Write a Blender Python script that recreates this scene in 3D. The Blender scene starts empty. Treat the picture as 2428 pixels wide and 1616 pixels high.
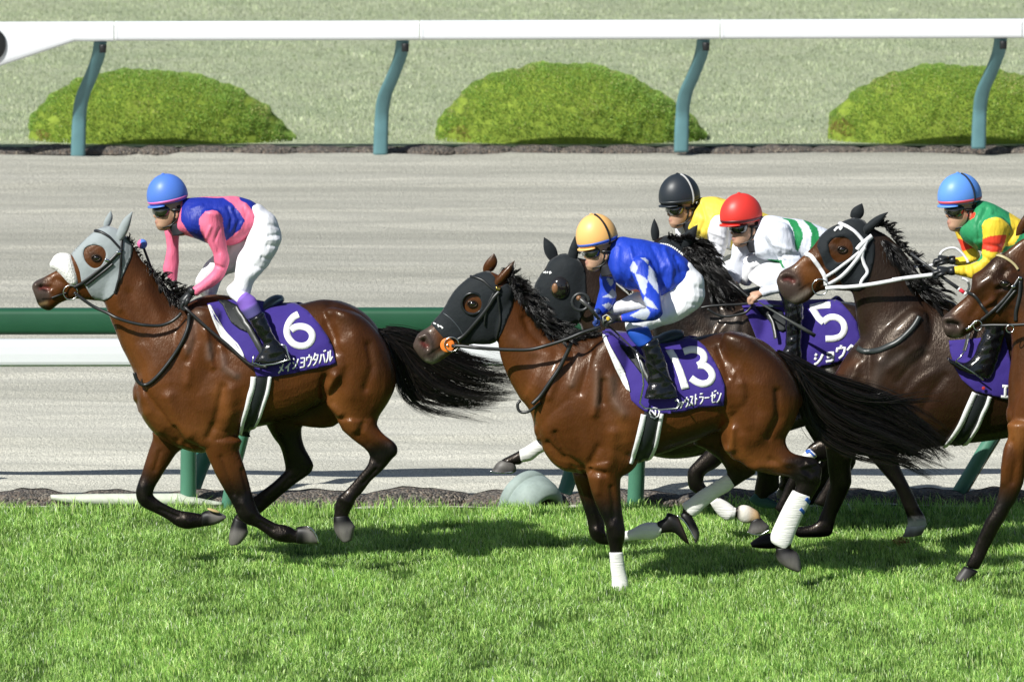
import bpy, bmesh, math, random
import numpy as np
from mathutils import Vector, Matrix
from mathutils.bvhtree import BVHTree
from mathutils.kdtree import KDTree
from mathutils.geometry import delaunay_2d_cdt
random.seed(7); RNG = np.random.default_rng(11)
SC = bpy.context.scene; COL = SC.collection
# ------------------------------------------------------------ camera, sky, sun, exposure
FPX = 19950.0; CAMY = -56.6; CAMH = 8.4; PITCH = math.radians(7.0)
cam = bpy.data.cameras.new('camera'); camo = bpy.data.objects.new('camera', cam); COL.objects.link(camo)
cam.sensor_width = 36.0; cam.lens = 36.0 * FPX / 2428.0; cam.clip_start = 1; cam.clip_end = 3000
camo.location = (0, CAMY, CAMH); camo.rotation_euler = (math.radians(90) - PITCH, 0, 0)
cam.dof.use_dof = True; cam.dof.focus_distance = 56.5; cam.dof.aperture_fstop = 7.0
SC.camera = camo
SUN = Vector((-0.76, -0.80, 1.0)).normalized()
SUN_EL = math.asin(SUN.z); SUN_ROT = math.atan2(SUN.x, SUN.y)
w = bpy.data.worlds.new("World"); SC.world = w; w.use_nodes = True
nt = w.node_tree; bg = nt.nodes['Background']
sky = nt.nodes.new('ShaderNodeTexSky'); sky.sky_type = 'NISHITA'; sky.sun_disc = False
sky.sun_elevation = SUN_EL; sky.sun_rotation = SUN_ROT; sky.air_density = 1.0; sky.dust_density = 1.0
nt.links.new(sky.outputs[0], bg.inputs[0]); bg.inputs[1].default_value = 0.058
sl = bpy.data.lights.new('sun', 'SUN'); sl.energy = 5.0; sl.angle = math.radians(0.5); sl.color = (1.0, 0.985, 0.93)
so = bpy.data.objects.new('sun', sl); COL.objects.link(so)
so.rotation_euler = SUN.to_track_quat('Z', 'Y').to_euler()
SC.view_settings.view_transform = 'Standard'; SC.view_settings.look = 'None'
SC.view_settings.exposure = 0.27; SC.view_settings.gamma = 1.0
# ------------------------------------------------------------ coordinates
CP, SP = math.cos(PITCH), math.sin(PITCH)
CAM = Vector((0, CAMY, CAMH))
def ray(px, py):
    x = (px - 1214.0) / FPX; y = -(py - 808.0) / FPX
    return Vector((x, CP + y * SP, -SP + y * CP))
def P(px, py, Y):
    d = ray(px, py); return CAM + d * ((Y - CAMY) / d.y)
def G(px, py, z=0.0):
    d = ray(px, py); return CAM + d * ((z - CAMH) / d.z)
def unproj(v):
    d = v - CAM; f = d.y * CP - d.z * SP; u = d.y * SP + d.z * CP
    return 1214.0 + FPX * d.x / f, 808.0 - FPX * u / f
def unproj_np(V):
    d = V - np.array(CAM)[None]; f = d[:, 1] * CP - d[:, 2] * SP; u = d[:, 1] * SP + d[:, 2] * CP
    return np.stack([1214.0 + FPX * d[:, 0] / f, 808.0 - FPX * u / f], 1)
REG = dict(A=(0,400,3.92), B=(300,380,3.92), C=(200,600,3.92), D=(500,640,3.92), E=(250,900,3.267), F=(950,480,3.267),
    G=(1300,480,3.92), H=(1350,700,3.92), I=(1300,1000,3.625), J=(1700,760,3.267), K=(850,720,3.92), L=(1100,1000,5.89),
    M=(740,960,4.61), N=(1560,1040,4.9), P=(1540,390,3.92), Q=(1740,640,4.9), R=(2028,390,4.9), T=(2128,680,3.92),
    U=(1928,1000,3.92), V=(2228,580,6.535), X=(0,0,1.0), O=(0,0,0.9703), W=(0,1050,3.366))
def C2(r, x, y):
    a = REG[r]; return (a[0] + x / a[2], a[1] + y / a[2])
def L2(r, *p):            # flat list of coords -> list of source pixels
    if len(p) == 1: p = p[0]
    return [C2(r, p[i], p[i + 1]) for i in range(0, len(p), 2)]
# ------------------------------------------------------------ object helpers
def tag(o, label=None, cat=None, group=None, kind=None):
    if label: o['label'] = label
    if cat: o['category'] = cat
    if group: o['group'] = group
    if kind: o['kind'] = kind
    return o
def thing(name, label, cat, loc, group=None):
    o = bpy.data.objects.new(name, None); COL.objects.link(o); o.location = loc
    o.empty_display_size = 0.2
    return tag(o, label, cat, group)
def link(name, me, mat=None, parent=None, smooth=True):
    o = bpy.data.objects.new(name, me); COL.objects.link(o)
    if mat is not None:
        me.materials.clear(); me.materials.append(mat)
    if smooth and len(me.polygons):
        me.polygons.foreach_set('use_smooth', np.ones(len(me.polygons), bool))
    if parent is not None:
        o.parent = parent; o.matrix_parent_inverse = Matrix.Translation(parent.location).inverted()
    return o
def mesh(name, V, F):
    me = bpy.data.meshes.new(name); me.from_pydata([tuple(v) for v in V], [], F); me.update(); return me
def setcol(me, C):
    a = me.attributes.new('Col', 'FLOAT_COLOR', 'POINT')
    C = np.asarray(C, dtype=np.float32)
    if C.shape[1] == 3: C = np.concatenate([C, np.ones((len(C), 1), np.float32)], 1)
    a.data.foreach_set('color', C.ravel())
def vnp(me):
    V = np.empty(len(me.vertices) * 3, np.float32); me.vertices.foreach_get('co', V); return V.reshape(-1, 3).astype(float)
def nnp(me):
    V = np.empty(len(me.vertices) * 3, np.float32); me.vertices.foreach_get('normal', V); return V.reshape(-1, 3).astype(float)
# ------------------------------------------------------------ materials
def mat(name, col=(0.5,0.5,0.5), rough=0.6, spec=0.5, vc=False, noise=0.0, nscale=8.0, bump=0.0, bscale=60.0, metal=0.0, coat=0.0,
        sheen=0.0, tint=None, bump2=0.0, bscale2=16.0, rvar=0.0, bstretch=None, nstretch=None, coatr=0.1, nscale2=None, transl=0.0):
    m = bpy.data.materials.new(name); m.use_nodes = True; n = m.node_tree; b = n.nodes['Principled BSDF']
    b.inputs['Roughness'].default_value = rough; b.inputs['Specular IOR Level'].default_value = spec
    b.inputs['Metallic'].default_value = metal; b.inputs['Coat Weight'].default_value = coat; b.inputs['Coat Roughness'].default_value = coatr
    b.inputs['Sheen Weight'].default_value = sheen
    tc = n.nodes.new('ShaderNodeTexCoord')
    if vc:
        at = n.nodes.new('ShaderNodeAttribute'); at.attribute_name = 'Col'; src = at.outputs['Color']
    else:
        rgb = n.nodes.new('ShaderNodeRGB'); rgb.outputs[0].default_value = (*col, 1); src = rgb.outputs[0]
    if noise > 0:
        nz = n.nodes.new('ShaderNodeTexNoise'); nz.inputs['Scale'].default_value = nscale; nz.inputs['Detail'].default_value = 6
        nz.inputs['Roughness'].default_value = 0.65
        if nstretch:
            mp = n.nodes.new('ShaderNodeMapping'); mp.inputs['Scale'].default_value = nstretch
            n.links.new(tc.outputs['Object'], mp.inputs[0]); n.links.new(mp.outputs[0], nz.inputs['Vector'])
        else: n.links.new(tc.outputs['Object'], nz.inputs['Vector'])
        mr = n.nodes.new('ShaderNodeMapRange'); mr.inputs[1].default_value = 0.25; mr.inputs[2].default_value = 0.75
        mr.inputs[3].default_value = 1 - noise; mr.inputs[4].default_value = 1 + noise
        n.links.new(nz.outputs['Fac'], mr.inputs[0])
        vm = n.nodes.new('ShaderNodeVectorMath'); vm.operation = 'SCALE'
        n.links.new(src, vm.inputs[0]); n.links.new(mr.outputs[0], vm.inputs['Scale']); src = vm.outputs[0]
    n.links.new(src, b.inputs['Base Color'])
    if bump > 0:
        bz = n.nodes.new('ShaderNodeTexNoise'); bz.inputs['Scale'].default_value = bscale; bz.inputs['Detail'].default_value = 4
        if bstretch:
            mp = n.nodes.new('ShaderNodeMapping'); mp.inputs['Scale'].default_value = bstretch
            n.links.new(tc.outputs['Object'], mp.inputs[0]); n.links.new(mp.outputs[0], bz.inputs['Vector'])
        else: n.links.new(tc.outputs['Object'], bz.inputs['Vector'])
        bp = n.nodes.new('ShaderNodeBump'); bp.inputs['Strength'].default_value = 1.0; bp.inputs['Distance'].default_value = bump
        n.links.new(bz.outputs['Fac'], bp.inputs['Height']); n.links.new(bp.outputs[0], b.inputs['Normal'])
        if bump2 > 0:
            b2 = n.nodes.new('ShaderNodeTexNoise'); b2.inputs['Scale'].default_value = bscale2; b2.inputs['Detail'].default_value = 3; b2.inputs['Distortion'].default_value = 0.6
            n.links.new(tc.outputs['Object'], b2.inputs['Vector'])
            p2 = n.nodes.new('ShaderNodeBump'); p2.inputs['Distance'].default_value = bump2; n.links.new(b2.outputs['Fac'], p2.inputs['Height'])
            n.links.new(p2.outputs[0], bp.inputs['Normal'])
    if rvar > 0:
        rz = n.nodes.new('ShaderNodeTexNoise'); rz.inputs['Scale'].default_value = 6; rz.inputs['Detail'].default_value = 9; rz.inputs['Roughness'].default_value = .75
        n.links.new(tc.outputs['Object'], rz.inputs['Vector'])
        rm = n.nodes.new('ShaderNodeMapRange'); rm.inputs[1].default_value = .35; rm.inputs[2].default_value = .65; rm.inputs[3].default_value = rough - rvar; rm.inputs[4].default_value = rough + rvar
        n.links.new(rz.outputs['Fac'], rm.inputs[0]); n.links.new(rm.outputs[0], b.inputs['Roughness'])
    if tint: b.inputs['Specular Tint'].default_value = (*tint, 1)
    if transl > 0:
        tr = n.nodes.new('ShaderNodeBsdfTranslucent'); n.links.new(src, tr.inputs[0])
        mx = n.nodes.new('ShaderNodeMixShader'); mx.inputs[0].default_value = transl
        n.links.new(b.outputs[0], mx.inputs[1]); n.links.new(tr.outputs[0], mx.inputs[2])
        n.links.new(mx.outputs[0], n.nodes['Material Output'].inputs['Surface'])
    return m
def srgb(r, g, b):
    f = lambda c: (c / 255 / 12.92) if c / 255 <= 0.04045 else ((c / 255 + 0.055) / 1.055) ** 2.4
    return (f(r), f(g), f(b))
# ------------------------------------------------------------ loft
def catmull(p0, p1, p2, p3, t):
    return 0.5 * ((2 * p1) + (-p0 + p2) * t + (2 * p0 - 5 * p1 + 4 * p2 - p3) * t * t + (-p0 + 3 * p1 - 3 * p2 + p3) * t ** 3)
def resample(A, n):
    A = np.asarray(A, float); out = []
    for i in range(len(A) - 1):
        p0 = A[max(i - 1, 0)]; p1 = A[i]; p2 = A[i + 1]; p3 = A[min(i + 2, len(A) - 1)]
        for k in range(n): out.append(catmull(p0, p1, p2, p3, k / n))
    out.append(A[-1]); return np.array(out)
def smooth_line(pts, n=6):
    return [tuple(v) for v in resample(np.array(pts, float), n)]
PAL = {}
class Loft:
    """tapered closed body through pairs of edge points; each station x1,y1,x2,y2,halfwidth[,yoff[,k[,colour]]]"""
    def __init__(s, Y, y=0.0, col=(0.2,0.1,0.05), n=24, sub=4, cap=0.5):
        s.Y = Y; s.y = y; s.col = col; s.n = n; s.sub = sub; s.rows = []; s.cap = cap; s.sq = 1.0
    def add(s, r, *st):
        for t in st:
            a = C2(r, t[0], t[1]); b = C2(r, t[2], t[3]); w_ = t[4]
            yo = t[5] if len(t) > 5 and t[5] is not None else s.y
            k = t[6] if len(t) > 6 and t[6] is not None else 0.0
            c = t[7] if len(t) > 7 else s.col
            if isinstance(c, str): c = PAL[c]
            s.rows.append([a[0], a[1], b[0], b[1], w_, yo, k, c[0], c[1], c[2]])
        return s
    def build(s):
        R = resample(s.rows, s.sub); n = s.n; V = []; C = []
        rings = []
        for q in R:
            Yq = s.Y + q[5]
            a = P(q[0], q[1], Yq); b = P(q[2], q[3], Yq)
            c = (a + b) / 2; u = (a - b) / 2
            rings.append((c, u, max(q[4], 0.002), q[6], q[7:10]))
        # caps
        def capr(r0, r1):
            d = r0[0] - r1[0]
            if d.length < 1e-6: return []
            d.normalize(); L = min(r0[1].length, r0[2]) * s.cap
            return [(r0[0] + d * L * 0.55, r0[1] * 0.8, r0[2] * 0.8, r0[3], r0[4]), (r0[0] + d * L * 0.9, r0[1] * 0.45, r0[2] * 0.45, r0[3], r0[4])]
        st = capr(rings[0], rings[2]); en = capr(rings[-1], rings[-3])
        rings = st[::-1] + rings + en
        for c, u, w_, k, col in rings:
            for i in range(n):
                th = 2 * math.pi * i / n; cu, sv = math.cos(th), math.sin(th)
                if s.sq != 1.0:
                    cu = math.copysign(abs(cu) ** s.sq, cu); sv = math.copysign(abs(sv) ** s.sq, sv)
                ww = w_ * sv * (1 - k * cu)
                V.append(c + u * cu + Vector((0, ww, 0))); C.append(col)
        F = []
        m = len(rings)
        for j in range(m - 1):
            for i in range(n):
                F.append((j * n + i, j * n + (i + 1) % n, (j + 1) * n + (i + 1) % n, (j + 1) * n + i))
        F.append(tuple(range(n - 1, -1, -1))); F.append(tuple((m - 1) * n + i for i in range(n)))
        return [tuple(v) for v in V], F, [tuple(c) for c in C]
def ellipsoid(c, r, col=(0.2,0.1,0.05), rot=None, nu=20, nv=14):
    V = []; F = []
    for j in range(nv + 1):
        ph = math.pi * j / nv
        for i in range(nu):
            th = 2 * math.pi * i / nu
            v = Vector((r[0] * math.sin(ph) * math.cos(th), r[1] * math.sin(ph) * math.sin(th), r[2] * math.cos(ph)))
            if rot is not None: v = rot @ v
            V.append(tuple(Vector(c) + v))
    for j in range(nv):
        for i in range(nu):
            F.append((j * nu + i, (j + 1) * nu + i, (j + 1) * nu + (i + 1) % nu, j * nu + (i + 1) % nu))
    return V, F, [tuple(col)] * len(V)
def tube(pts, r, n=8, col=(0.02,0.02,0.02), flat=None):
    """pts: 3D vectors; r: radius or list; flat=(vector, factor) squashes along a direction"""
    pts = [Vector(p) for p in pts]; V = []; F = []; up = Vector((0, 0, 1)); prev = None
    for i, p in enumerate(pts):
        t = (pts[min(i + 1, len(pts) - 1)] - pts[max(i - 1, 0)])
        t = t.normalized() if t.length > 1e-9 else Vector((1, 0, 0))
        if prev is None:
            a = t.cross(Vector((0, 1, 0)))
            if a.length < 0.1: a = t.cross(Vector((1, 0, 0)))
        else: a = prev - t * prev.dot(t)
        a.normalize(); prev = a; b = t.cross(a)
        rr = r[i] if hasattr(r, '__len__') else r
        for k in range(n):
            th = 2 * math.pi * k / n
            o = a * math.cos(th) * rr + b * math.sin(th) * rr
            if flat is not None: o = o - flat[0] * (o.dot(flat[0]) * (1 - flat[1]))
            V.append(tuple(p + o))
    for j in range(len(pts) - 1):
        for k in range(n): F.append((j * n + k, (j + 1) * n + k, (j + 1) * n + (k + 1) % n, j * n + (k + 1) % n))
    F.append(tuple(range(n))); F.append(tuple((len(pts) - 1) * n + k for k in range(n - 1, -1, -1)))
    return V, F, [tuple(col)] * len(V)
def join(parts):
    V = []; F = []; C = []
    for v, f, c in parts:
        o = len(V); V += list(v); C += list(c); F += [tuple(i + o for i in q) for q in f]
    return V, F, C
def make(name, part, m, parent=None, colattr=True, smooth=True):
    V, F, C = part
    me = mesh(name, V, F)
    if colattr: setcol(me, C)
    bm = bmesh.new(); bm.from_mesh(me); bmesh.ops.recalc_face_normals(bm, faces=bm.faces); bm.to_mesh(me); bm.free()
    return link(name, me, m, parent, smooth)
def fuse(name, parts, voxel=0.012, it=5, fac=0.5):
    """one continuous surface from overlapping closed lofts, colours carried over"""
    V, F, C = join(parts)
    me = mesh(name + '_src', V, F)
    bm = bmesh.new(); bm.from_mesh(me); bmesh.ops.recalc_face_normals(bm, faces=bm.faces); bm.to_mesh(me); bm.free()
    o = bpy.data.objects.new('tmp', me); COL.objects.link(o)
    md = o.modifiers.new('r', 'REMESH'); md.mode = 'VOXEL'; md.voxel_size = voxel
    ms = o.modifiers.new('s', 'SMOOTH'); ms.factor = fac; ms.iterations = it
    dg = bpy.context.evaluated_depsgraph_get(); dg.update()
    out = bpy.data.meshes.new_from_object(o.evaluated_get(dg)); out.name = name
    bpy.data.objects.remove(o); bpy.data.meshes.remove(me)
    kd = KDTree(len(V))
    for i, v in enumerate(V): kd.insert(v, i)
    kd.balance()
    NV = vnp(out); CC = np.zeros((len(NV), 3)); Ca = np.array(C)
    for i, v in enumerate(NV):
        ws = 0; acc = np.zeros(3)
        for co, idx, d in kd.find_n(v, 5):
            q = 1.0 / (d * d + 1e-5); acc += Ca[idx] * q; ws += q
        CC[i] = acc / ws
    return out, CC
def polydist(pt, line):
    """distance of points (N,2) to a polyline"""
    best = np.full(len(pt), 1e9)
    L = [np.array(q, float) for q in line]
    if len(L) == 1: return np.hypot(*(pt - L[0]).T)
    for a, b in zip(L[:-1], L[1:]):
        ab = b - a; t = np.clip(((pt - a) @ ab) / max(ab @ ab, 1e-9), 0, 1)
        d = np.hypot(*(pt - (a + t[:, None] * ab)).T); best = np.minimum(best, d)
    return best
def inpoly(pt, poly):
    x, y = pt[:, 0], pt[:, 1]; ins = np.zeros(len(pt), bool); n = len(poly); j = n - 1
    for i in range(n):
        xi, yi = poly[i]; xj, yj = poly[j]
        c = ((yi > y) != (yj > y)) & (x < (xj - xi) * (y - yi) / (yj - yi + 1e-12) + xi)
        ins ^= c; j = i
    return ins
def bvh_of(objs):
    V = []; F = []
    for o in objs:
        me = o.data if hasattr(o, 'data') else o
        k = len(V); V += [v.co.copy() for v in me.vertices]; F += [tuple(i + k for i in p.vertices) for p in me.polygons]
    return BVHTree.FromPolygons(V, F)
def hit(bvh, px, py, Yd):
    d = ray(px, py).normalized()
    r = bvh.ray_cast(CAM, d)
    if r[0] is not None:
        n = r[1]
        if n.dot(d) > 0: n = -n
        return r[0], n, True
    p = P(px, py, Yd); q = bvh.find_nearest(p)
    if q[0] is None: return p, Vector((0, -1, 0)), False
    n = (p - q[0]);
    n = n.normalized() if n.length > 1e-6 else q[1]
    return q[0], n, False
def drape(name, poly, bvh, Yd, off, thick, m, parent, grid=6.0, holes=(), col=None, mirror=None, dens_smooth=True, wav=0.0):
    """cloth laid over a surface inside an outline, with real thickness"""
    def dens(pl):
        out = []
        for i in range(len(pl)):
            a = pl[i]; b = pl[(i + 1) % len(pl)]; L = math.hypot(b[0] - a[0], b[1] - a[1]); k = max(1, int(L / grid))
            out += [(a[0] + (b[0] - a[0]) * t / k, a[1] + (b[1] - a[1]) * t / k) for t in range(k)]
        return out
    outer = dens(poly); hs = [dens(h) for h in holes]
    pts = list(outer); edges = [(i, (i + 1) % len(outer)) for i in range(len(outer))]
    for h in hs:
        o = len(pts); pts += h; edges += [(o + i, o + (i + 1) % len(h)) for i in range(len(h))]
    xs = [q[0] for q in poly]; ys = [q[1] for q in poly]; gp = []
    y = min(ys) + grid / 2
    while y < max(ys):
        x = min(xs) + grid / 2
        while x < max(xs): gp.append((x + random.uniform(-.1, .1), y + random.uniform(-.1, .1))); x += grid
        y += grid
    if gp:
        A = np.array(gp); ok = inpoly(A, outer)
        for h in hs: ok &= ~inpoly(A, h)
        for ring in [outer] + hs: ok &= polydist(A, ring + [ring[0]]) > grid * 0.4
        pts += [tuple(q) for q in A[ok]]
    res = delaunay_2d_cdt([Vector(q) for q in pts], edges, [], 0, 1e-6)
    V2, F2 = res[0], res[2]
    F = []
    for f in F2:
        c = np.array([[sum(V2[i][0] for i in f) / len(f), sum(V2[i][1] for i in f) / len(f)]])
        if inpoly(c, outer)[0] and not any(inpoly(c, h)[0] for h in hs): F.append(tuple(f))
    top = []; bot = []
    for v in V2:
        p, n, ok = hit(bvh, v[0], v[1], Yd)
        n = (n + Vector((0, -0.35, 0))).normalized() if ok else n
        o = off + wav * math.sin(v[0] * 0.09 + v[1] * 0.05) * math.sin(v[1] * 0.07)
        top.append(p + n * o); bot.append(p + n * (o - thick))
    nV = len(top); V = top + bot; Fs = list(F) + [tuple(reversed([i + nV for i in f])) for f in F]
    cnt = {}
    for f in F:
        for i in range(len(f)):
            e = (f[i], f[(i + 1) % len(f)]); cnt[e] = 1
    for (a, b) in list(cnt):
        if (b, a) not in cnt: Fs.append((b, a, a + nV, b + nV))
    V = [tuple(v) for v in V]
    if mirror is not None:
        k = len(V); V += [(v[0], 2 * mirror - v[1], v[2]) for v in V]; Fs += [tuple(reversed([i + k for i in f])) for f in Fs]
    c = col if col is not None else (0.5, 0.5, 0.5)
    return make(name, (V, Fs, [c] * len(V)), m, parent)
def ribbon(pts, wpx, bvh, Yd, off, thick, col=(0.02,0.02,0.02), n=6, straight=False, wlist=None, mirror=None):
    """flat strap along pixels, lying on the surface"""
    L = smooth_line(pts, n) if not straight else smooth_line([p for p in pts], 1)
    if straight:
        LL = []
        for a, b in zip(L[:-1], L[1:]):
            k = max(1, int(math.hypot(b[0] - a[0], b[1] - a[1]) / 4))
            LL += [(a[0] + (b[0] - a[0]) * t / k, a[1] + (b[1] - a[1]) * t / k) for t in range(k)]
        L = LL + [L[-1]]
    V = []; F = []; m = len(L)
    for i, p in enumerate(L):
        a = L[max(i - 1, 0)]; b = L[min(i + 1, m - 1)]; tx, ty = b[0] - a[0], b[1] - a[1]; q = math.hypot(tx, ty) + 1e-9
        nx, ny = -ty / q, tx / q
        ww = wpx if wlist is None else np.interp(i / (m - 1), np.linspace(0, 1, len(wlist)), wlist)
        row = []
        for k in (-0.5, 0.0, 0.5):
            h_, nn, ok = hit(bvh, p[0] + nx * ww * k, p[1] + ny * ww * k, Yd)
            if not ok:
                pp = P(p[0] + nx * ww * k, p[1] + ny * ww * k, Yd)
                if (pp - h_).length > 0.05: h_ = pp; nn = Vector((0, -1, 0))
            nn = (nn + Vector((0, -0.4, 0))).normalized()
            row.append((h_ + nn * (off if k == 0 else off * 0.85), h_ + nn * (off - thick)))
        V += [row[0][0], row[1][0], row[2][0], row[2][1], row[0][1]]
    for i in range(m - 1):
        for k in range(5): F.append((i * 5 + k, i * 5 + (k + 1) % 5, (i + 1) * 5 + (k + 1) % 5, (i + 1) * 5 + k))
    F.append((4, 3, 2, 1, 0)); e = (m - 1) * 5; F.append((e, e + 1, e + 2, e + 3, e + 4))
    V = [tuple(v) for v in V]
    if mirror is not None:
        k = len(V); V += [(v[0], 2 * mirror - v[1], v[2]) for v in V]; F += [tuple(reversed([i + k for i in f])) for f in F]
    return V, F, [tuple(col)] * len(V)
def cord(pts, r, bvh, ys, off=0.012, col=(0.02,0.02,0.02), n=6, flat=None):
    """round rein/tube through pixels; ys = world Y list used where it hangs free, pushed clear of the body"""
    L = smooth_line(pts, n); m = len(L); Yv = np.interp(np.linspace(0, 1, m), np.linspace(0, 1, len(ys)), ys)
    if bvh is not None:
        lim = Yv.copy()
        for i, p in enumerate(L):
            d = ray(*p).normalized(); q = bvh.ray_cast(CAM, d)
            if q[0] is not None: lim[i] = min(lim[i], q[0].y - off)
        Yv = lim.copy()
        for _ in range(6):
            s = Yv.copy(); s[1:-1] = (Yv[:-2] + Yv[1:-1] + Yv[2:]) / 3; Yv = np.minimum(s, lim)
    return tube([P(p[0], p[1], y) for p, y in zip(L, Yv)], r, 8, col, flat)
def hair(name, guides, count, m, parent, r=0.003, jit=0.012, frizz=0.01, seg=14, col=(0.006,0.005,0.0048), spread=1.0, taper=0.15, col2=None, endj=1.0):
    """strands: each a thin three-sided tapered tube between neighbouring guide curves (lists of 3D points)"""
    Gs = [resample(np.array([tuple(p) for p in g]), 6) for g in guides]
    Gs = [np.array([[np.interp(t, np.linspace(0, 1, len(g)), g[:, k]) for k in range(3)] for t in np.linspace(0, 1, seg + 1)]) for g in Gs]
    V = []; F = []; C = []; rng = np.random.default_rng(len(name) + count)
    T = np.linspace(0, 1, seg + 1)[:, None]
    nl = max(6, count // 26); LU = rng.uniform(0, len(Gs) - 1 - 1e-6, nl); LO = rng.normal(0, jit * 1.25, (nl, 3)); LL = rng.uniform(.72, 1.08, nl); LT = rng.uniform(.5, 1.6, nl)
    LP = rng.uniform(0, 6.28, (nl, 3)); LF = rng.uniform(1.0, 2.8, nl)
    for s in range(count):
        li = int(rng.integers(nl)); free = rng.random() < .12
        u = rng.uniform(0, len(Gs) - 1 - 1e-6) if free else float(np.clip(LU[li] + rng.normal(0, .10), 0, len(Gs) - 1 - 1e-6)); i = int(u); f = u - i
        c = Gs[i] * (1 - f) + Gs[i + 1] * f
        L = (rng.uniform(0.55, 1.12) if free else LL[li] * rng.uniform(.82, 1.0))
        idx = np.clip(T[:, 0] * L, 0, 1.0); c = np.array([[np.interp(t, T[:, 0], c[:, k]) for k in range(3)] for t in idx])
        if L > 1: c = c + (c[-1] - c[-2])[None] * (T * (L - 1) * seg * 0.5)
        ph = rng.uniform(0, 6.28, 3); fr = rng.uniform(2, 5)
        if free: off = rng.normal(0, jit * 1.3, 3)[None] * (0.35 + spread * T * endj); wv = np.sin(T * fr + ph[None]) * frizz * 1.2 * T
        else:
            off = LO[li][None] * (0.35 + spread * T * endj) + rng.normal(0, jit * .40, 3)[None] * (1.15 - .75 * T)
            wv = np.sin(T * LF[li] + LP[li][None]) * frizz * T + np.sin(T * fr + ph[None]) * frizz * .12 * T
        c = c + off + wv
        k0 = len(V); w0 = r * rng.uniform(0.6, 1.3)
        tint = rng.uniform(0.6, 1.3) * (1 if free else LT[li]); cc = tuple(x * tint for x in (col if (col2 is None or rng.random() < .6) else col2))
        for j in range(seg + 1):
            t = c[min(j + 1, seg)] - c[max(j - 1, 0)]; t = t / (np.linalg.norm(t) + 1e-9)
            a = np.cross(t, [0, 1, 0]); a = a / (np.linalg.norm(a) + 1e-9); b = np.cross(t, a)
            ww = w0 * (1 - (1 - taper) * (j / seg) ** 1.5)
            for q in range(3):
                th = q * 2.094 + 0.5; V.append(tuple(c[j] + a * math.cos(th) * ww + b * math.sin(th) * ww)); C.append(cc)
        for j in range(seg):
            for q in range(3): F.append((k0 + j * 3 + q, k0 + j * 3 + (q + 1) % 3, k0 + (j + 1) * 3 + (q + 1) % 3, k0 + (j + 1) * 3 + q))
    me = mesh(name, V, F); setcol(me, C)
    return link(name, me, m, parent)
# ------------------------------------------------------------ setting
def Yof(py): return G(1214, py).y
def ground_mat(name, c1, c2, scale, bump, bscale, stripes=None, fine=220.0, rough=0.9, c3=None, fc=0.2):
    m = bpy.data.materials.new(name); m.use_nodes = True; n = m.node_tree; b = n.nodes['Principled BSDF']
    b.inputs['Roughness'].default_value = rough; b.inputs['Specular IOR Level'].default_value = 0.15
    tc = n.nodes.new('ShaderNodeTexCoord')
    mp = n.nodes.new('ShaderNodeMapping'); mp.inputs['Scale'].default_value = (0.06, 1.0, 1.0) if stripes else (0.7, 1.0, 1.0)
    n.links.new(tc.outputs['Object'], mp.inputs[0])
    nz = n.nodes.new('ShaderNodeTexNoise'); nz.inputs['Scale'].default_value = scale; nz.inputs['Detail'].default_value = 5
    n.links.new(mp.outputs[0], nz.inputs['Vector'])
    cr = n.nodes.new('ShaderNodeValToRGB'); cr.color_ramp.elements[0].position = 0.36; cr.color_ramp.elements[1].position = 0.64
    cr.color_ramp.elements[0].color = (*c1, 1); cr.color_ramp.elements[1].color = (*c2, 1)
    if stripes:   # sand is paler along the turf side
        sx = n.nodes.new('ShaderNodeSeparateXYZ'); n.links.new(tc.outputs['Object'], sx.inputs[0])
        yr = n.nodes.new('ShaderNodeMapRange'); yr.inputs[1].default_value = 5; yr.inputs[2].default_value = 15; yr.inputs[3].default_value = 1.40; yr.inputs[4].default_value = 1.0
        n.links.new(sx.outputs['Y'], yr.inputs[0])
    if c3:
        e = cr.color_ramp.elements.new(0.5); e.color = (*c3, 1)
    n.links.new(nz.outputs['Fac'], cr.inputs[0])
    src = cr.outputs[0]
    f = n.nodes.new('ShaderNodeTexNoise'); f.inputs['Scale'].default_value = fine; f.inputs['Detail'].default_value = 3
    mp2 = n.nodes.new('ShaderNodeMapping'); mp2.inputs['Scale'].default_value = (1.0, 0.4, 1.0)
    n.links.new(tc.outputs['Object'], mp2.inputs[0]); n.links.new(mp2.outputs[0], f.inputs['Vector'])
    mr = n.nodes.new('ShaderNodeMapRange'); mr.inputs[1].default_value = 0.3; mr.inputs[2].default_value = 0.7; mr.inputs[3].default_value = 1 - fc; mr.inputs[4].default_value = 1 + fc
    n.links.new(f.outputs['Fac'], mr.inputs[0])
    vm = n.nodes.new('ShaderNodeVectorMath'); vm.operation = 'SCALE'; n.links.new(src, vm.inputs[0]); n.links.new(mr.outputs[0], vm.inputs['Scale'])
    if stripes:
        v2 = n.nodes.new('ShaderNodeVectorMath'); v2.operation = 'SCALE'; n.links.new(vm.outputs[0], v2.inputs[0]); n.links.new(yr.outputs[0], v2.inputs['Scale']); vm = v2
    n.links.new(vm.outputs[0], b.inputs['Base Color'])
    bz = n.nodes.new('ShaderNodeTexNoise'); bz.inputs['Scale'].default_value = bscale; bz.inputs['Detail'].default_value = 6; bz.inputs['Roughness'].default_value = 0.7
    mp3 = n.nodes.new('ShaderNodeMapping'); mp3.inputs['Scale'].default_value = (1.0, 0.55, 1.0) if stripes else (1, 1, 1)
    n.links.new(tc.outputs['Object'], mp3.inputs[0]); n.links.new(mp3.outputs[0], bz.inputs['Vector'])
    bp = n.nodes.new('ShaderNodeBump'); bp.inputs['Distance'].default_value = bump; bp.inputs['Strength'].default_value = 1.0
    n.links.new(bz.outputs['Fac'], bp.inputs['Height']); n.links.new(bp.outputs[0], b.inputs['Normal'])
    return m
Y_NEAR0, Y_FAR0 = 2.15, 27.3
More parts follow.
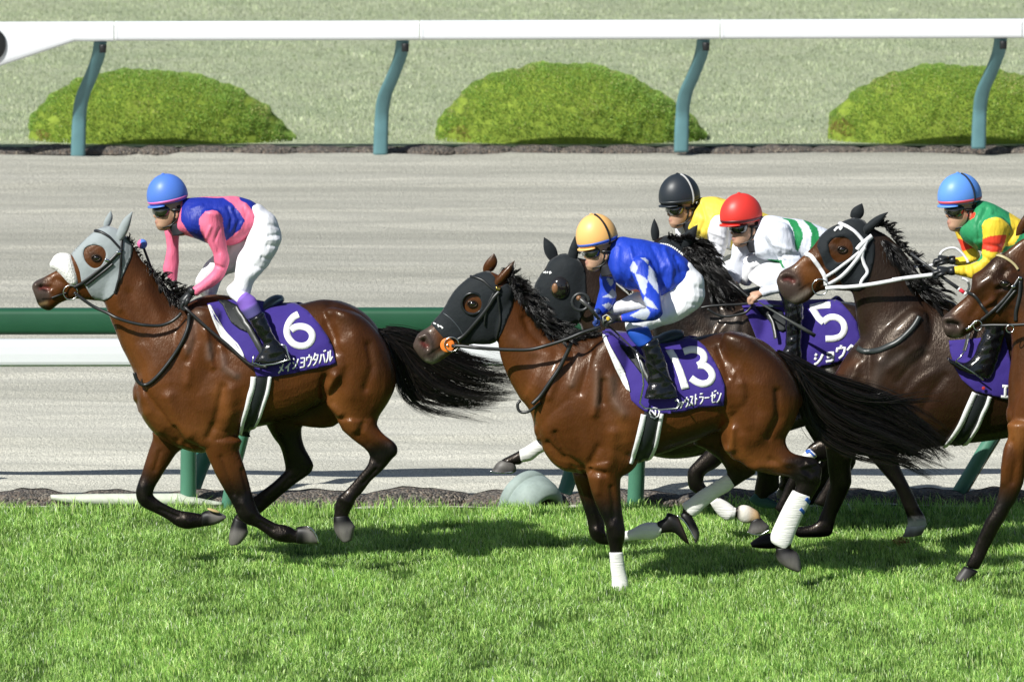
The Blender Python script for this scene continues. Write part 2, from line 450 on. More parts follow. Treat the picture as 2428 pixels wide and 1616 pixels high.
def strip(name, y0, y1, z, m, x=60, nx=2, ny=2, skew=0.012):
    V = []; F = []
    for j in range(ny + 1):
        for i in range(nx + 1):
            X = -x + 2 * x * i / nx; Yy = y0 + (y1 - y0) * j / ny
            V.append((X, Yy + skew * X * (0 if (y0 < -10 and j == 0) else 1), z))
    for j in range(ny):
        for i in range(nx): F.append((j * (nx + 1) + i, j * (nx + 1) + i + 1, (j + 1) * (nx + 1) + i + 1, (j + 1) * (nx + 1) + i))
    o = link(name, mesh(name, V, F), m, None, False); o['kind'] = 'structure'; return o
m_soil = ground_mat('turf_soil', (0.035, 0.075, 0.012), (0.065, 0.13, 0.022), 3.0, 0.02, 40)
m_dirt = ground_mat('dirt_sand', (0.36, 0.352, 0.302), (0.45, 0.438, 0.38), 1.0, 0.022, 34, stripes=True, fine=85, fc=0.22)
m_far = ground_mat('far_turf', (0.37, 0.43, 0.27), (0.45, 0.49, 0.33), 1.1, 0.03, 45, fine=40, c3=(0.41, 0.46, 0.30))
big = strip('ground', -400, 900, -0.02, m_soil, 700)
strip('turf_track', -30, Y_NEAR0, 0.0, m_soil, 60)
# dirt track: raked ridges are real relief
def dirt():
    x0, x1, y0, y1 = -9.0, 9.0, Y_NEAR0, Y_FAR0; nx, ny = 120, 900
    X, Yg = np.meshgrid(np.linspace(x0, x1, nx + 1), np.linspace(y0, y1, ny + 1))
    Z = np.zeros_like(X) + 0.004
    r = np.random.default_rng(3)
    for k in range(64):
        yy = r.uniform(y0 + .6, y1 - .3); h = r.uniform(0.004, 0.018); s = r.uniform(0.03, 0.10)
        Z += h * np.exp(-((Yg - yy - 0.012 * X - 0.012 * np.sin(X * r.uniform(.3, 1.2) + k)) / s) ** 2)
    for k in range(60):
        a, b, p, q = r.uniform(0.5, 5), r.uniform(2, 16), r.uniform(0, 6), r.uniform(0.0006, 0.0022)
        Z += q * np.sin(a * X + b * Yg + p)
    V = np.stack([X.ravel(), (Yg + 0.012 * X).ravel(), Z.ravel()], 1)
    F = [(j * (nx + 1) + i, j * (nx + 1) + i + 1, (j + 1) * (nx + 1) + i + 1, (j + 1) * (nx + 1) + i) for j in range(ny) for i in range(nx)]
    o = link('dirt_track', mesh('dirt_track', V, F), m_dirt); o['kind'] = 'structure'
    for s in (-1, 1):
        a = (9.0 if s > 0 else -60); b = (60 if s > 0 else -9.0)
        V = [(a, Y_NEAR0 + .012 * a, 0.004), (b, Y_NEAR0 + .012 * b, 0.004), (b, Y_FAR0 + .012 * b, 0.004), (a, Y_FAR0 + .012 * a, 0.004)]
        e = link('dirt_track', mesh('dirt_track_side', V, [(0, 1, 2, 3)]), m_dirt, None, False); e['kind'] = 'structure'
dirt()
strip('far_turf', Y_FAR0, 420, 0.06, m_far, 300)
# pale short turf beyond: sparse blades give it a real nap
m_fblade = mat('far_blades', vc=True, rough=0.6, spec=0.3, transl=0.25)
m_blade = mat('grass_blades', vc=True, rough=0.40, spec=0.5, transl=0.36)
def blades(name, n, xr, yr, hmin, hmax, wd, cols, probs, m, label, z0=0.0, seed=5, edge=None, dens=None, lean=0.5):
    r = np.random.default_rng(seed)
    x = r.uniform(xr[0], xr[1], n); y = r.uniform(yr[0], yr[1], n)
    cl = np.zeros(n); cl2 = np.zeros(n)
    for k in range(14):
        a, b, p, q = r.normal(0, 4.5), r.normal(0, 2.6), r.uniform(0, 6.28), r.uniform(.5, 1)
        cl += q * np.sin(a * x + b * y + p); a, b, p = r.normal(0, 13), r.normal(0, 9), r.uniform(0, 6.28); cl2 += q * np.sin(a * x + b * y + p)
    cl /= 3.2; cl2 /= 3.2
    if edge is not None:
        keep = y < edge + 0.012 * x + 0.05 * np.sin(x * 3.1) + 0.04 * np.sin(x * 7.7 + 1); x, y, cl, cl2 = x[keep], y[keep], cl[keep], cl2[keep]; n = len(x)
    if dens:
        keep = r.random(n) > dens * (np.clip(-cl2 - .35, 0, 1) * 1.6 + .3 * np.clip(-cl - .4, 0, 1)); x, y, cl, cl2 = x[keep], y[keep], cl[keep], cl2[keep]; n = len(x)
    h = r.uniform(hmin, hmax, n) * (1 + 0.20 * np.clip(cl, -1, 1.3) + 0.30 * np.clip(cl2, -1, 1.4))
    az = r.uniform(0, 6.28, n) ; ln = (r.beta(1.6, 3.2, n) * lean * 1.6 + 0.10) * (1 + 0.4 * cl2)
    az = az * 0.85 + 0.9 * np.sin(cl * 1.7)
    dx, dy = np.cos(az) * ln, np.sin(az) * ln
    wa = r.uniform(0, 3.14, n); wx, wy = np.cos(wa) * wd * r.uniform(.6, 1.3, n), np.sin(wa) * wd
    z = np.full(n, z0)
    V = np.empty((n, 5, 3))
    V[:, 0] = np.stack([x - wx, y - wy, z], 1); V[:, 1] = np.stack([x + wx, y + wy, z], 1)
    mx, my, mz = x + dx * h * .35, y + dy * h * .35, z + h * .62
    V[:, 2] = np.stack([mx + wx * .8, my + wy * .8, mz], 1); V[:, 3] = np.stack([mx - wx * .8, my - wy * .8, mz], 1)
    V[:, 4] = np.stack([x + dx * h, y + dy * h, z + h * (1 - .25 * ln)], 1)
    ci = r.choice(len(cols), n, p=probs); c = np.array(cols)[ci] * (1 + 0.14 * cl[:, None] + 0.12 * cl2[:, None] + r.normal(0, .17, n)[:, None])
    c = np.clip(c, 0.004, 0.9); Cc = np.repeat(c[:, None, :], 5, 1) ; Cc[:, 0:2] *= 0.8  # blade roots darkened in the colour, standing in for shade near the ground
    me = bpy.data.meshes.new(name); me.vertices.add(n * 5); me.vertices.foreach_set('co', V.ravel().astype(np.float32))
    base = np.arange(n, dtype=np.int32)[:, None] * 5
    li = (base + np.array([0, 1, 2, 3, 3, 2, 4], dtype=np.int32)[None]).ravel()
    me.loops.add(n * 7); me.loops.foreach_set('vertex_index', li)
    me.polygons.add(n * 2); ls = (np.arange(n, dtype=np.int32)[:, None] * 7 + np.array([0, 4], dtype=np.int32)[None]).ravel()
    me.polygons.foreach_set('loop_start', ls)
    me.update(calc_edges=True); me.validate()
    setcol(me, Cc.reshape(-1, 3))
    o = link(name, me, m, None, True); tag(o, label, 'grass', None, 'stuff'); return o
GC = [(0.37, 0.62, 0.14), (0.49, 0.71, 0.18), (0.15, 0.31, 0.05), (0.62, 0.80, 0.34), (0.74, 0.86, 0.58)]
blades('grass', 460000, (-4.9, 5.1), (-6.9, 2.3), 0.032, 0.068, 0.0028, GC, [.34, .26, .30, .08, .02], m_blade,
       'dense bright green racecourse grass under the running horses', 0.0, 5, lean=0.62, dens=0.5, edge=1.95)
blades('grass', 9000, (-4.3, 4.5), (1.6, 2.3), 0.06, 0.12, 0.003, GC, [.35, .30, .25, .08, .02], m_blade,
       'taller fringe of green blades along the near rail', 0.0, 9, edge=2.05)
FC = [(0.44, 0.50, 0.31), (0.52, 0.57, 0.38), (0.36, 0.42, 0.25), (0.58, 0.60, 0.44)]
blades('grass', 170000, (-6.8, 7.0), (27.6, 55.0), 0.018, 0.038, 0.0045, FC, [.4, .3, .2, .1], m_fblade,
       'short pale green turf beyond the white rail', 0.06, 6)
# ------------------------------------------------------------ gravel bags along both edges
m_bag = bpy.data.materials.new('gravel_bag'); m_bag.use_nodes = True
def bagmat():
    n = m_bag.node_tree; b = n.nodes['Principled BSDF']; b.inputs['Roughness'].default_value = 0.85
    tc = n.nodes.new('ShaderNodeTexCoord'); vo = n.nodes.new('ShaderNodeTexVoronoi'); vo.inputs['Scale'].default_value = 55
    n.links.new(tc.outputs['Object'], vo.inputs['Vector'])
    cr = n.nodes.new('ShaderNodeValToRGB'); e = cr.color_ramp.elements
    e[0].position = 0.0; e[0].color = (0.03, 0.028, 0.026, 1); e[1].position = 1.0; e[1].color = (0.26, 0.22, 0.17, 1)
    for p, c in ((0.35, (0.10, 0.09, 0.08, 1)), (0.6, (0.14, 0.105, 0.08, 1)), (0.8, (0.11, 0.10, 0.095, 1))):
        q = e.new(p); q.color = c
    sp = n.nodes.new('ShaderNodeSeparateColor'); n.links.new(vo.outputs['Color'], sp.inputs[0]); n.links.new(sp.outputs[0], cr.inputs[0])
    n.links.new(cr.outputs[0], b.inputs['Base Color'])
    bp = n.nodes.new('ShaderNodeBump'); bp.inputs['Distance'].default_value = 0.02; bp.invert = True
    n.links.new(vo.outputs['Distance'], bp.inputs['Height']); n.links.new(bp.outputs[0], b.inputs['Normal'])
bagmat()
m_net = mat('bag_net', (0.075, 0.085, 0.09), 0.7, 0.3, noise=0.3, nscale=30, bump=0.004, bscale=200)
def bag(cx, cy, L, W, H, seed, label, group, rz=0.0):
    r = random.Random(seed); V = []; F = []; nu, nv = 26, 12
    t = thing('gravel_bag', label, 'gravel bag', (cx, cy, 0.0), group)
    def surf(u, v, g=0.0):
        s = math.sin(math.pi * u) ** 0.33; x = (u - 0.5) * L
        a = math.pi * v; rad = s * (1 + 0.07 * math.sin(9 * u + seed) * math.sin(5 * v + seed) + 0.04 * math.sin(23 * u + 3 * seed + 7 * v))
        return Vector((x, -math.cos(a) * W / 2 * rad * (1 + g), math.sin(a) ** 0.8 * H * rad * (1 + g) + 0.001))
    for j in range(nv + 1):
        for i in range(nu + 1): V.append(surf(i / nu, j / nv))
    for j in range(nv):
        for i in range(nu): F.append((j * (nu + 1) + i, j * (nu + 1) + i + 1, (j + 1) * (nu + 1) + i + 1, (j + 1) * (nu + 1) + i))
    R = Matrix.Rotation(rz, 4, 'Z'); T = Vector((cx, cy, 0))
    o = link('sack', mesh('sack', [tuple(T + R @ v) for v in V], F), m_bag, t)
    V = []; F = []   # dark netting folded over the top
    for j in range(5):
        for i in range(nu + 1):
            vv = 0.60 + 0.32 * j / 4 + 0.05 * math.sin(i * 0.9 + seed); V.append(surf(i / nu, vv, 0.05))
    for j in range(4):
        for i in range(nu): F.append((j * (nu + 1) + i, j * (nu + 1) + i + 1, (j + 1) * (nu + 1) + i + 1, (j + 1) * (nu + 1) + i))
    link('netting', mesh('netting', [tuple(T + R @ v) for v in V], F), m_net, t)
desc = ['brown', 'grey', 'reddish', 'dark', 'pale']
def bags(x0, x1, yc, Lm, Wm, Hm, sd, gname, lab, ordw):
    r = random.Random(sd); x = x0; k = 0
    while x < x1:
        L = Lm * r.uniform(0.8, 1.25); cx = x + L / 2
        bag(cx, yc + 0.012 * cx + r.uniform(-.03, .03), L * 1.12, Wm * r.uniform(.9, 1.1), Hm * r.uniform(.85, 1.15), sd + k, lab(k, cx), gname, r.uniform(-.06, .06))
        x += L * 0.97; k += 1
def where(cx, Yw):
    px = unproj(Vector((cx, Yw, 0.05)))[0]; return px
ORD = ['first', 'second', 'third', 'fourth', 'fifth', 'sixth', 'seventh', 'eighth', 'ninth', 'tenth', 'eleventh', 'twelfth', 'thirteenth',
       'fourteenth', 'fifteenth', 'sixteenth', 'seventeenth', 'eighteenth', 'nineteenth', 'twentieth', 'twenty-first', 'twenty-second', 'twenty-third', 'twenty-fourth', 'twenty-fifth', 'twenty-sixth', 'twenty-seventh', 'twenty-eighth', 'twenty-ninth', 'thirtieth', 'thirty-first', 'thirty-second', 'thirty-third', 'thirty-fourth', 'thirty-fifth']
bags(-6.7, 6.9, 27.25, 0.50, 0.34, 0.075, 100, 'gravel bags along the far edge of the dirt track',
     lambda k, cx: '%s gravel bag from the left in the row under the white rail and shrubs' % ORD[min(k, len(ORD) - 1)], None)
bags(-5.0, 5.2, 2.36, 0.66, 0.38, 0.10, 300, 'gravel bags along the near edge of the dirt track',
     lambda k, cx: '%s gravel bag from the left in the row between green turf and dirt' % ORD[min(k, len(ORD) - 1)], None)
# ------------------------------------------------------------ shrubs
m_leaf = mat('shrub_leaves', vc=True, rough=0.5, spec=0.35, transl=0.35)
m_core = mat('shrub_core', (0.20, 0.27, 0.04), 0.9, 0.1, noise=0.4, nscale=14)
def shrub(outline, Yw, wd, seed, label, brown=None):
    r = np.random.default_rng(seed)
    pts = [P(x, y, Yw) for x, y in smooth_line(outline, 6)]
    xs = np.array([p.x for p in pts]); zs = np.array([p.z for p in pts])
    o_ = np.argsort(xs); xs = xs[o_]; zs = zs[o_]; x0, x1 = xs[0], xs[-1]; zmin = 0.05
    cx = (x0 + x1) / 2; t = thing('shrub', label, 'shrub', (cx, Yw, 0.06), 'clipped mound shrubs behind the white rail')
    def top(x): return np.interp(x, xs, zs)
    V = []; F = []; nu, nv = 60, 24
    def pt(u, v, g=1.0):
        x = x0 + (x1 - x0) * u; H = max(top(x) - 0.06, 0.02) * g; a = math.pi * v
        e = math.sqrt(max(1 - (2 * u - 1) ** 2, 0.0004)) ** 0.8
        bx = cx + (x - cx) * (1 + 0.0 * math.sin(a))
        return Vector((bx, Yw - math.cos(a) * wd * e * g , 0.06 + math.sin(a) ** 0.75 * H))
    for j in range(nv + 1):
        for i in range(nu + 1): V.append(tuple(pt(i / nu, j / nv, 0.96)))
    for j in range(nv):
        for i in range(nu): F.append((j * (nu + 1) + i, j * (nu + 1) + i + 1, (j + 1) * (nu + 1) + i + 1, (j + 1) * (nu + 1) + i))
    core = link('branches', mesh('branches', V, F), m_core, t)
    n = 60000; LV = np.empty((n, 4, 3)); LC = np.empty((n, 4, 3))
    us = r.uniform(0.004, 0.996, n); vs = np.clip(r.beta(1.0, 1.25, n), 0.0, 0.97)
    ph = r.uniform(0, 6.28, 8)
    for k in range(n):
        u, v = us[k], vs[k]; p = pt(u, v); q = pt(min(u + .01, 1), v) - pt(max(u - .01, 0), v); s = pt(u, min(v + .01, 1)) - pt(u, max(v - .01, 0))
        nn = q.cross(s)
        nn = nn.normalized() if nn.length > 1e-9 else Vector((0, -1, 0))
        if nn.y > 0 and v < 0.5: nn = -nn
        if nn.z < -0.2: nn = -nn
        lump = math.sin(p.x * 11 + ph[0]) * math.sin(p.z * 17 + ph[1]) + 0.7 * math.sin(p.x * 27 + p.z * 21 + ph[2]) * math.sin(p.z * 33 - p.x * 13 + ph[3])
        d = (nn + Vector((r.normal(0, .5), r.normal(0, .5), r.normal(0, .5) + .35))).normalized()
        L = r.uniform(0.012, 0.028) * (1 + .35 * lump * .5); wv = d.cross(Vector((r.normal(), r.normal(), r.normal()))).normalized() * r.uniform(.003, .0065)
        b = p + nn * (0.014 * lump - 0.012 - 0.03 * (r.random() < .2))
        LV[k, 0] = b - wv * .5; LV[k, 1] = b + d * L * .5 + wv; LV[k, 2] = b + d * L; LV[k, 3] = b + d * L * .5 - wv
        c = np.array((0.34, 0.50, 0.105)) if r.random() < .5 else np.array((0.24, 0.41, 0.09))
        if r.random() < .12: c = np.array((0.17, 0.26, 0.04))
        pt_b = 0.5 + 0.5 * math.sin(p.x * 5 + ph[4]) * math.sin(p.z * 7 + ph[5])
        if r.random() < .10 + .25 * (pt_b > .85): c = np.array((0.50, 0.50, 0.20))
        if brown and math.hypot(p.x - P(brown[0], brown[1], Yw).x, (p.z - P(brown[0], brown[1], Yw).z)) < 0.12 and r.random() < .65: c = np.array((0.36, 0.25, 0.10))
        LC[k] = c * (1 + .22 * lump * .5)
    me = bpy.data.meshes.new('foliage'); me.from_pydata(LV.reshape(-1, 3).tolist(), [], [(4 * k, 4 * k + 1, 4 * k + 2, 4 * k + 3) for k in range(n)]); me.update()
    setcol(me, np.clip(LC.reshape(-1, 3), .01, .9)); link('foliage', me, m_leaf, t, False)
def zz(ox, oy, s, *p): return [(ox + p[i] / s, oy + p[i + 1] / s) for i in range(0, len(p), 2)]
shrub([(68,352),(70,320),(72,290),(88,262),(118,232),(165,200),(225,178),(290,166),(350,166),(410,172),(470,182),(530,196),(580,218),(625,246),(660,280),(688,318),(699,346),(702,356)], 28.1, 0.62, 41,
      'leftmost clipped mound shrub, bright yellow green, behind the first teal post', (105, 330))
shrub([(1031,325),(1033,305),(1040,282),(1060,258),(1085,232),(1110,205),(1140,186),(1180,172),(1230,160),(1285,152),(1345,150),(1400,156),(1455,168),(1510,190),(1560,215),(1610,250),(1650,285),(1670,315),(1675,330)], 28.1, 0.62, 42,
      'middle clipped mound shrub, bright yellow green with a dry top, between two teal posts', (1090, 318))
shrub([(1963,318),(1964,290),(1972,268),(2000,240),(2040,208),(2090,182),(2140,166),(2200,156),(2260,154),(2320,160),(2380,168),(2440,182),(2500,205),(2550,240),(2590,290),(2600,330)], 28.1, 0.62, 43,
      'rightmost clipped mound shrub, bright yellow green with a brown corner, cut by the picture edge', (1995, 305))
# ------------------------------------------------------------ far white rail
m_wpaint = mat('white_paint', (0.80, 0.82, 0.85), 0.32, 0.5, noise=0.03, nscale=2.0, coat=0.15)
m_teal = mat('teal_paint', (0.10, 0.215, 0.235), 0.45, 0.5, noise=0.12, nscale=6.0)
m_green = mat('green_paint', (0.017, 0.088, 0.042), 0.42, 0.5, noise=0.10, nscale=4.0)
m_green2 = mat('green_post_paint', (0.075, 0.215, 0.145), 0.45, 0.5, noise=0.12, nscale=4.0)
m_black = mat('black_plastic', (0.012, 0.013, 0.014), 0.4, 0.5)
m_grey = mat('grey_plastic', (0.27, 0.33, 0.31), 0.65, 0.4, noise=0.25, nscale=10)
def slab(ptsT, ptsB, Y0, dep, rnd=0.02):
    """bar between an upper and lower pixel edge at depth Y0, rounded section of depth dep"""
    lo = Loft(Y0, n=20, sub=1, cap=0.0); lo.sq = 0.45
    for a, b in zip(ptsT, ptsB): lo.add('X', (a[0], a[1], b[0], b[1], dep))
    lo.sub = 1; V, F, C = lo.build(); return V, F, C
YR = 26.45
fr = thing('white_rail_fence', 'long white rail on curved teal posts along the far side of the dirt track', 'fence', (0, YR, 0))
jt = [-820, -440, 272, 996, 1708, 2424, 3100]
def railY(x): return 52 - 7.2 * x / 2428
for a, b in zip(jt[:-1], jt[1:]):
    if a == -440:
        pT = [(a, railY(a)), (-60, railY(0)), (0, railY(0)), (178, railY(178)), (b - 2, railY(b))]
        pB = [(a, 200), (-60, 176), (0, 157), (178, 98), (b - 2, 98)]
    else:
        pT = [(a, railY(a)), ((a + b) / 2, railY((a + b) / 2)), (b - 2, railY(b))]; pB = [(x, y + 45.5) for x, y in pT]
    make('rail_section', slab(pT, pB, YR, 0.07), m_wpaint, fr, False, False)
    make('joint_sleeve', slab([(a + 2, railY(a) - .6), (a + 4, railY(a) - .6), (a + 7, railY(a) - .6)], [(a + 2, railY(a) + 46), (a + 4, railY(a) + 46), (a + 7, railY(a) + 46)], YR, 0.074), m_wpaint, fr, False, False)
def teal_post(dx, dyb, dyt):
    z = (850, 60, 4.61)
    st = [(160,1415,320,1415),(163,1300,323,1300),(168,1150,326,1150),(178,1000,330,1000),(190,860,342,880),(222,735,372,745),(285,590,430,610),(345,450,492,450),(385,330,535,330),(405,220,550,220),(410,170,556,170)]
    lo = Loft(YR + 0.02, n=20, sub=3, cap=0.0); lo.sq = 0.6
    for s in st:
        t_ = (1415 - s[1]) / 1245.0; dy = dyb * (1 - t_) + dyt * t_
        lo.add('X', (z[0] + s[0] / z[2] + dx, z[1] + s[1] / z[2] + dy, z[0] + s[2] / z[2] + dx, z[1] + s[3] / z[2] + dy, 0.055, 0.48 * (1 - min(1, max(0, (t_ - .35) / .65)) ** 1.2)))
    make('post', lo.build(), m_teal, fr, False)
    bx = Loft(YR - 0.045, n=12, sub=1, cap=0.0); bx.sq = 0.3
    bx.add('X', (850 + 474 / 4.61 + dx, 60 + 200 / 4.61 + dyt, 850 + 474 / 4.61 + dx, 60 + 290 / 4.61 + dyt, 0.02), (850 + 515 / 4.61 + dx, 60 + 200 / 4.61 + dyt, 850 + 512 / 4.61 + dx, 60 + 290 / 4.61 + dyt, 0.02), (850 + 552 / 4.61 + dx, 60 + 200 / 4.61 + dyt, 850 + 548 / 4.61 + dx, 60 + 290 / 4.61 + dyt, 0.02))
    make('bracket', bx.build(), m_black, fr, False)
for dx, dyb, dyt in ((-1432, 8, 5), (-717, 4.5, 2.5), (0, 0, 0), (713, -7, -2.5), (1418, -15, -6), (2130, -22, -10)): teal_post(dx, dyb, dyt)
cc = P(-14, 105, YR - 0.09)
make('marker_disc', ellipsoid(cc, (0.115, 0.012, 0.155), (0.01,0.01,0.012), nu=40, nv=20), m_black, fr, False)
# ------------------------------------------------------------ near double rail
YN = 2.62
gf = thing('green_rail_fence', 'green top rail on leaning green posts at the inner edge of the turf', 'fence', (0, YN, 0))
make('rail', slab([(-900, 735), (0, 730.5), (1214, 729), (2428, 727), (3300, 725)], [(-900, 797), (0, 792), (1214, 790.5), (2428, 788), (3300, 786)], YN + .34, 0.085), m_green, gf, False, True)
wf = thing('white_rail_fence', 'low white rail on upright green posts just below the green rail', 'fence', (0, 2.1, 0))
make('rail', slab([(-900, 808), (0, 804), (1214, 802), (2428, 800), (3300, 798)], [(-900, 872), (0, 868), (1214, 866), (2428, 864), (3300, 862)], 1.85, 0.08), m_wpaint, wf, False, False)
def gpost(parent, st, Yp, w=0.055, m=m_green2, name='post'):
    lo = Loft(Yp, n=18, sub=3, cap=0.0); lo.add('X', *[(a, b, c, d, w) for a, b, c, d in st]); make(name, lo.build(), m, parent, False)
def lean(dx, dy=0):
    return [(421+dx,1206+dy,460+dx,1206+dy),(438+dx,1160+dy,474+dx,1165+dy),(460+dx,1085+dy,500+dx,1098+dy),(492+dx,1010+dy,532+dx,1024+dy),(528+dx,930+dy,568+dx,944+dy),(548+dx,860+dy,590+dx,866+dy),(556+dx,780+dy,596+dx,780+dy)]
for dx, dy in ((-1800, 20), (-895, 10), (0, 0), (890, -16)): gpost(gf, lean(dx, dy), YN + 0.05, m=mat('dark_green_post_paint', (0.018, 0.11, 0.085), 0.45, 0.5, noise=0.12, nscale=4.0) if dx == -1800 else bpy.data.materials['dark_green_post_paint'])
gpost(gf, [(2247,1178,2292,1168),(2285,1116,2330,1104),(2321,1056,2366,1046),(2370,980,2412,970),(2410,900,2452,895),(2430,840,2470,840),(2436,770,2476,770)], YN + 0.05)
m_yel = mat('yellow_tape', (0.48, 0.40, 0.18), 0.5)
gpost(gf, [(2293,1166,2298,1163),(2331,1103,2336,1100),(2366,1045,2372,1042),(2412,968,2418,965)], YN + 0.04, 0.012, m_yel, 'cable')
def wpost(st, w=0.055):
    lo = Loft(0, n=18, sub=3, cap=0.0); n_ = len(st) - 1
    for i, (a, b, c, d) in enumerate(st): lo.add('X', (a, b, c, d, w, 2.12 - 0.25 * (i / n_) ** 1.4))
    make('post', lo.build(), m_green2, wf, False)
for dx in (-960, 0): wpost([(x1+dx,y1,x2+dx,y2) for x1,y1,x2,y2 in [(521,1212,556,1212),(535,1140,564,1140),(562,1030,592,1030),(580,940,612,940),(588,850,622,850)]])
wpost([(427,1208,465,1208),(428,1050,466,1050),(428,950,466,950),(428,850,466,850)])
wpost([(1486,1205,1525,1205),(1491,1100,1530,1100),(1493,980,1532,980),(1494,850,1533,850)])
wpost([(2440,1190,2480,1190),(2444,1080,2484,1080),(2448,850,2488,850)])
# pale pipe left on the turf edge and half-sunk drum
pp = Loft(2.08, n=18, sub=3, cap=0.2)
pp.add('W', (405,410,412,452,.02),(600,405,600,492,.05),(1000,402,1000,506,.055),(1370,400,1370,505,.055),(1440,402,1440,505,.055),(1600,440,1600,505,.045),(1770,470,1766,503,.02))
pipe = make('plastic_pipe', pp.build(), mat('aged_white_plastic', (0.52, 0.55, 0.46), 0.5, 0.4, noise=0.25, nscale=6), None, False)
tag(pipe, 'pale weathered plastic pipe lying in the grass at the turf edge, left', 'pipe')
dr = thing('drum', 'grey plastic drum half sunk at the turf edge, behind the middle horses', 'drum', tuple(G(1250, 1195)))
def drum():
    c = P(1262, 1196, 2.2); ax = Vector((0.58, -0.62, -0.34)).normalized(); a = ax.cross(Vector((0, 0, 1))).normalized(); b = ax.cross(a)
    prof = [(.09, -.14), (.19, -.14), (.212, -.12), (.218, -.09), (.218, -.045), (.211, -.042), (.211, -.034), (.217, -.03), (.212, .04), (.195, .10), (.165, .14), (.135, .15), (.115, .135), (.10, .0), (.09, -.14)]
    V = []; F = []; n = 48
    for r_, h in prof:
        for i in range(n):
            th = 2 * math.pi * i / n; V.append(tuple(c + ax * h + (a * math.cos(th) + b * math.sin(th)) * r_))
    for j in range(len(prof) - 1):
        for i in range(n): F.append((j * n + i, j * n + (i + 1) % n, (j + 1) * n + (i + 1) % n, (j + 1) * n + i))
    make('shell', (V, F, [(0,0,0)] * len(V)), m_grey, dr, False)
    make('core', ellipsoid(c - ax * .02, (.1, .08, .1)), m_black, dr, False)
drum()

# kicked-up turf
m_clod = mat('turf_clod', vc=True, rough=0.9, spec=0.1)
def clods(r, cx, cy, Yw, n, spread, label, up, seed):
    rr = random.Random(seed); parts = []
    t = thing('turf_clod', label, 'turf clod', tuple(P(*C2(r, cx, cy), Yw)))
    for k in range(n):
        x = cx + rr.gauss(0, spread); y = cy + rr.gauss(0, spread * .6); s = rr.uniform(.004, .013)
        p = P(*C2(r, x, y), Yw + rr.uniform(-.12, .12))
        if not up: p.z = max(p.z, 0.045 + rr.uniform(0, .03))
        c = (.24, .13, .06) if rr.random() < .6 else (.32, .34, .10)
        parts.append(ellipsoid(p, (s, s * rr.uniform(.5, 1), s * rr.uniform(.4, .9)), c, Matrix.Rotation(rr.uniform(0, 3), 3, 'X'), 8, 5))
        if rr.random() < .5:
            d = Vector((rr.gauss(0, 1), rr.gauss(0, .5), rr.gauss(0, 1))).normalized() * rr.uniform(.02, .055)
            parts.append(tube([p, p + d * .5 + Vector((0, 0, .006)), p + d], [.0022, .002, .0008], 4, (.50, .55, .16)))
    make('soil', join(parts), m_clod, t)
clods('U', 810, 1140, 0.12, 60, 42, 'brown divot of torn turf on the grass behind the planted front hoof', False, 3)
clods('U', 755, 450, 0.0, 22, 20, 'small clod of soil and grass flying past a dark foreleg', True, 5)
# ------------------------------------------------------------ horses
PAL.update(b=(0.082,0.0265,0.0066), B=(0.165,0.060,0.0150), c=(0.062,0.021,0.006), d=(0.022,0.009,0.0042), k=(0.0040,0.0032,0.0034), w=(0.70,0.66,0.60),
    m=(0.060,0.042,0.035), g=(0.105,0.098,0.090), D=(0.04,0.022,0.013), E=(0.020,0.012,0.0085), t=(0.42,0.27,0.13), G=(0.060,0.056,0.054), r=(0.15,0.035,0.03))
m_coat = mat('horse_coat', vc=True, rough=0.38, spec=0.27, noise=0.26, nscale=6.0, nstretch=(1,1,0.6), bump=0.003, bscale=90, bstretch=(1,1,.45), coat=0.13, coatr=0.15, tint=(1.0,.84,.70), bump2=0.003, bscale2=8, rvar=0.14)
m_hoof = mat('hoof_horn', vc=True, rough=0.5, spec=0.4, noise=0.3, nscale=25, nstretch=(1,1,.3))
m_hair = mat('horse_hair', vc=True, rough=0.33, spec=0.6)
m_eye = mat('horse_eye', (0.010,0.006,0.004), 0.05, 0.8, coat=1.0)
m_lthr = mat('black_leather', vc=True, rough=0.38, spec=0.5, noise=0.15, nscale=20)
m_hoodg = mat('grey_hood', (0.30,0.335,0.345), 0.85, 0.2, noise=0.06, nscale=12, sheen=0.2, bump=0.004, bscale=22)
m_hoodk = mat('black_hood', (0.010,0.0135,0.0165), 0.75, 0.25, noise=0.15, nscale=12, sheen=0.12, bump=0.007, bscale=16)
m_fleece = mat('white_fleece', (0.80,0.79,0.76), 0.95, 0.1, bump=0.01, bscale=90, sheen=0.5)
m_purple = mat('purple_cloth', (0.038,0.021,0.20), 0.75, 0.25, noise=0.06, nscale=9, bump=0.004, bscale=14, sheen=0.1)
m_white = mat('white_cloth', (0.80,0.80,0.80), 0.8, 0.2, noise=0.03, nscale=20, bump=0.002, bscale=90)
m_band = mat('white_bandage', (0.78,0.77,0.74), 0.8, 0.2, noise=0.06, nscale=18, bump=0.006, bscale=30, bstretch=(0.3,0.3,5))
m_bandt = mat('teal_bandage', (0.05,0.12,0.13), 0.7, 0.2, noise=0.1, nscale=18, bump=0.004, bscale=30, bstretch=(0.3,0.3,4))
m_metal = mat('steel', (0.75,0.75,0.76), 0.22, 0.5, metal=1.0)
m_color = mat('coloured_fabric', vc=True, rough=0.7, spec=0.25)
BK = (0.016,0.017,0.018); WH = (0.78,0.78,0.78)
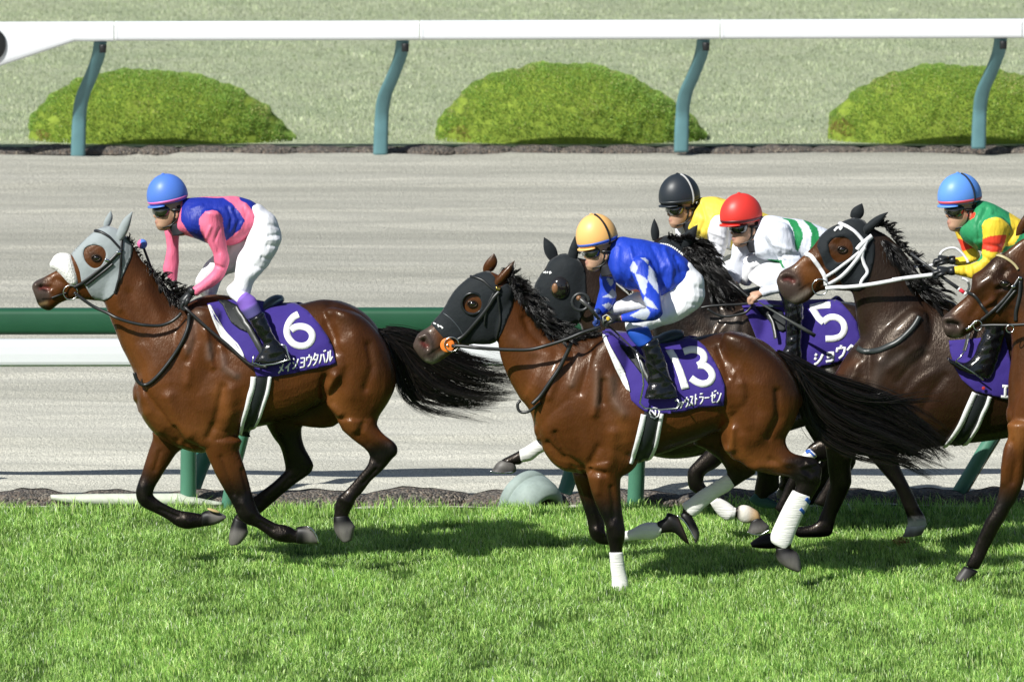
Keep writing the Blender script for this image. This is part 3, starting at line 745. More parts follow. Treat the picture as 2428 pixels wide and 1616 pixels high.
class Horse:
    def __init__(s, label, Y):
        s.Y = Y; s.parts = []; s.root = None; s.label = label; s.bumps = []; s.paints = []; s.late = []
    def loft(s, y=0.0, col='b', n=24, sub=4, cap=0.5):
        l = Loft(s.Y, y, PAL[col], n, sub, cap); s.parts.append(l); return l
    def leg(s, y, *segs):
        """segs: (region, station...)"""
        l = Loft(s.Y, y, PAL['b'], 18, 4, 0.4)
        for q in segs: l.add(q[0], *q[1:])
        s.parts.append(l); return l
    def bump(s, r, pts, rad, amp): s.bumps.append((L2(r, pts), rad, amp))
    def paint(s, r, pts, rad, c, st=1.0, fill=False): s.paints.append((L2(r, pts), rad, PAL[c] if isinstance(c, str) else c, st, fill))
    def make(s, cx, voxel=0.0115, it=5):
        g = P(cx, 1000, s.Y); s.root = thing('horse', s.label, 'horse', (g.x, s.Y, 0), 'racehorses galloping in a bunch')
        me, CC = fuse('body', [l.build() if isinstance(l, Loft) else l for l in s.parts], voxel, it)
        V = vnp(me); N = nnp(me); px = unproj_np(V)
        side = np.clip(np.abs(N[:, 1]) * 1.4, 0, 1)
        for pts, rad, amp in s.bumps:
            d = polydist(px, pts); wgt = np.exp(-(d / rad) ** 2) * side * amp * 1.7
            V += N * wgt[:, None]
        r = np.random.default_rng(5)
        for k in range(10):
            a = r.normal(0, 9, 3); V += N * (0.0011 * np.sin(V @ a + r.uniform(0, 6)))[:, None]
        for pts, rad, c, st, fill in s.paints:
            wgt = np.exp(-(polydist(px, pts) / rad) ** 2) * st
            if fill: wgt = np.maximum(wgt, inpoly(px, pts) * st)
            CC = CC * (1 - wgt[:, None]) + np.array(c)[None] * wgt[:, None]
        me.vertices.foreach_set('co', V.astype(np.float32).ravel()); me.update(); setcol(me, np.clip(CC, 0, 1))
        s.body = link('body', me, m_coat, s.root); s.bvh = bvh_of([s.body])
        for f, a in s.late: f(*a)
        return s
    def eye(s, r, x, y, rad=0.019, lid=True):
        rad *= 1.3; p = C2(r, x, y); h, n, ok = hit(s.bvh, p[0], p[1], s.Y)
        make('eye', ellipsoid(h - n * rad * 0.35, (rad * 1.15, rad, rad), (0.01,0.006,0.004)), m_eye, s.root)
        if lid:
            pts = [P(p[0] + rad * 350 * 1.25 * math.cos(a), p[1] + rad * 350 * 0.85 * math.sin(a), h.y - 0.007) for a in np.linspace(0, 2 * math.pi, 17)]
            make('eyelid', tube(pts, 0.0055, 6, PAL['E']), m_coat, s.root)
        return h
    def ribbon(s, name, r, pts, w_, m=None, col=BK, off=0.009, thick=0.006, extra=None, **k):
        bv = s.bvh if extra is None else extra
        return make(name, ribbon(L2(r, pts), w_, bv, s.Y, off, thick, col, **k), m or m_lthr, s.root)
    def drape(s, name, r, poly, off, thick, m, holes=(), grid=6, mirror=True, bv=None, parent=None, wav=0.0, smooth=2):
        pl = L2(r, poly)
        if smooth: pl = smooth_line(pl + [pl[0]], smooth)[:-1]
        return drape(name, pl, bv or s.bvh, s.Y, off, thick, m, parent or s.root, grid, [smooth_line(L2(r, h) + [C2(r, h[0], h[1])], 3)[:-1] for h in holes], None, s.Y if mirror else None, wav=wav)
    def hoof(s, y, r, *st, col='G', mirror=False):
        if s.root is None: s.late.append((s.hoof, (y, r) + st)); return
        l = Loft(s.Y, y, PAL[col], 20, 3, 0.15); l.sq = 0.85; l.add(r, *st); make('hoof', l.build(), m_hoof, s.root)
    def bandage(s, y, r, *st, m=None, name='bandage'):
        l = Loft(s.Y, y, PAL['w'], 20, 4, 0.2); l.add(r, *st); make(name, l.build(), m or m_band, s.root)
    def shoe(s, y, r, pts, rad=0.005):
        if s.root is None: s.late.append((s.shoe, (y, r, pts))); return
        make('horseshoe', tube([P(*p, s.Y + y) for p in smooth_line(L2(r, pts), 4)], rad, 6, (.6,.6,.6)), m_metal, s.root)
    def ear(s, y, r, base, tip, bulge=1.0, col='c', col2='E', m=None, name='ear', w0=0.022, fold=0.6):
        """base = x1,y1,x2,y2 ; tip = x,y ; leaf-like cupped ear"""
        b1, b2 = Vector(C2(r, *base[:2])), Vector(C2(r, *base[2:])); t = Vector(C2(r, *tip)); l = Loft(s.Y, y, PAL[col], 16, 3, 0.3)
        for f, wd in ((0, .78), (.18, .98), (.38, 1.05 * bulge), (.6, .88 * bulge), (.8, .52), (.93, .22), (1.0, .04)):
            c = (b1 + b2) / 2 * (1 - f) + t * f; d = (b1 - b2) / 2 * wd * 1.0
            cc = PAL[col] if f < .75 else tuple(np.array(PAL[col]) * .4 + np.array(PAL[col2]) * .6)
            l.rows.append([c.x + d.x, c.y + d.y, c.x - d.x, c.y - d.y, w0 * (wd * .9 + .05), y - 0.01 * f, 0, *cc])
        o = make(name, l.build(), m or m_coat, s.root)
        if m is None:   # dark opening
            q = Loft(s.Y, y - w0 * 0.75, PAL[col2], 12, 3, 0.3)
            for f, wd in ((0.1, .3), (.3, .5), (.5, .5), (.7, .35), (.88, .12)):
                c = (b1 + b2) / 2 * (1 - f) + t * f; d = (b1 - b2) / 2 * wd * .8; c = c + (b2 - b1) * 0.12
                q.rows.append([c.x + d.x, c.y + d.y, c.x - d.x, c.y - d.y, 0.006, y - w0 * (.85 - .35 * f), 0, *PAL[col2]])
            make('ear_opening', q.build(), m_coat, s.root)
        return o
    def mane(s, r, crest, flow, count, length, m=None, rr=0.003, ycrest=0.0, jit=0.01, name='mane', drop=0.06, frizz=0.012, col=(0.006,0.005,0.0048)):
        """crest polyline px; flow = list of (dx,dy) px end offsets per crest point"""
        gs = []
        cr = smooth_line(L2(r, crest), 3); fl = resample(np.array(flow, float), 1) ; n = len(cr)
        for i, p in enumerate(cr):
            f = [np.interp(i / (n - 1), np.linspace(0, 1, len(fl)), fl[:, k]) for k in (0, 1)]
            g = []
            for t in np.linspace(0, 1, 6):
                yy = s.Y + ycrest - drop * math.sin(t * 1.6) * length
                q = P(p[0] + f[0] * t, p[1] + f[1] * t ** 1.3 - 6 * math.sin(t * 3.14) * 0.3, yy); g.append(q)
            gs.append(g)
        return hair(name, gs, count, m or m_hair, s.root, rr, jit, frizz, 10, col)
    def tail(s, guides, ys, count, jit=0.02, frizz=0.03, rr=0.0035, col=(0.006,0.005,0.0048), name='tail'):
        gs = [[P(x, y, s.Y + np.interp(i / (len(g) - 1), [0, 1], ys)) for i, (x, y) in enumerate(g)] for g in guides]
        hair(name, gs, count, m_hair, s.root, rr, jit, frizz, 18, col, col2=(0.014,0.010,0.008))
    def rein(s, name, r, pts, ys, rad=0.011, col=BK, off=0.014, bv=True, m=None, flat=None):
        return make(name, cord(L2(r, pts) if r else pts, rad, s.bvh if bv else None, [s.Y + y for y in ys], off, col, 6, flat), m or m_lthr, s.root)
# glyph strokes in a unit box (y up)
GL = {'シ': [[.08,.88,.36,.74],[.04,.58,.32,.44],[.1,.06,.42,.16,.72,.42,.92,.8]], 'ョ': [[.15,.82,.82,.82,.82,.06],[.2,.46,.8,.46],[.12,.1,.82,.1]],
 'ウ': [[.5,1,.5,.8],[.12,.5,.12,.78,.88,.78,.85,.5,.7,.22,.35,.02]], 'タ': [[.42,.97,.3,.68,.06,.42],[.38,.8,.88,.8,.76,.46,.5,.18,.2,.02],[.34,.52,.62,.36]],
 'バ': [[.32,.75,.24,.4,.05,.08],[.58,.75,.78,.45,.93,.08],[.7,1,.77,.87],[.88,1.03,.95,.9]], 'ル': [[.3,.85,.28,.4,.05,.05],[.6,.92,.6,.1,.97,.45]],
 'メ': [[.78,.95,.5,.4,.1,.03],[.22,.66,.86,.2]], 'イ': [[.88,.95,.5,.6,.08,.4],[.56,.62,.56,0]], 'フ': [[.1,.87,.9,.87,.72,.4,.25,.03]],
 'ァ': [[.1,.7,.9,.7,.75,.45],[.5,.55,.45,.25,.2,.02]], 'ス': [[.15,.88,.82,.88,.56,.4,.06,.05],[.55,.42,.93,.05]], 'ト': [[.35,1,.35,0],[.38,.65,.85,.42]],
 'ラ': [[.2,.94,.8,.94],[.1,.64,.9,.64,.76,.3,.35,0]], 'ー': [[.03,.5,.97,.5]], 'ゼ': [[.04,.6,.88,.7,.68,.42],[.34,.92,.34,.1,.9,.1],[.7,1.02,.77,.9],[.88,1.05,.95,.93]],
 'ン': [[.08,.86,.38,.7],[.08,.05,.5,.25,.92,.78]], 'ヘ': [[.0,.35,.34,.82,1.0,.12]], 'エ': [[.15,.88,.85,.88],[.5,.88,.5,.1],[.04,.1,.96,.1]]}
def glyphs(s, r, items, bv, wpx, parent, name='lettering'):
    """items: (char, x0, x1, ytop, ybot, skew)"""
    parts = []
    for it in items:
        ch, x0, x1, yt, yb = it[:5]; sk = it[5] if len(it) > 5 else 0; tl = it[6] if len(it) > 6 else 0
        for st in GL[ch]:
            pts = [C2(r, x0 + (x1 - x0) * st[i] + sk * st[i + 1], yb + (yt - yb) * st[i + 1] + tl * st[i]) for i in range(0, len(st), 2)]
            parts.append(ribbon(pts, wpx, bv, s.Y, 0.0035, 0.003, WH, straight=True))
    return make(name, join(parts), m_white, parent)
def strokes(s, r, lines, wz, bv, parent, name='number', n=6, straight=()):
    parts = [ribbon(L2(r, l), wz / REG[r][2], bv, s.Y, 0.004, 0.004, WH, n=n, straight=(i in straight)) for i, l in enumerate(lines)]
    return make(name, join(parts), m_white, parent)
# ============================================================ horse 6
h = H1 = Horse('bay horse with grey hood and white fleece noseband, out in front', -0.8)
l = h.loft(n=24)   # head
l.add('A', (298,1085,312,1150,.030,None,0,'m'),(305,1062,330,1200,.046,None,0,'m'),(335,1035,352,1262,.055,None,0,'m'),(400,1003,400,1305,.057,None,.1,'m'),(470,966,470,1318,.054,None,.15,'b'),
  (545,925,560,1250,.056,None,.1,'b'),(610,868,680,1210,.062),(680,780,790,1215,.075),(775,688,900,1222,.088,None,-.1),(860,608,985,1225,.094,None,-.15),(925,560,1050,1180,.094,None,-.1),(1000,538,1120,1080,.088),(1080,560,1160,990,.078,None,.2),(1150,612,1170,930,.07,None,.2))
l = h.loft(n=26)   # neck
l.add('A', (1075,575,960,1130,.070,None,.3),(1165,640,965,1215,.078,None,.35),(1245,715,985,1265,.084,None,.35),(1330,850,1035,1400,.092,None,.35))
l.add('C', (643,150,290,715,.105,None,.35),(735,300,340,860,.125,None,.35),(850,430,410,1000,.15,None,.35),(985,470,470,1150,.185,None,.3),(1150,470,465,1330,.21,None,.25),(1290,520,500,1480,.22,None,.1))
l = h.loft(n=32, sub=4)   # trunk
l.add('X', (322,905,325,955,.10),(345,850,338,990,.18),(385,775,372,1030,.22),(430,728,418,1058,.235,None,.2),(480,702,478,1075,.245,None,.3),(530,700,535,1055,.265,None,.3),(590,712,588,1019,.285,None,.15),
  (650,722,645,1004,.295,None,.05),(704,720,702,987,.29,None,.1),(768,708,758,960,.275,None,.2),(825,721,808,945,.26,None,.2),(875,753,858,945,.225,None,.1),(910,803,900,930,.17),(930,850,925,905,.10))
# shoulder, thigh masses
l = h.loft(-.125); l.add('X', (455,735,520,745,.07),(405,800,545,815,.11),(375,870,560,900,.125),(365,940,560,970,.125),(390,1000,565,1030,.115),(440,1045,570,1062,.09),(480,1060,566,1065,.07))
l = h.loft(.125); l.add('X', (455,735,520,745,.07),(405,800,545,815,.11),(375,870,560,900,.12),(365,940,540,970,.12),(360,1000,500,1040,.10))
l = h.loft(-.13); l.add('X', (770,735,870,760,.10),(768,800,916,815,.135),(774,870,938,872,.145),(770,925,938,915,.135),(776,958,922,952,.115),(797,990,900,986,.09),(812,1020,893,1012,.07))
l = h.loft(.13); l.add('X', (770,735,870,760,.10),(760,800,916,815,.13),(740,870,930,872,.13),(690,930,900,935,.12),(650,985,790,1010,.09))
# near hind below stifle
h.leg(-.15, ('M', (275,170,705,150,.080),(345,280,722,235,.072),(460,380,790,320,.06),(560,455,870,385,.050,None,0,'d'),(615,515,930,450,.043,None,0,'k'),(630,575,930,520,.040,None,0,'k'),(606,660,850,622,.036,None,0,'k'),(540,740,770,710,.030,None,0,'k'),(450,840,640,830,.027,None,0,'k'),(375,920,550,950,.028,None,0,'k'),(290,995,480,1020,.036,None,0,'k'),(256,1075,440,1110,.035,None,0,'k'),(246,1160,400,1175,.030,None,0,'k'),(238,1230,395,1215,.030,None,0,'k')))
h.hoof(-.15, 'M', (238,1215,388,1200,.036,None,0,'k'),(232,1270,420,1250,.045,None,0,'k'),(245,1370,455,1300,.052,None,0,'g'),(290,1450,466,1340,.056,None,0,'g'),(330,1490,440,1470,.057,None,0,'g'))
# far hind
h.leg(.15, ('E', (1235,330,1560,250,.10),(1255,370,1528,330,.085,None,0,'d'),(1300,450,1522,430,.070,None,0,'k'),(1350,520,1545,520,.06,None,0,'k'),(1378,620,1590,600,.05,None,0,'k'),(1388,695,1618,665,.043,None,0,'k'),(1365,725,1585,730,.04,None,0,'k'),(1290,795,1480,800,.032,None,0,'k'),(1200,860,1380,880,.028,None,0,'k'),(1120,920,1290,960,.028,None,0,'k'),(1060,980,1200,1035,.035,None,0,'k'),(1015,1040,1110,1100,.032,None,0,'k'),(990,1080,1095,1120,.032,None,0,'k')))
h.hoof(.15, 'E', (1000,1060,1095,1110,.034,None,0,'k'),(975,1120,1100,1150,.042,None,0,'k'),(960,1180,1106,1175,.05,None,0,'g'),(956,1240,1090,1215,.055,None,0,'g'),(962,1275,1045,1265,.055,None,0,'g'))
# near fore, folded back
h.leg(-.15, ('E', (745,470,1060,470,.085),(775,560,1035,535,.075),(810,640,1052,600,.068),(855,735,1085,700,.058,None,0,'c'),(905,820,1110,790,.05,None,0,'d'),(955,905,1135,880,.042,None,0,'k'),(1000,985,1160,955,.042,None,0,'k'),(1030,1055,1188,1020,.042,None,0,'k'),(1082,1110,1215,1050,.036,None,0,'k'),(1165,1140,1270,1082,.028,None,0,'k'),(1240,1190,1330,1110,.026,None,0,'k'),(1300,1236,1385,1118,.034,None,0,'k'),(1370,1260,1440,1135,.034,None,0,'k'),(1450,1266,1480,1165,.03,None,0,'k'),(1500,1268,1500,1150,.032,None,0,'k')))
h.hoof(-.15, 'E', (1480,1266,1485,1140,.036,None,0,'k'),(1530,1270,1520,1132,.045,None,0,'k'),(1580,1272,1575,1133,.052,None,0,'g'),(1630,1272,1612,1160,.055,None,0,'g'),(1652,1265,1640,1215,.055,None,0,'g'))
h.shoe(-.21, 'E', (1565,1135,1600,1160,1630,1200,1650,1262))
# far fore, folded back
h.leg(.14, ('E', (360,400,640,520,.085,None,0,'c'),(362,455,560,575,.07,None,0,'c'),(335,540,510,645,.06,None,0,'c'),(308,630,465,705,.052,None,0,'c'),(280,725,425,770,.044,None,0,'d'),(252,800,388,830,.042,None,0,'k'),(236,865,372,885,.042,None,0,'k'),(248,935,395,910,.042,None,0,'k'),(292,988,440,942,.036,None,0,'k'),(385,1035,530,988,.027,None,0,'k'),(470,1080,600,1012,.026,None,0,'k'),(555,1135,655,1020,.033,None,0,'k'),(630,1152,705,1030,.034,None,0,'k'),(720,1140,745,1040,.03,None,0,'k'),(770,1132,770,1045,.03,None,0,'k')))
h.hoof(.14, 'E', (750,1135,745,1030,.036,None,0,'k'),(800,1130,785,1012,.046,None,0,'k'),(850,1118,840,1018,.052,None,0,'g'),(900,1095,900,1035,.052,None,0,'g'),(935,1068,932,1056,.045,None,0,'g'))
# muscle relief
h.bump('D', (1110,300,1120,420,1090,500,1140,640,1160,760), 12, -.010); h.bump('D', (1190,330,1300,380), 26, .010)
h.bump('D', (1150,980,1090,1100,1110,1240,1200,1330), 9, .012); h.bump('D', (1060,1000,1040,1100,1050,1180), 8, -.016)
h.bump('D', (1330,640,1330,900,1300,1150), 20, .008); h.bump('D', (1470,700,1500,900,1440,1100), 10, -.008); h.bump('D', (1210,700,1230,860,1180,980), 16, .009)
h.bump('E', (280,60,380,200,450,290,560,470), 8, -.011); h.bump('E', (490,140,520,230,560,330,640,430), 14, .012); h.bump('E', (330,260,420,380), 16, .012)
h.bump('E', (910,60,880,200,850,330,800,440), 9, -.009); h.bump('E', (980,80,960,250,920,400), 16, .008); h.bump('E', (540,370,620,490,700,520), 7, -.010)
h.bump('C', (1020,620,1040,800,960,1000), 9, -.008); h.bump('C', (1130,720,1150,900,1190,1050), 8, .009); h.bump('C', (1270,880,1300,1050,1400,1130), 10, .009); h.bump('C', (950,900,980,1080,960,1200), 12, .008)
h.bump('C', (300,400,330,520), 8, .006); h.bump('C', (430,380,480,600,520,800), 14, -.006); h.bump('C', (560,300,640,480,700,600), 14, .006)
h.bump('A', (390,1090,450,1110), 7, -.016); h.bump('A', (330,1080,380,1065,440,1080,470,1130), 5, .007); h.bump('A', (520,1030,620,1080,600,1160), 8, -.006)
h.bump('M', (840,360,900,440,880,520), 10, .005); h.bump('M', (640,560,720,640), 7, -.005); h.bump('E', (1060,700,1100,860), 6, -.005)
h.paint('A', (330,1100,400,1120,440,1180,350,1180), 9, 'm', .9, True); h.paint('A', (375,1105,420,1095,445,1115), 5, 'r', .9); h.paint('A', (390,1120,440,1135), 2.5, 'k', .9)
h.paint('A', (350,1230,420,1300,480,1310), 8, 'k', .7); h.paint('A', (375,1260,430,1245), 4, 't', .6); h.paint('A', (400,1210,470,1210,560,1165), 3, 'k', .9)
h.paint('D', (850,300,1050,290,1190,300), 7, 'd', .8); h.paint('X', (430,730,500,712), 14, 'd', .5); h.paint('D', (1550,560,1640,720,1690,900,1710,1000), 6, (.42,.25,.19), .0)
h.paint('E', (1240,360,1420,330,1640,230), 14, 'd', .7)  # belly underside darkened in the coat colour to imitate its shadow
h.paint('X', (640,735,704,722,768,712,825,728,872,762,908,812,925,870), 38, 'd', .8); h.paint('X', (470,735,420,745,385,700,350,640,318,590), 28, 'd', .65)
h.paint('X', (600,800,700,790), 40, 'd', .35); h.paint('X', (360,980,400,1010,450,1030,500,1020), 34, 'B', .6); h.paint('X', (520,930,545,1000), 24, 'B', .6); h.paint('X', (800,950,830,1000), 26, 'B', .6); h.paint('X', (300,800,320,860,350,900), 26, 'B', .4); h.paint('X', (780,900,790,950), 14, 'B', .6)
h.paint('X', (610,950,680,960,740,940), 22, 'B', .4); h.paint('X', (620,1000,700,985,760,955), 13, 'd', .7)  # tan lower flank; dark stroke paints shade under the belly
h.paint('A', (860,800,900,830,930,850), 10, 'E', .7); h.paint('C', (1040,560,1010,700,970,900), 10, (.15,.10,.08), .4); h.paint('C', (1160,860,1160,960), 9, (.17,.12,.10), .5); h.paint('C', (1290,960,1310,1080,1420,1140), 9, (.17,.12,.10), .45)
for q in (('E', (1060,960,1110,1040), 12, .007), ('E', (1030,900,1040,1000), 6, -.004), ('E', (290,830,300,920), 12, .006), ('E', (350,900,380,920), 6, -.005), ('E', (1350,1210,1400,1190), 9, .006), ('E', (620,1080,650,1100), 9, .006), ('E', (420,1000,560,1060), 3, -.005), ('E', (1200,1100,1300,1160), 3, -.005),
  ('M', (860,450,900,520), 10, .006), ('M', (560,850,700,700), 4, -.006), ('M', (330,1020,400,1060), 8, .006), ('M', (560,200,520,320,600,420), 8, -.008), ('M', (420,180,460,260), 10, .008), ('E', (900,600,960,760,1000,880), 6, -.006), ('E', (420,560,380,700), 5, -.005)): h.bump(*q)
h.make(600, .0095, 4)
h.ear(.055, 'A', (955,545,1030,525), (1028,392), 1.0, m=m_hoodg, w0=.02); h.ear(-.055, 'A', (1075,600,1130,690), (1232,400), 1.0, m=m_hoodg, w0=.026)
h.eye('A', 893, 828, .018)
hood = h.drape('hood', 'A', (665,790,720,690,800,635,870,590,930,552,1000,535,1080,555,1140,610,1185,640,1215,690,1228,740,1210,830,1180,900,1150,970,1110,1050,1080,1130,1030,1190,960,1222,880,1205,830,1150,790,1080,760,1060,745,960,710,870), .007, .006, m_hoodg,
   holes=[(775,790,790,740,840,712,900,708,960,735,985,790,970,850,935,905,880,925,830,900,790,850)], grid=5)
hb = bvh_of([h.body, hood])
l = Loft(h.Y, 0, (0.8,.8,.8), 22, 4, .6); l.add('A', (560,905,600,990,.062),(500,850,640,1050,.085),(480,870,690,1055,.092),(520,830,745,1040,.094),(570,800,740,990,.085))
l = Loft(h.Y, 0, (0.8,.8,.8), 22, 5, .7)
l.add('A', (478,925,560,780,.045,.0),(520,945,640,790,.075),(560,985,690,850,.093),(600,1030,728,940,.097),(640,1068,748,1020,.09),(670,1078,745,1060,.07))
make('fleece_noseband', l.build(), m_fleece, h.root)
h.ribbon('browband', 'A', (880,580,940,590,1010,630,1060,680,1110,735,1140,760), 5.5, extra=hb, off=.012)
h.ribbon('cheekpiece', 'A', (1135,750,1090,790,1030,850,960,910,850,1000,750,1070,690,1100), 8, extra=hb, off=.013)
h.ribbon('cheekpiece', 'A', (1050,880,980,940,890,1010,800,1080), 5, extra=hb, off=.012)
h.ribbon('throat_strap', 'A', (1130,640,1125,760,1120,900,1110,1000,1090,1080,1070,1160), 6, extra=hb, off=.012)
h.ribbon('chin_strap', 'A', (480,1200,560,1170,620,1150), 4, off=.008)
h.ribbon('buckle', 'A', (1085,780,1120,775), 7, m=m_metal, extra=hb, off=.017)
h.ribbon('buckle', 'A', (975,845,1010,855), 7, m=m_metal, extra=hb, off=.017)
cpt = C2('A', 655, 1150); hh, nn, ok = hit(h.bvh, *cpt, h.Y)
make('bit_ring', tube([P(cpt[0] + 17 * math.cos(a), cpt[1] + 17 * math.sin(a), hh.y - .018) for a in np.linspace(0, 2 * math.pi, 25)], .0045, 6), m_metal, h.root)
h.rein('rein', None, L2('A', 690,1150,760,1205,870,1280,1000,1340) + L2('C', 300,600,420,640,560,668,700,672,800,640,870,590,900,555), [-.12,-.14,-.2,-.22,-.2,-.2], .011)
h.rein('yoke_strap', 'C', (975,560,965,680,905,830,810,980,700,1120,610,1205,545,1222,490,1180,466,1110), [-.2,-.2,-.2,-.2], .013)
h.mane('A', (1190,650,1230,700,1290,790,1350,880,1430,990,1500,1100,1600,1200), [(4,-7),(7,-3),(9,2),(10,4),(12,2),(14,4)], 600, 1.0, jit=.004, rr=.003)
h.mane('C', (640,180,720,240,800,330,880,400,940,440), [(10,-2),(18,0),(34,-8),(48,-16),(44,-26)], 420, .8, ycrest=-.02, jit=.008, frizz=.02)
h.mane('C', (560,60,640,180,720,300,800,400,860,450), [(8,20),(12,26),(14,30),(10,32),(6,24)], 700, 1.0, ycrest=-.01, jit=.006, name='mane')
tg = [L2('K',270,260,420,275,600,330,800,380,1000,470,1250,560,1480,600), L2('K',270,270,430,310,640,420,850,520,1080,600,1300,650,1520,690), L2('K',275,290,420,380,600,540,800,680,1050,760,1300,780,1540,790),
      L2('K',280,300,400,420,520,600,680,760,900,850,1150,880,1400,860), L2('K',285,320,370,440,450,620,560,780,760,860,1000,920,1300,930), L2('K',290,330,330,480,380,640,460,800,600,870,900,900,1200,960)]
h.tail(tg, (0.02, 0.10), 2200, jit=.026, frizz=.04, rr=.0022)
h.tail([L2('K',150,250,270,262,400,290,520,360), L2('K',160,270,290,330,400,420,500,520), L2('K',230,300,310,380,370,480,420,600)], (0, .02), 500, jit=.012, frizz=.01, name='tail_top')
# dock
# ---- saddle cloth, girth, saddle of horse 6
def tack_cloth(h, label, r, poly, stripe_r=None, stripe=None, off=.016, mirror=True):
    t = thing('saddle_cloth', label, 'saddle cloth', tuple(h.root.location + Vector((0, 0, 1.2))), 'purple race saddle cloths')
    c = drape('cloth', L2(r, poly) if r else poly, h.bvh, h.Y, off, .010, m_purple, t, 6, (), None, h.Y if mirror else None, wav=.002)
    bv = bvh_of([h.body, c])
    if stripe: drape('white_border', L2(stripe_r, stripe), bv, h.Y, .012, .008, m_white, t, 3.5)
    return t, c, bv
X6 = L2('C', 1140,475,1250,455,1400,440,1600,430) + L2('D', 560,330,680,308,790,320,900,388,1000,500,1080,620,1130,720,1165,870,1000,905,800,950,570,990,430,985,385,880) + L2('C', 1565,1005,1545,1035,1490,960,1400,840,1300,730,1210,610)
sc1, cl1, bv1 = tack_cloth(h, 'purple saddle cloth with white number 6 on the leading bay horse', None, X6)
make('white_border', ribbon(L2('C', 1158,484,1190,560,1228,640,1280,735,1340,815,1400,870,1450,930,1484,978), 10, bv1, h.Y, .007, .005, WH, wlist=[6,9,13,17,22,20,13,4]), m_white, sc1)
strokes(h, 'D', [(815,412,765,440,722,500,706,570,722,630,770,685,835,706,900,692,938,645,940,590,905,545,850,525,790,530,745,560)], 62, bv1, sc1)
glyphs(h, 'D', [('メ',622,682,868,962,6,-8),('イ',684,742,860,945,6,-6),('シ',752,812,808,925,8,-8),('ョ',820,878,800,918,6,-8),('ウ',882,938,788,904,6,-8),('タ',940,1000,770,892,6,-8),('バ',1006,1066,752,880,4,-8),('ル',1070,1132,740,868,4,-8)], bv1, 3.6, sc1)
# ============================================================ horse 13
h = H2 = Horse('bay horse with black hood, orange bit disc and white leg bandages, nearest the camera', -1.5)
l = h.loft(n=24)
l.add('F', (108,1080,120,1152,.030,None,0,'m'),(118,1045,150,1196,.046,None,0,'m'),(150,1003,195,1236,.056,None,0,'m'),(222,955,255,1250,.057,None,.1,'m'),(285,888,340,1205,.056,None,.1,'b'),(335,825,440,1135,.060,None,.1),(385,738,570,1094,.072),(435,668,690,1090,.085,None,-.1),
  (520,590,780,1035,.093,None,-.15),(600,548,825,925,.094,None,-.1),(690,532,850,820,.088),(770,565,865,745,.078,None,.2))
l = h.loft(n=26)
l.add('F', (735,570,755,1050,.072,None,.3),(850,640,765,1150,.082,None,.35),(925,740,785,1240,.09,None,.35),(1005,860,840,1380,.10,None,.35),(1110,970,930,1530,.125,None,.35))
l.add('X', (1317,797,1238,950,.155,None,.35),(1363,798,1258,978,.18,None,.3),(1418,791,1268,1017,.205,None,.25),(1455,795,1272,1045,.215,None,.1))
l = h.loft(n=32)
l.add('X', (1274,985,1278,1035,.10),(1295,930,1292,1072,.18),(1330,860,1325,1108,.22),(1380,805,1375,1122,.235,None,.2),(1430,788,1428,1120,.245,None,.3),(1480,790,1480,1108,.265,None,.3),(1540,800,1540,1086,.29,None,.15),(1600,805,1600,1064,.295,None,.05),
  (1650,799,1655,1042,.29,None,.1),(1705,788,1710,1020,.28,None,.2),(1758,793,1765,1008,.265,None,.2),(1808,808,1812,1002,.25,None,.2),(1852,845,1852,992,.2,None,.1),(1885,893,1882,982,.13),(1897,930,1895,965,.07))
l = h.loft(-.125); l.add('X', (1430,800,1480,820,.07),(1365,860,1500,885,.11),(1325,930,1510,965,.125),(1320,1000,1510,1035,.125),(1345,1060,1515,1090,.115),(1380,1100,1500,1115,.09),(1392,1125,1475,1128,.08))
l = h.loft(.125); l.add('X', (1430,800,1480,820,.07),(1365,860,1500,885,.11),(1310,930,1490,965,.12),(1300,1010,1470,1045,.12),(1310,1080,1450,1100,.10))
l = h.loft(-.13); l.add('X', (1712,795,1800,812,.10),(1708,850,1862,862,.135),(1714,915,1894,920,.147),(1709,975,1898,960,.145),(1708,1025,1884,1004,.13),(1716,1063,1868,1032,.11),(1738,1090,1862,1050,.09))
l = h.loft(.13); l.add('X', (1712,795,1800,812,.10),(1705,850,1862,862,.13),(1690,915,1880,920,.14),(1660,980,1860,985,.12),(1640,1040,1790,1075,.09))
h.leg(-.15, ('X', (1716,1066,1866,1030,.088),(1748,1092,1866,1052,.078),(1788,1114,1878,1070,.068,None,0,'c'),(1832,1126,1902,1078,.056,None,0,'d'),(1872,1132,1932,1084,.046,None,0,'k'),(1886,1146,1950,1108,.043,None,0,'k'),(1882,1164,1944,1150,.04,None,0,'k'),(1872,1180,1928,1180,.034,None,0,'k'),(1850,1222,1904,1222,.026,None,0,'k'),(1832,1262,1880,1264,.03,None,0,'k'),(1838,1292,1876,1294,.03,None,0,'k'),(1842,1310,1874,1306,.03,None,0,'k')))
h.leg(.15, ('N', (400,60,900,60,.10,None,0,'d'),(560,130,1030,180,.085,None,0,'k'),(700,230,1090,290,.07,None,0,'k'),(775,330,1140,400,.05,None,0,'k'),(800,410,1010,490,.04,None,0,'k'),(745,460,870,580,.030,None,0,'k'),(500,630,620,720,.026,None,0,'k'),(330,750,430,870,.03,None,0,'k'),(290,800,400,910,.032,None,0,'k'),(275,850,410,935,.032,None,0,'k')))
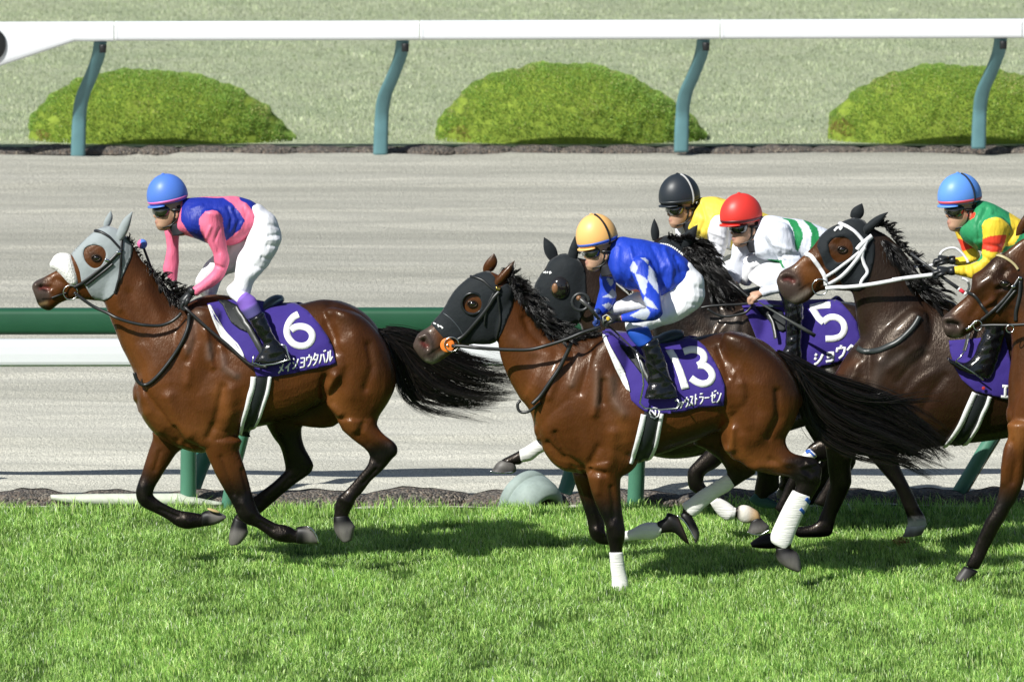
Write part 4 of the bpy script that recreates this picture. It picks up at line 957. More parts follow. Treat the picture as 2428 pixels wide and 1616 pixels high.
h.leg(-.15, ('I', (310,380,670,300,.09),(335,450,640,420,.08),(350,510,620,500,.07),(372,590,618,590,.06,None,0,'c'),(402,680,622,680,.052,None,0,'d'),(442,770,632,770,.047,None,0,'k'),(482,850,645,850,.045,None,0,'k'),(500,920,660,930,.046,None,0,'k'),(505,990,660,1000,.046,None,0,'k'),(520,1060,645,1060,.038,None,0,'k'),(528,1120,640,1120,.032,None,0,'k'),(535,1200,645,1200,.026,None,0,'k'),(552,1350,675,1350,.028,None,0,'k'),(556,1440,680,1440,.03,None,0,'k')))
h.leg(.14, ('I', (190,380,470,420,.085,None,0,'c'),(205,450,430,500,.08,None,0,'c'),(228,530,410,570,.07,None,0,'c'),(260,620,425,640,.06,None,0,'d'),(292,710,445,725,.05,None,0,'k'),(322,800,470,800,.045,None,0,'k'),(340,880,490,880,.044,None,0,'k'),(348,950,492,945,.044,None,0,'k'),(375,1005,505,975,.044,None,0,'k'),(440,1048,545,960,.038,None,0,'k'),(530,1055,590,940,.032,None,0,'k'),(650,1025,670,945,.027,None,0,'k'),(800,1000,800,895,.028,None,0,'k'),(900,990,900,880,.034,None,0,'k'),(985,948,975,890,.032,None,0,'k'),(1030,940,1025,870,.032,None,0,'k')))
h.bump('H', (1440,640,1500,760,1560,700,1600,800), 11, .007); h.bump('H', (1390,500,1440,640,1480,760), 8, -.011); h.bump('H', (1450,420,1640,470), 28, .010)
h.bump('J', (40,650,80,800,60,950), 9, -.012); h.bump('J', (130,840,120,980), 9, .014); h.bump('J', (350,500,400,700,300,900), 20, .008); h.bump('J', (470,550,480,750,400,900), 9, -.009); h.bump('J', (200,500,190,620,240,800), 15, .008)
h.bump('I', (60,100,150,300,330,420,480,440), 8, -.012); h.bump('I', (430,220,370,330,350,420), 9, -.009); h.bump('I', (560,100,540,300,500,380), 15, .009); h.bump('L', (1160,300,1300,450,1560,690), 7, -.012); h.bump('L', (1100,380,1250,560,1420,660), 8, .009)
h.bump('H', (90,560,60,700,20,830), 8, .010); h.bump('H', (200,500,160,700,100,900), 9, -.009); h.bump('H', (260,700,250,900,230,1100), 9, .011); h.bump('H', (380,760,400,950,500,1100), 12, .010); h.bump('H', (320,800,310,1000), 7, -.009)
h.bump('F', (900,1050,1000,1150,1150,1180), 12, .007); h.bump('F', (960,900,1000,1000,1080,1080), 9, -.007); h.bump('F', (1280,1180,1200,1350,1150,1500), 10, .009)
h.bump('F', (180,1070,205,1115), 7, -.016); h.bump('F', (150,1050,200,1030,230,1080,235,1130), 5, .008)
h.bump('J', (250,1130,500,1120,650,1080), 10, .006); h.bump('J', (650,1130,760,1100), 5, .006); h.bump('J', (200,900,230,1050,300,1130), 14, .008)
h.paint('F', (110,1060,160,1040,220,1090,240,1170,180,1220,130,1180), 8, 'm', .95, True); h.paint('F', (168,1085,185,1105,200,1110), 5, 'r', .9); h.paint('F', (200,1225,250,1240,300,1180,340,1160), 6, (.30,.27,.22), .7); h.paint('F', (215,1175,290,1125,330,1100), 2.5, 'k', .9)
h.paint('H', (1150,395,1300,355,1450,340,1600,365), 8, 'k', .8); h.paint('J', (560,1100,700,1080,800,1100,760,1200), 14, 'k', .8); h.paint('I', (900,300,1100,230,1240,190), 12, 'd', .8)  # black croup line and hock; last stroke paints belly shade into the coat
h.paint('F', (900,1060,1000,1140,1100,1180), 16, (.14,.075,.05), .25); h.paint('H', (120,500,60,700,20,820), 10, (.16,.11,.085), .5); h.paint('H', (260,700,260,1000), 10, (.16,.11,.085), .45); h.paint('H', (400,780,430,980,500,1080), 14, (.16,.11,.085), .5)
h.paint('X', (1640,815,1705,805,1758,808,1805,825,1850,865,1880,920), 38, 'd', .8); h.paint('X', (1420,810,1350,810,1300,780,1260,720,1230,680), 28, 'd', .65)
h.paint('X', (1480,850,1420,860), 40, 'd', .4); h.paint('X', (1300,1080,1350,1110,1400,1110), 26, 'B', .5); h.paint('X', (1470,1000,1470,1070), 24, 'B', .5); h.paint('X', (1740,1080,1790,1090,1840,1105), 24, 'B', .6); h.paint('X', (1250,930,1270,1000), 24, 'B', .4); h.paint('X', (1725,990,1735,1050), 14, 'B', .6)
h.paint('X', (1560,1010,1640,1010), 20, 'B', .4); h.paint('X', (1540,1065,1620,1040,1690,1015), 15, 'd', .8)  # tan lower flank, then painted shade along the belly edge
h.paint('F', (530,780,560,790,590,800), 9, 'E', .7)
for q in (('I', (420,930,470,960), 9, .010), ('I', (560,900,590,980), 12, .007), ('I', (540,560,560,700,560,820), 6, -.007), ('I', (440,480,430,600), 8, .006), ('I', (250,560,300,700), 6, -.006), ('J', (640,1180,720,1230), 9, .008), ('J', (700,1100,740,1150), 6, .006), ('J', (760,1200,800,1260), 9, .006), ('N', (1620,330,1700,420), 8, .005), ('J', (420,1080,560,1150), 8, -.006)): h.bump(*q)
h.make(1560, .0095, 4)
h.hoof(-.15, 'N', (1372,1268,1525,1258,.034,None,0,'k'),(1366,1330,1570,1288,.04,None,0,'k'),(1385,1400,1618,1322,.05,None,0,'G'),(1440,1460,1648,1385,.055,None,0,'g'),(1530,1512,1662,1450,.056,None,0,'g'),(1622,1545,1664,1500,.05,None,0,'g'))
h.hoof(.15, 'N', (288,850,400,905,.034,None,0,'k'),(262,890,430,960,.042,None,0,'k'),(312,962,470,1040,.05,None,0,'k'),(362,1052,482,1115,.053,None,0,'G'),(402,1125,466,1175,.053,None,0,'G'),(420,1178,440,1212,.045,None,0,'G'))
h.hoof(.14, 'N', (-10,965,20,1100,.034,None,0,'k'),(80,915,110,1085,.038,None,0,'k'),(112,858,200,1095,.048,None,0,'k'),(178,872,290,1180,.054,None,0,'k'),(228,892,370,1236,.056,None,0,'E'))
h.shoe(.10, 'N', (222,888,300,950,370,1055,430,1170), .006)
h.hoof(-.15, 'I', (548,1440,690,1440,.038,None,0,'k'),(535,1490,698,1480,.048,None,0,'g'),(515,1545,702,1540,.055,None,0,'g'))
h.bandage(-.15, 'N', (1562,598,1790,672,.040),(1480,742,1745,782,.037),(1400,902,1690,882,.035),(1332,1050,1622,1032,.037),(1308,1130,1577,1150,.042),(1322,1200,1547,1226,.042),(1400,1256,1520,1264,.035))
h.bandage(.15, 'N', (797,405,893,548,.037),(700,467,820,610,.036),(600,532,720,665,.035),(480,607,620,735,.035),(370,692,540,800,.037),(290,748,480,862,.042),(292,792,422,905,.038))
h.bandage(-.15, 'I', (523,1122,642,1118,.036),(530,1190,650,1180,.033),(535,1260,660,1260,.032),(545,1340,680,1340,.034),(545,1400,692,1400,.04),(541,1462,692,1458,.04))
h.bandage(.14, 'I', (600,1038,612,948,.034),(700,1018,712,922,.033),(800,1010,792,878,.036),(880,1010,862,860,.042),(940,990,932,865,.042),(977,942,967,885,.036))
bb = bvh_of([o for o in h.root.children if o.name.startswith('bandage')])
mk_b = mat('blue_tape', (0.02,0.10,0.45), 0.6)
make('bandage_tape', ribbon(L2('N', 1720,690,1790,770), 9, bb, h.Y - .15, .003, .003), mk_b, h.root)
make('bandage_tape', ribbon(L2('N', 1655,810,1710,870), 8, bb, h.Y - .15, .003, .003), mk_b, h.root)
h.ear(.055, 'F', (628,538,728,528), (722,395), 1.0); h.ear(-.06, 'F', (690,650,775,650), (882,450), 1.0, w0=.03)
h.eye('F', 555, 785, .019)
hood = h.drape('hood', 'F', (238,942,280,897,335,820,385,733,440,660,520,584,600,541,690,540,740,610,760,660,840,622,872,690,862,800,822,900,785,1000,735,1078,640,1092,560,1088,480,1094,440,1062,390,1060,345,1057,300,1010), .007, .006, m_hoodk,
   holes=[(480,792,492,745,550,712,600,725,626,770,618,820,582,852,515,842)], grid=5)
hb = bvh_of([h.body, hood])
c = C2('F', 556, 783); q, n_, ok = hit(hb, c[0], c[1], h.Y)
make('eye_cup', tube([P(c[0] + 25 * math.cos(a), c[1] + 25 * math.sin(a), q.y - .012 + .012 * abs(math.cos(a))) for a in np.linspace(0, 2 * math.pi, 29)], .009, 8), mat('cup_black', (0.012,0.014,0.016), 0.3, 0.5), h.root)
make('seam', ribbon(L2('F', 330,855,390,900,450,970,490,1040), 2, hb, h.Y, .003, .003, (.06,.07,.08)), m_lthr, h.root)
glb = [ribbon(L2('F', *z), 3.4, hb, h.Y, .003, .003, WH, straight=True) for z in ((255,932,275,942),(285,945,300,958,290,965),(305,955,328,970,318,975))]
make('lettering', join(glb), m_white, h.root)
h.ribbon('browband', 'F', (540,575,580,580,640,605,690,650,740,690), 5, extra=hb, off=.012)
h.ribbon('cheekpiece', 'F', (765,690,720,740,690,790,640,860,590,920,530,990,480,1040,430,1070), 9, extra=hb, off=.013)
h.ribbon('cheekpiece', 'F', (720,700,680,780,655,880,648,950), 4, extra=hb, off=.012)
h.ribbon('throat_strap', 'F', (745,650,760,800,770,900,760,980,740,1060), 5, extra=hb, off=.012)
h.ribbon('noseband', 'F', (340,1060,380,1100,430,1090), 6, extra=hb, off=.012)
h.ribbon('buckle', 'F', (738,662,768,668), 9, m=mat('brass', (0.75,0.50,0.15), 0.3, 0.5, metal=1.0), extra=hb, off=.02, thick=.01)
c = C2('F', 362, 1104); q, n_, ok = hit(hb, c[0], c[1], h.Y)
m_or = mat('orange_rubber', (0.85,0.22,0.03), 0.5, 0.4)
make('bit_disc', ellipsoid(Vector((P(c[0], c[1], q.y - .02))), (.0475, .008, .0475), (1,1,1), nu=32), m_or, h.root)
make('bit_ring', tube([P(c[0] + 10 + 17 * math.cos(a), c[1] - 2 + 17 * math.sin(a), q.y - .034) for a in np.linspace(0, 2 * math.pi, 25)], .004, 6), m_metal, h.root)
make('bit_boss', ellipsoid(P(c[0], c[1], q.y - .032), (.008,.006,.008)), m_metal, h.root)
h.rein('rein', 'F', (400,1110,480,1112,600,1125,740,1135,860,1140,1000,1138,1120,1110,1280,1060,1400,1010,1510,975,1545,965), [-.14,-.2,-.22,-.24,-.24,-.22], .012)
h.rein('yoke_strap', 'F', (1320,1090,1290,1160,1230,1280,1150,1400,1080,1500,1020,1560), [-.2,-.2,-.2,-.2], .014)
h.rein('yoke_strap', 'K', (1690,920,1640,960,1580,1000,1520,1008,1485,980,1480,930,1505,900), [-.16,-.12,-.1], .010)
h.mane('F', (830,560,870,640,930,730,1000,850,1080,930,1180,1000,1300,1040,1440,1030), [(16,-14),(34,-4),(60,12),(76,26),(84,14),(80,4),(60,-8),(40,-6)], 2600, 1.0, jit=.006, frizz=.022, rr=.0022)
h.mane('F', (830,540,880,600,940,680,1000,780), [(8,10),(20,8),(34,12),(40,18)], 600, 1.0, jit=.012, frizz=.05, rr=.003)
h.mane('F', (850,600,920,730,1000,850,1100,960,1230,1030), [(14,20),(26,30),(40,34),(50,30),(56,14)], 1600, 1.0, ycrest=-.02, jit=.012, frizz=.03)
tg = [L2('J', 560,300,700,375,900,465,1100,525,1320,620,1520,780,1700,930,1770,1010), L2('J', 580,330,720,440,900,560,1120,650,1350,740,1550,860,1740,1000), L2('J', 600,360,710,520,860,660,1050,750,1300,830,1500,930,1720,1030),
      L2('J', 620,400,690,580,800,740,980,850,1200,930,1450,1010,1680,1090), L2('J', 640,430,670,650,740,800,880,910,1060,980,1300,1020,1500,1070,1640,1140)]
h.tail(tg, (0.02, 0.22), 3600, jit=.03, frizz=.035, rr=.0025)
h.tail([L2('J', 700,380,900,480,1150,600,1400,560,1700,525), L2('J', 800,450,1000,600,1250,640,1500,620,1750,600)], (0, .1), 60, jit=.012, frizz=.03, name='tail_wisps')
h.tail([L2('J', 470,240,560,290,680,340,800,420), L2('J', 530,290,600,360,660,430,720,560), L2('J', 600,380,640,450,650,560,680,680)], (0, .02), 500, jit=.012, frizz=.01, name='tail_top')
X13 = L2('H', 310,362,400,340,600,370,800,420,900,460,1000,430,1100,398,1190,428,1262,482,1332,592,1392,700,1442,835,1440,1022,1200,1036,1050,1077,860,1097,720,1085,640,1030,575,970,562,880,500,750,405,560,340,430)
sc2, cl2, bv2 = tack_cloth(h, 'purple saddle cloth with white number 13 on the bay horse nearest the camera', None, X13, 'H', (310,368,336,366,385,480,445,590,505,700,545,800,566,896,530,872,480,790,425,680,365,530,326,430))
drape('numeral', L2('H', 895,512,962,502,1000,560,1060,700,1116,862,1042,876,1010,760,965,630), bv2, h.Y, .005, .004, m_white, sc2, 6)
strokes(h, 'H', [(1062,524,1120,506,1180,508,1235,535,1252,585,1230,630,1195,652),(1195,650,1260,655,1312,700,1328,755,1300,805,1240,822,1180,802,1130,768)], 64, bv2, sc2, 'numeral')
glyphs(h, 'H', [('フ',975,1020,965,1065,4,-6),('ァ',1026,1064,968,1052,2,-4),('ウ',1070,1108,945,1042,4,-4),('ス',1112,1152,930,1032,4,-4),('ト',1158,1196,918,1018,3,-4),('ラ',1200,1248,910,1012,4,-4),('ー',1254,1304,905,1000,3,-4),('ゼ',1310,1362,890,1005,4,-4),('ン',1368,1412,885,1000,4,-4)], bv2, 3.4, sc2)
# ============================================================ dark horse behind (black hood with eye cup)
def shift(st, dx, dy): return [(a + dx, b + dy, c + dx, d + dy, *r) for a, b, c, d, *r in st]
TR2 = [(1274,985,1278,1035,.10),(1295,930,1292,1072,.18),(1330,860,1325,1108,.22),(1380,805,1375,1122,.235,None,.2),(1430,788,1428,1120,.245,None,.3),(1480,790,1480,1108,.265,None,.3),(1540,800,1540,1086,.29,None,.15),(1600,805,1600,1064,.295,None,.05),(1650,799,1655,1042,.29,None,.1),(1705,788,1710,1020,.28,None,.2),(1758,793,1765,1008,.265,None,.2),(1808,808,1812,1002,.25,None,.2),(1852,845,1852,992,.2,None,.1),(1885,893,1882,982,.13),(1897,930,1895,965,.07)]
TH2 = [(1712,795,1800,812,.10),(1708,850,1862,862,.135),(1714,915,1894,920,.147),(1709,975,1898,960,.145),(1708,1025,1884,1004,.13),(1716,1063,1868,1032,.11),(1738,1090,1862,1050,.09)]
HL1 = [(800,996,893,992,.080),(815,1020,897,1011,.072),(840,1042,911,1029,.06),(862,1058,925,1043,.050),(874,1071,942,1057,.043),(877,1085,942,1072,.040),(872,1103,924,1095,.036),(857,1120,907,1114,.030),(838,1142,879,1140,.027),(822,1160,859,1166,.028),(803,1175,844,1181,.036),(796,1193,836,1200,.035),(793,1212,827,1215,.030),(791,1227,826,1224,.030)]
HF1 = [(791,1224,824,1221,.036),(790,1236,831,1231,.045),(793,1257,839,1242,.052),(803,1275,841,1251,.056),(812,1283,835,1279,.057)]
h = H3 = Horse('dark horse in black hood with eye cup, head just left of the orange cap', 1.25)
for l in [h.loft(n=24, col='E')]:
    l.add('F', (1215,418,1430,500,.08),(1150,462,1455,640,.10),(1092,560,1450,770,.105),(1040,650,1430,870,.10),(1042,740,1380,930,.088),(1080,850,1300,1000,.07),(1120,940,1250,1060,.06,None,0,'m'),(1150,990,1220,1070,.045,None,0,'m'))
l = h.loft(n=24, col='E'); l.add('X', (1352,608,1372,750,.08,None,.3),(1405,620,1392,830,.10,None,.3),(1470,680,1420,910,.13,None,.3),(1540,738,1450,980,.17,None,.3),(1600,758,1480,1030,.2,None,.2))
l = h.loft(n=30, col='E'); l.add('X', *shift(TR2, 205, -35))
for s in (-.12, .12):
    l = h.loft(s, col='E'); l.add('X', *shift(TH2, 205, -35))
h.leg(-.14, ('N', (1100,250,1500,260,.085,None,0,'k'),(1150,400,1420,400,.062,None,0,'k'),(1130,500,1420,500,.052,None,0,'k'),(1115,600,1410,590,.048,None,0,'k'),(1120,680,1300,660,.044,None,0,'k'),(1130,740,1260,700,.036,None,0,'k'),(1180,780,1280,710,.03,None,0,'k'),(1300,790,1360,730,.03,None,0,'k'),(1400,850,1440,760,.035,None,0,'k')))
h.leg(.10, ('N', (1300,200,1560,200,.08,None,0,'k'),(1350,330,1600,360,.05,None,0,'k'),(1430,430,1640,470,.042,None,0,'k'),(1410,520,1580,560,.034,None,0,'k'),(1400,570,1540,600,.034,None,0,'k')))
h.leg(.14, ('X', (1440,880,1520,960,.085,None,0,'k'),(1370,945,1430,1025,.06,None,0,'k'),(1310,990,1350,1055,.048,None,0,'k'),(1282,1030,1300,1068,.04,None,0,'k')), ('L', (960,310,1020,450,.03,None,0,'k'),(850,370,900,530,.03,None,0,'k'),(770,395,810,570,.036,None,0,'k'),(700,435,795,602,.036,None,0,'k'),(610,480,745,600,.035,None,0,'k'),(520,530,715,590,.038,None,0,'k')))
for s, dx in ((-.14, 0), (.14, 14)):
    h.leg(s, ('X', (1880+dx,960,1985+dx,960,.10,None,0,'E'),(1905+dx,1010,1975+dx,1000,.06,None,0,'k'),(1930+dx,1050,1985+dx,1040,.045,None,0,'k'),(1950+dx,1080,1998+dx,1070,.04,None,0,'k'),(1930+dx,1115,1966+dx,1120,.03,None,0,'k'),(1895+dx,1160,1928+dx,1170,.028,None,0,'k'),(1880+dx,1182,1915+dx,1196,.034,None,0,'k')))
h.make(1650, .014)
h.hoof(.14, 'L', (505,538,705,568,.038,None,0,'g'),(452,580,728,622,.05,None,0,'g'),(412,640,732,682,.055,None,0,'G'),(378,684,690,708,.055,None,0,'g'))
h.shoe(.09, 'L', (368,685,450,704,560,708,690,695), .005)
h.bandage(.14, 'L', (1080,230,1150,400,.036),(1000,262,1065,440,.038),(930,300,1000,495,.040),(860,345,930,540,.043),(778,388,808,562,.044))
h.hoof(.14, 'N', (1420,560,1575,575,.036,None,0,'k'),(1390,600,1550,610,.045,None,0,'g'),(1372,640,1500,655,.048,None,0,'g'),(1378,672,1440,685,.045,None,0,'g'))
h.bandage(-.14, 'N', (1062,712,1150,620,.036),(1130,770,1230,650,.042),(1230,800,1320,700,.044),(1330,808,1400,745,.04), m=m_bandt)
h.bandage(.14, 'N', (1415,445,1560,478,.040),(1420,500,1600,520,.042),(1430,550,1600,560,.038), m=m_bandt)
h.ear(.06, 'F', (1150,460,1230,412), (1110,270), 1.0, m=m_hoodk, w0=.028); h.ear(-.03, 'F', (1290,480,1372,450), (1350,262), 1.0, m=m_hoodk, w0=.028)
hood = h.drape('hood', 'F', (1040,650,1060,590,1090,556,1130,520,1150,465,1215,415,1300,405,1370,440,1425,520,1432,620,1436,720,1425,830,1380,925,1300,990,1200,1000,1120,960,1070,850,1042,750), .007, .006, m_hoodk, grid=6)
hb = bvh_of([h.body, hood]); c = C2('F', 1235, 662); q, n_, ok = hit(hb, c[0], c[1], h.Y)
make('eye_cup', ellipsoid(q + Vector((0, .012, 0)), (.070,.045,.080), nu=28), mat('cup_gloss', (0.014,0.012,0.011), 0.08, 0.6, coat=.8), h.root)
make('eye_patch', ellipsoid(q + Vector((-.03, -.012, 0)), (.028,.022,.040)), m_coat, h.root)
make('lettering', join([ribbon(L2('F', *z), 3.2, hb, h.Y, .003, .003, WH, straight=True) for z in ((1105,545,1125,535,1120,550),(1132,548,1142,535),(1150,540,1170,545,1155,555,1162,533))]), m_white, h.root)
c = C2('F', 1395, 770)
make('eye_guard', tube([P(c[0] + 20 * math.cos(a), c[1] + 20 * math.sin(a), H3.Y - .16) for a in np.linspace(0, 2 * math.pi, 23)], .012, 8, (.03,.033,.035)), m_lthr, h.root)
h.mane('X', (1360,600,1400,612,1440,640,1480,680,1530,725,1580,750), [(10,-10),(20,-4),(24,6),(20,10),(14,10)], 500, 1, jit=.01)
X3 = [(1650,790),(1700,775),(1800,770),(1880,790),(1910,880),(1920,960),(1800,980),(1720,990),(1690,960),(1660,880)]
sc3, _, _ = tack_cloth(h, 'purple saddle cloth hidden behind the horses, under the yellow clad rider', None, X3)
# ============================================================ black maned horse with number 5
h = H4 = Horse('black maned dark horse wearing number 5, ears showing above the blue clad rider', 0.65)
l = h.loft(n=24, col='E'); l.add('X', (1600,560,1645,610,.06),(1566,562,1636,640,.085),(1540,584,1624,680,.10),(1524,640,1592,712,.09),(1502,690,1562,742,.07,None,0,'m'),(1492,722,1536,762,.055,None,0,'m'))
l = h.loft(n=24, col='E'); l.add('X', (1605,562,1560,690,.07,None,.3,'k'),(1652,574,1548,760,.08,None,.35,'k'),(1705,615,1552,840,.11,None,.35,'k'),(1752,675,1572,900,.16,None,.3,'k'),(1797,712,1592,960,.20,None,.2,'E'))
l = h.loft(n=30, col='E'); l.add('X', (1570,870,1575,930,.1),(1600,800,1600,980,.18),(1650,742,1650,1030,.22),(1700,722,1700,1050,.24,None,.2),(1760,712,1760,1050,.26,None,.3),(1850,718,1850,1030,.29,None,.1),(1940,714,1940,1000,.29,None,.1),(2010,715,2010,975,.27,None,.2),(2070,725,2070,960,.25,None,.2),(2130,760,2125,950,.2),(2165,810,2160,930,.1))
l = h.loft(-.12, col='E'); l.add('X', (1745,730,1800,740,.08),(1690,790,1830,800,.11),(1660,860,1830,880,.125),(1680,960,1830,990,.11),(1740,1040,1840,1050,.09))
for s in (-.12, .12):
    l = h.loft(s, col='E'); l.add('X', *shift(TH2, 262, -72))
h.parts.append(ellipsoid(P(1574, 594, h.Y), (.105,.085,.075), PAL['k']))
h.leg(-.14, ('N', (620,20,900,160,.085,None,0,'k'),(560,120,800,220,.07,None,0,'k'),(440,245,690,330,.058,None,0,'k'),(345,362,560,400,.048,None,0,'k'),(342,480,530,480,.048,None,0,'k'),(355,575,560,548,.045,None,0,'k'),(440,640,610,575,.038,None,0,'k'),(560,740,690,650,.03,None,0,'k'),(700,870,800,740,.03,None,0,'k'),(820,920,880,800,.03,None,0,'k')))
h.leg(-.16, ('J', (1350,820,1300,1000,.08,None,0,'E'),(1180,880,1150,1000,.055,None,0,'k'),(1020,872,970,1020,.052,None,0,'k'),(860,888,870,1075,.05,None,0,'k'),(740,940,820,1090,.046,None,0,'k'),(690,990,790,1090,.042,None,0,'k'),(640,1080,740,1140,.034,None,0,'k'),(560,1200,650,1260,.03,None,0,'k'),(500,1330,590,1380,.03,None,0,'k'),(440,1450,560,1500,.034,None,0,'k')))
h.leg(.14, ('X', (1985,960,2090,960,.10,None,0,'E'),(1960,1010,2050,1010,.06,None,0,'k'),(1960,1060,2030,1060,.045,None,0,'k'),(1975,1100,2030,1100,.04,None,0,'k'),(1955,1150,1990,1155,.03,None,0,'k'),(1930,1190,1966,1200,.034,None,0,'k')))
h.bump('P', (700,1350,720,1450,650,1568), 10, .012); h.bump('P', (860,1400,860,1568), 8, -.01)
h.paint('Q', (1080,1180,1130,1260), 9, (.45,.43,.40), .9)
h.paint('P', (600,1450,700,1420,800,1450,780,1540), 14, (.09,.08,.075), .6)
h.make(1850, .014)
h.bandage(-.17, 'J', (712,985,782,1052,.050),(688,1005,760,1070,.048),(660,1040,740,1100,.044))
make('bandage_tape', ribbon(L2('J', 690,1020,720,1010,760,1045), 8, bvh_of([o for o in h.root.children if o.name.startswith('bandage')]), h.Y - .17, .003, .003), mk_b, h.root)
h.hoof(-.14, 'N', (1075,955,1180,900,.038,None,0,'k'),(1062,1020,1240,960,.045,None,0,'G'),(1045,1075,1290,1010,.052,None,0,'g'),(1062,1100,1280,1058,.052,None,0,'g'))
h.shoe(-.19, 'N', (1038,1080,1110,1108,1200,1110,1300,1052), .005)
h.bandage(-.14, 'N', (598,745,690,672,.034),(700,880,802,728,.040),(792,945,872,780,.047),(845,938,885,792,.044),(882,932,908,800,.038))
l = Loft(h.Y, -.14, PAL['w'], 18, 4, .3); l.add('N', (870,900,890,810,.03,None,0,'k'),(915,915,925,790,.032,None,0,'k'),(960,958,975,768,.034,None,0,'w'),(1020,978,1040,772,.037,None,0,'w'),(1080,975,1100,800,.036,None,0,(.55,.42,.30)),(1140,962,1160,840,.035,None,0,'t'),(1180,955,1190,890,.03,None,0,'k')); make('pastern', l.build(), m_coat, h.root)
h.ear(.05, 'G', (958,350,1035,350), (985,150), 1.0, m=m_hoodk, w0=.026); h.ear(-.05, 'G', (1205,385,1290,460), (1388,208), 1.0, m=m_hoodk, w0=.03)
h.drape('hood', 'X', (1578,560,1600,560,1632,575,1640,620,1620,680,1590,712,1560,700,1530,640,1548,590), .006, .005, m_hoodk, grid=6)
bd = [P(*p, h.Y - .09) for p in smooth_line(L2('G', 1045,388,1110,395,1180,430,1250,485), 4)]
make('beaded_browband', join([ellipsoid(p, (.008,.006,.009), nu=8, nv=6) for p in bd]), m_white, h.root)
h.mane('G', (1120,340,1220,345,1330,360,1420,400,1480,480,1540,600,1600,720,1680,840), [(3,-3),(10,-5),(24,-2),(40,10),(40,28),(36,36),(24,28),(12,10)], 2600, 1.0, jit=.007, frizz=.022, rr=.0026, drop=.1)
h.mane('G', (1290,400,1380,470,1450,560,1520,660,1590,780), [(30,30),(44,46),(50,50),(44,40),(30,20)], 1800, 1.0, ycrest=-.04, jit=.014, frizz=.03, rr=.0026)
h.mane('G', (1250,420,1350,520,1420,650,1480,760,1560,860), [(30,30),(44,46),(50,50),(44,40),(30,20)], 2200, 1.0, ycrest=-.06, jit=.012, frizz=.03, rr=.0026)
X5 = L2('P', 862,1318,960,1300,1100,1270,1250,1260,1400,1270) + L2('Q', 900,350,980,335,1060,330,1230,380,1340,480,1425,600,1480,840,1495,975,1300,1040,1100,1100,850,1160,600,1150,440,1000,300,900,230,720,160,540,100,430)
sc4, cl4, bv4 = tack_cloth(h, 'purple saddle cloth with white number 5 on the black maned horse', None, X5)
strokes(h, 'Q', [(885,440,1000,415,1125,405),(905,435,985,560,1045,612),(1035,605,1110,552,1195,552,1265,605,1285,690,1245,765,1165,795,1066,798)], 74, bv4, sc4, straight=(0, 1))
glyphs(h, 'Q', [('シ',925,1035,960,1108,10,-12),('ョ',1055,1168,945,1078,8,-14),('ウ',1180,1300,880,1036,8,-14),('ヘ',1315,1445,860,975,8,-16),('イ',1430,1500,830,930,6,-10)], bv4, 6.2, sc4)
# ============================================================ horse with white bridle
h = H5 = Horse('dark bay horse with white bridle and white reins, under the green and yellow clad rider', -0.3)
l = h.loft(n=24, col='c')
l.add('P', (1196,1052,1206,1150,.032,None,0,'m'),(1215,1002,1238,1226,.046,None,0,'m'),(1262,968,1292,1280,.056,None,0,'m'),(1330,930,1380,1312,.057,None,.1,'m'),(1400,866,1480,1272,.055,None,.1,'c'),(1452,820,1570,1192,.058,None,.1),(1512,760,1680,1172,.068),(1582,672,1790,1176,.08,None,-.1),(1672,592,1880,1172,.09,None,-.15),(1772,545,1935,1110,.094,None,-.1),(1880,502,1990,1040,.088,None,0,'d'),(1965,510,2050,960,.078,None,.2,'d'))
l = h.loft(n=26, col='E'); l.add('X', (2045,522,2018,660,.075,None,.3),(2075,543,2020,690,.08,None,.35),(2105,560,2026,722,.085,None,.35),(2135,588,2032,765,.095,None,.35),(2165,625,2040,812,.115,None,.35,'d'),(2195,667,2022,860,.15,None,.35,'d'),(2228,700,1996,900,.18,None,.3,'d'),(2265,716,1990,960,.21,None,.2,'d'))
l = h.loft(n=32, col='d'); l.add('X', (1978,890,1985,960,.1),(1995,860,2000,1010,.17),(2040,800,2040,1045,.21),(2090,745,2090,1062,.23,None,.2),(2150,722,2150,1065,.245,None,.3),(2210,712,2210,1060,.26,None,.3),(2270,722,2270,1052,.285,None,.15),(2340,730,2340,1045,.295,None,.05),(2400,730,2400,1035,.29,None,.1),(2460,722,2460,1010,.28,None,.2),(2530,730,2530,985,.26,None,.2),(2600,770,2590,970,.2),(2640,830,2635,930,.1))
for s in (-.125, .125):
    l = h.loft(s, col='d'); l.add('X', (2150,735,2200,748,.07),(2085,790,2215,810,.11),(2050,870,2215,900,.125),(2045,950,2210,975,.125),(2060,1020,2200,1040,.115),(2080,1055,2190,1062,.09))
    l = h.loft(s, col='d'); l.add('X', *shift(TH2, 742, -65))
    h.leg(s * 1.2, ('X', *shift([(*t, None, 0, 'k') for t in HL1], 1700 + 80 * (s > 0), 0)))
h.leg(-.15, ('U', (330,150,800,200,.08,None,0,'d'),(442,258,785,300,.065,None,0,'E'),(562,372,800,390,.055,None,0,'k'),(662,492,850,500,.048,None,0,'k'),(738,588,902,600,.045,None,0,'k'),(792,690,945,690,.036,None,0,'k'),(836,790,988,790,.03,None,0,'k'),(868,870,1030,860,.031,None,0,'k'),(880,935,1052,915,.035,None,0,(.35,.36,.38)),(870,985,1055,965,.034,None,0,(.35,.36,.38))))
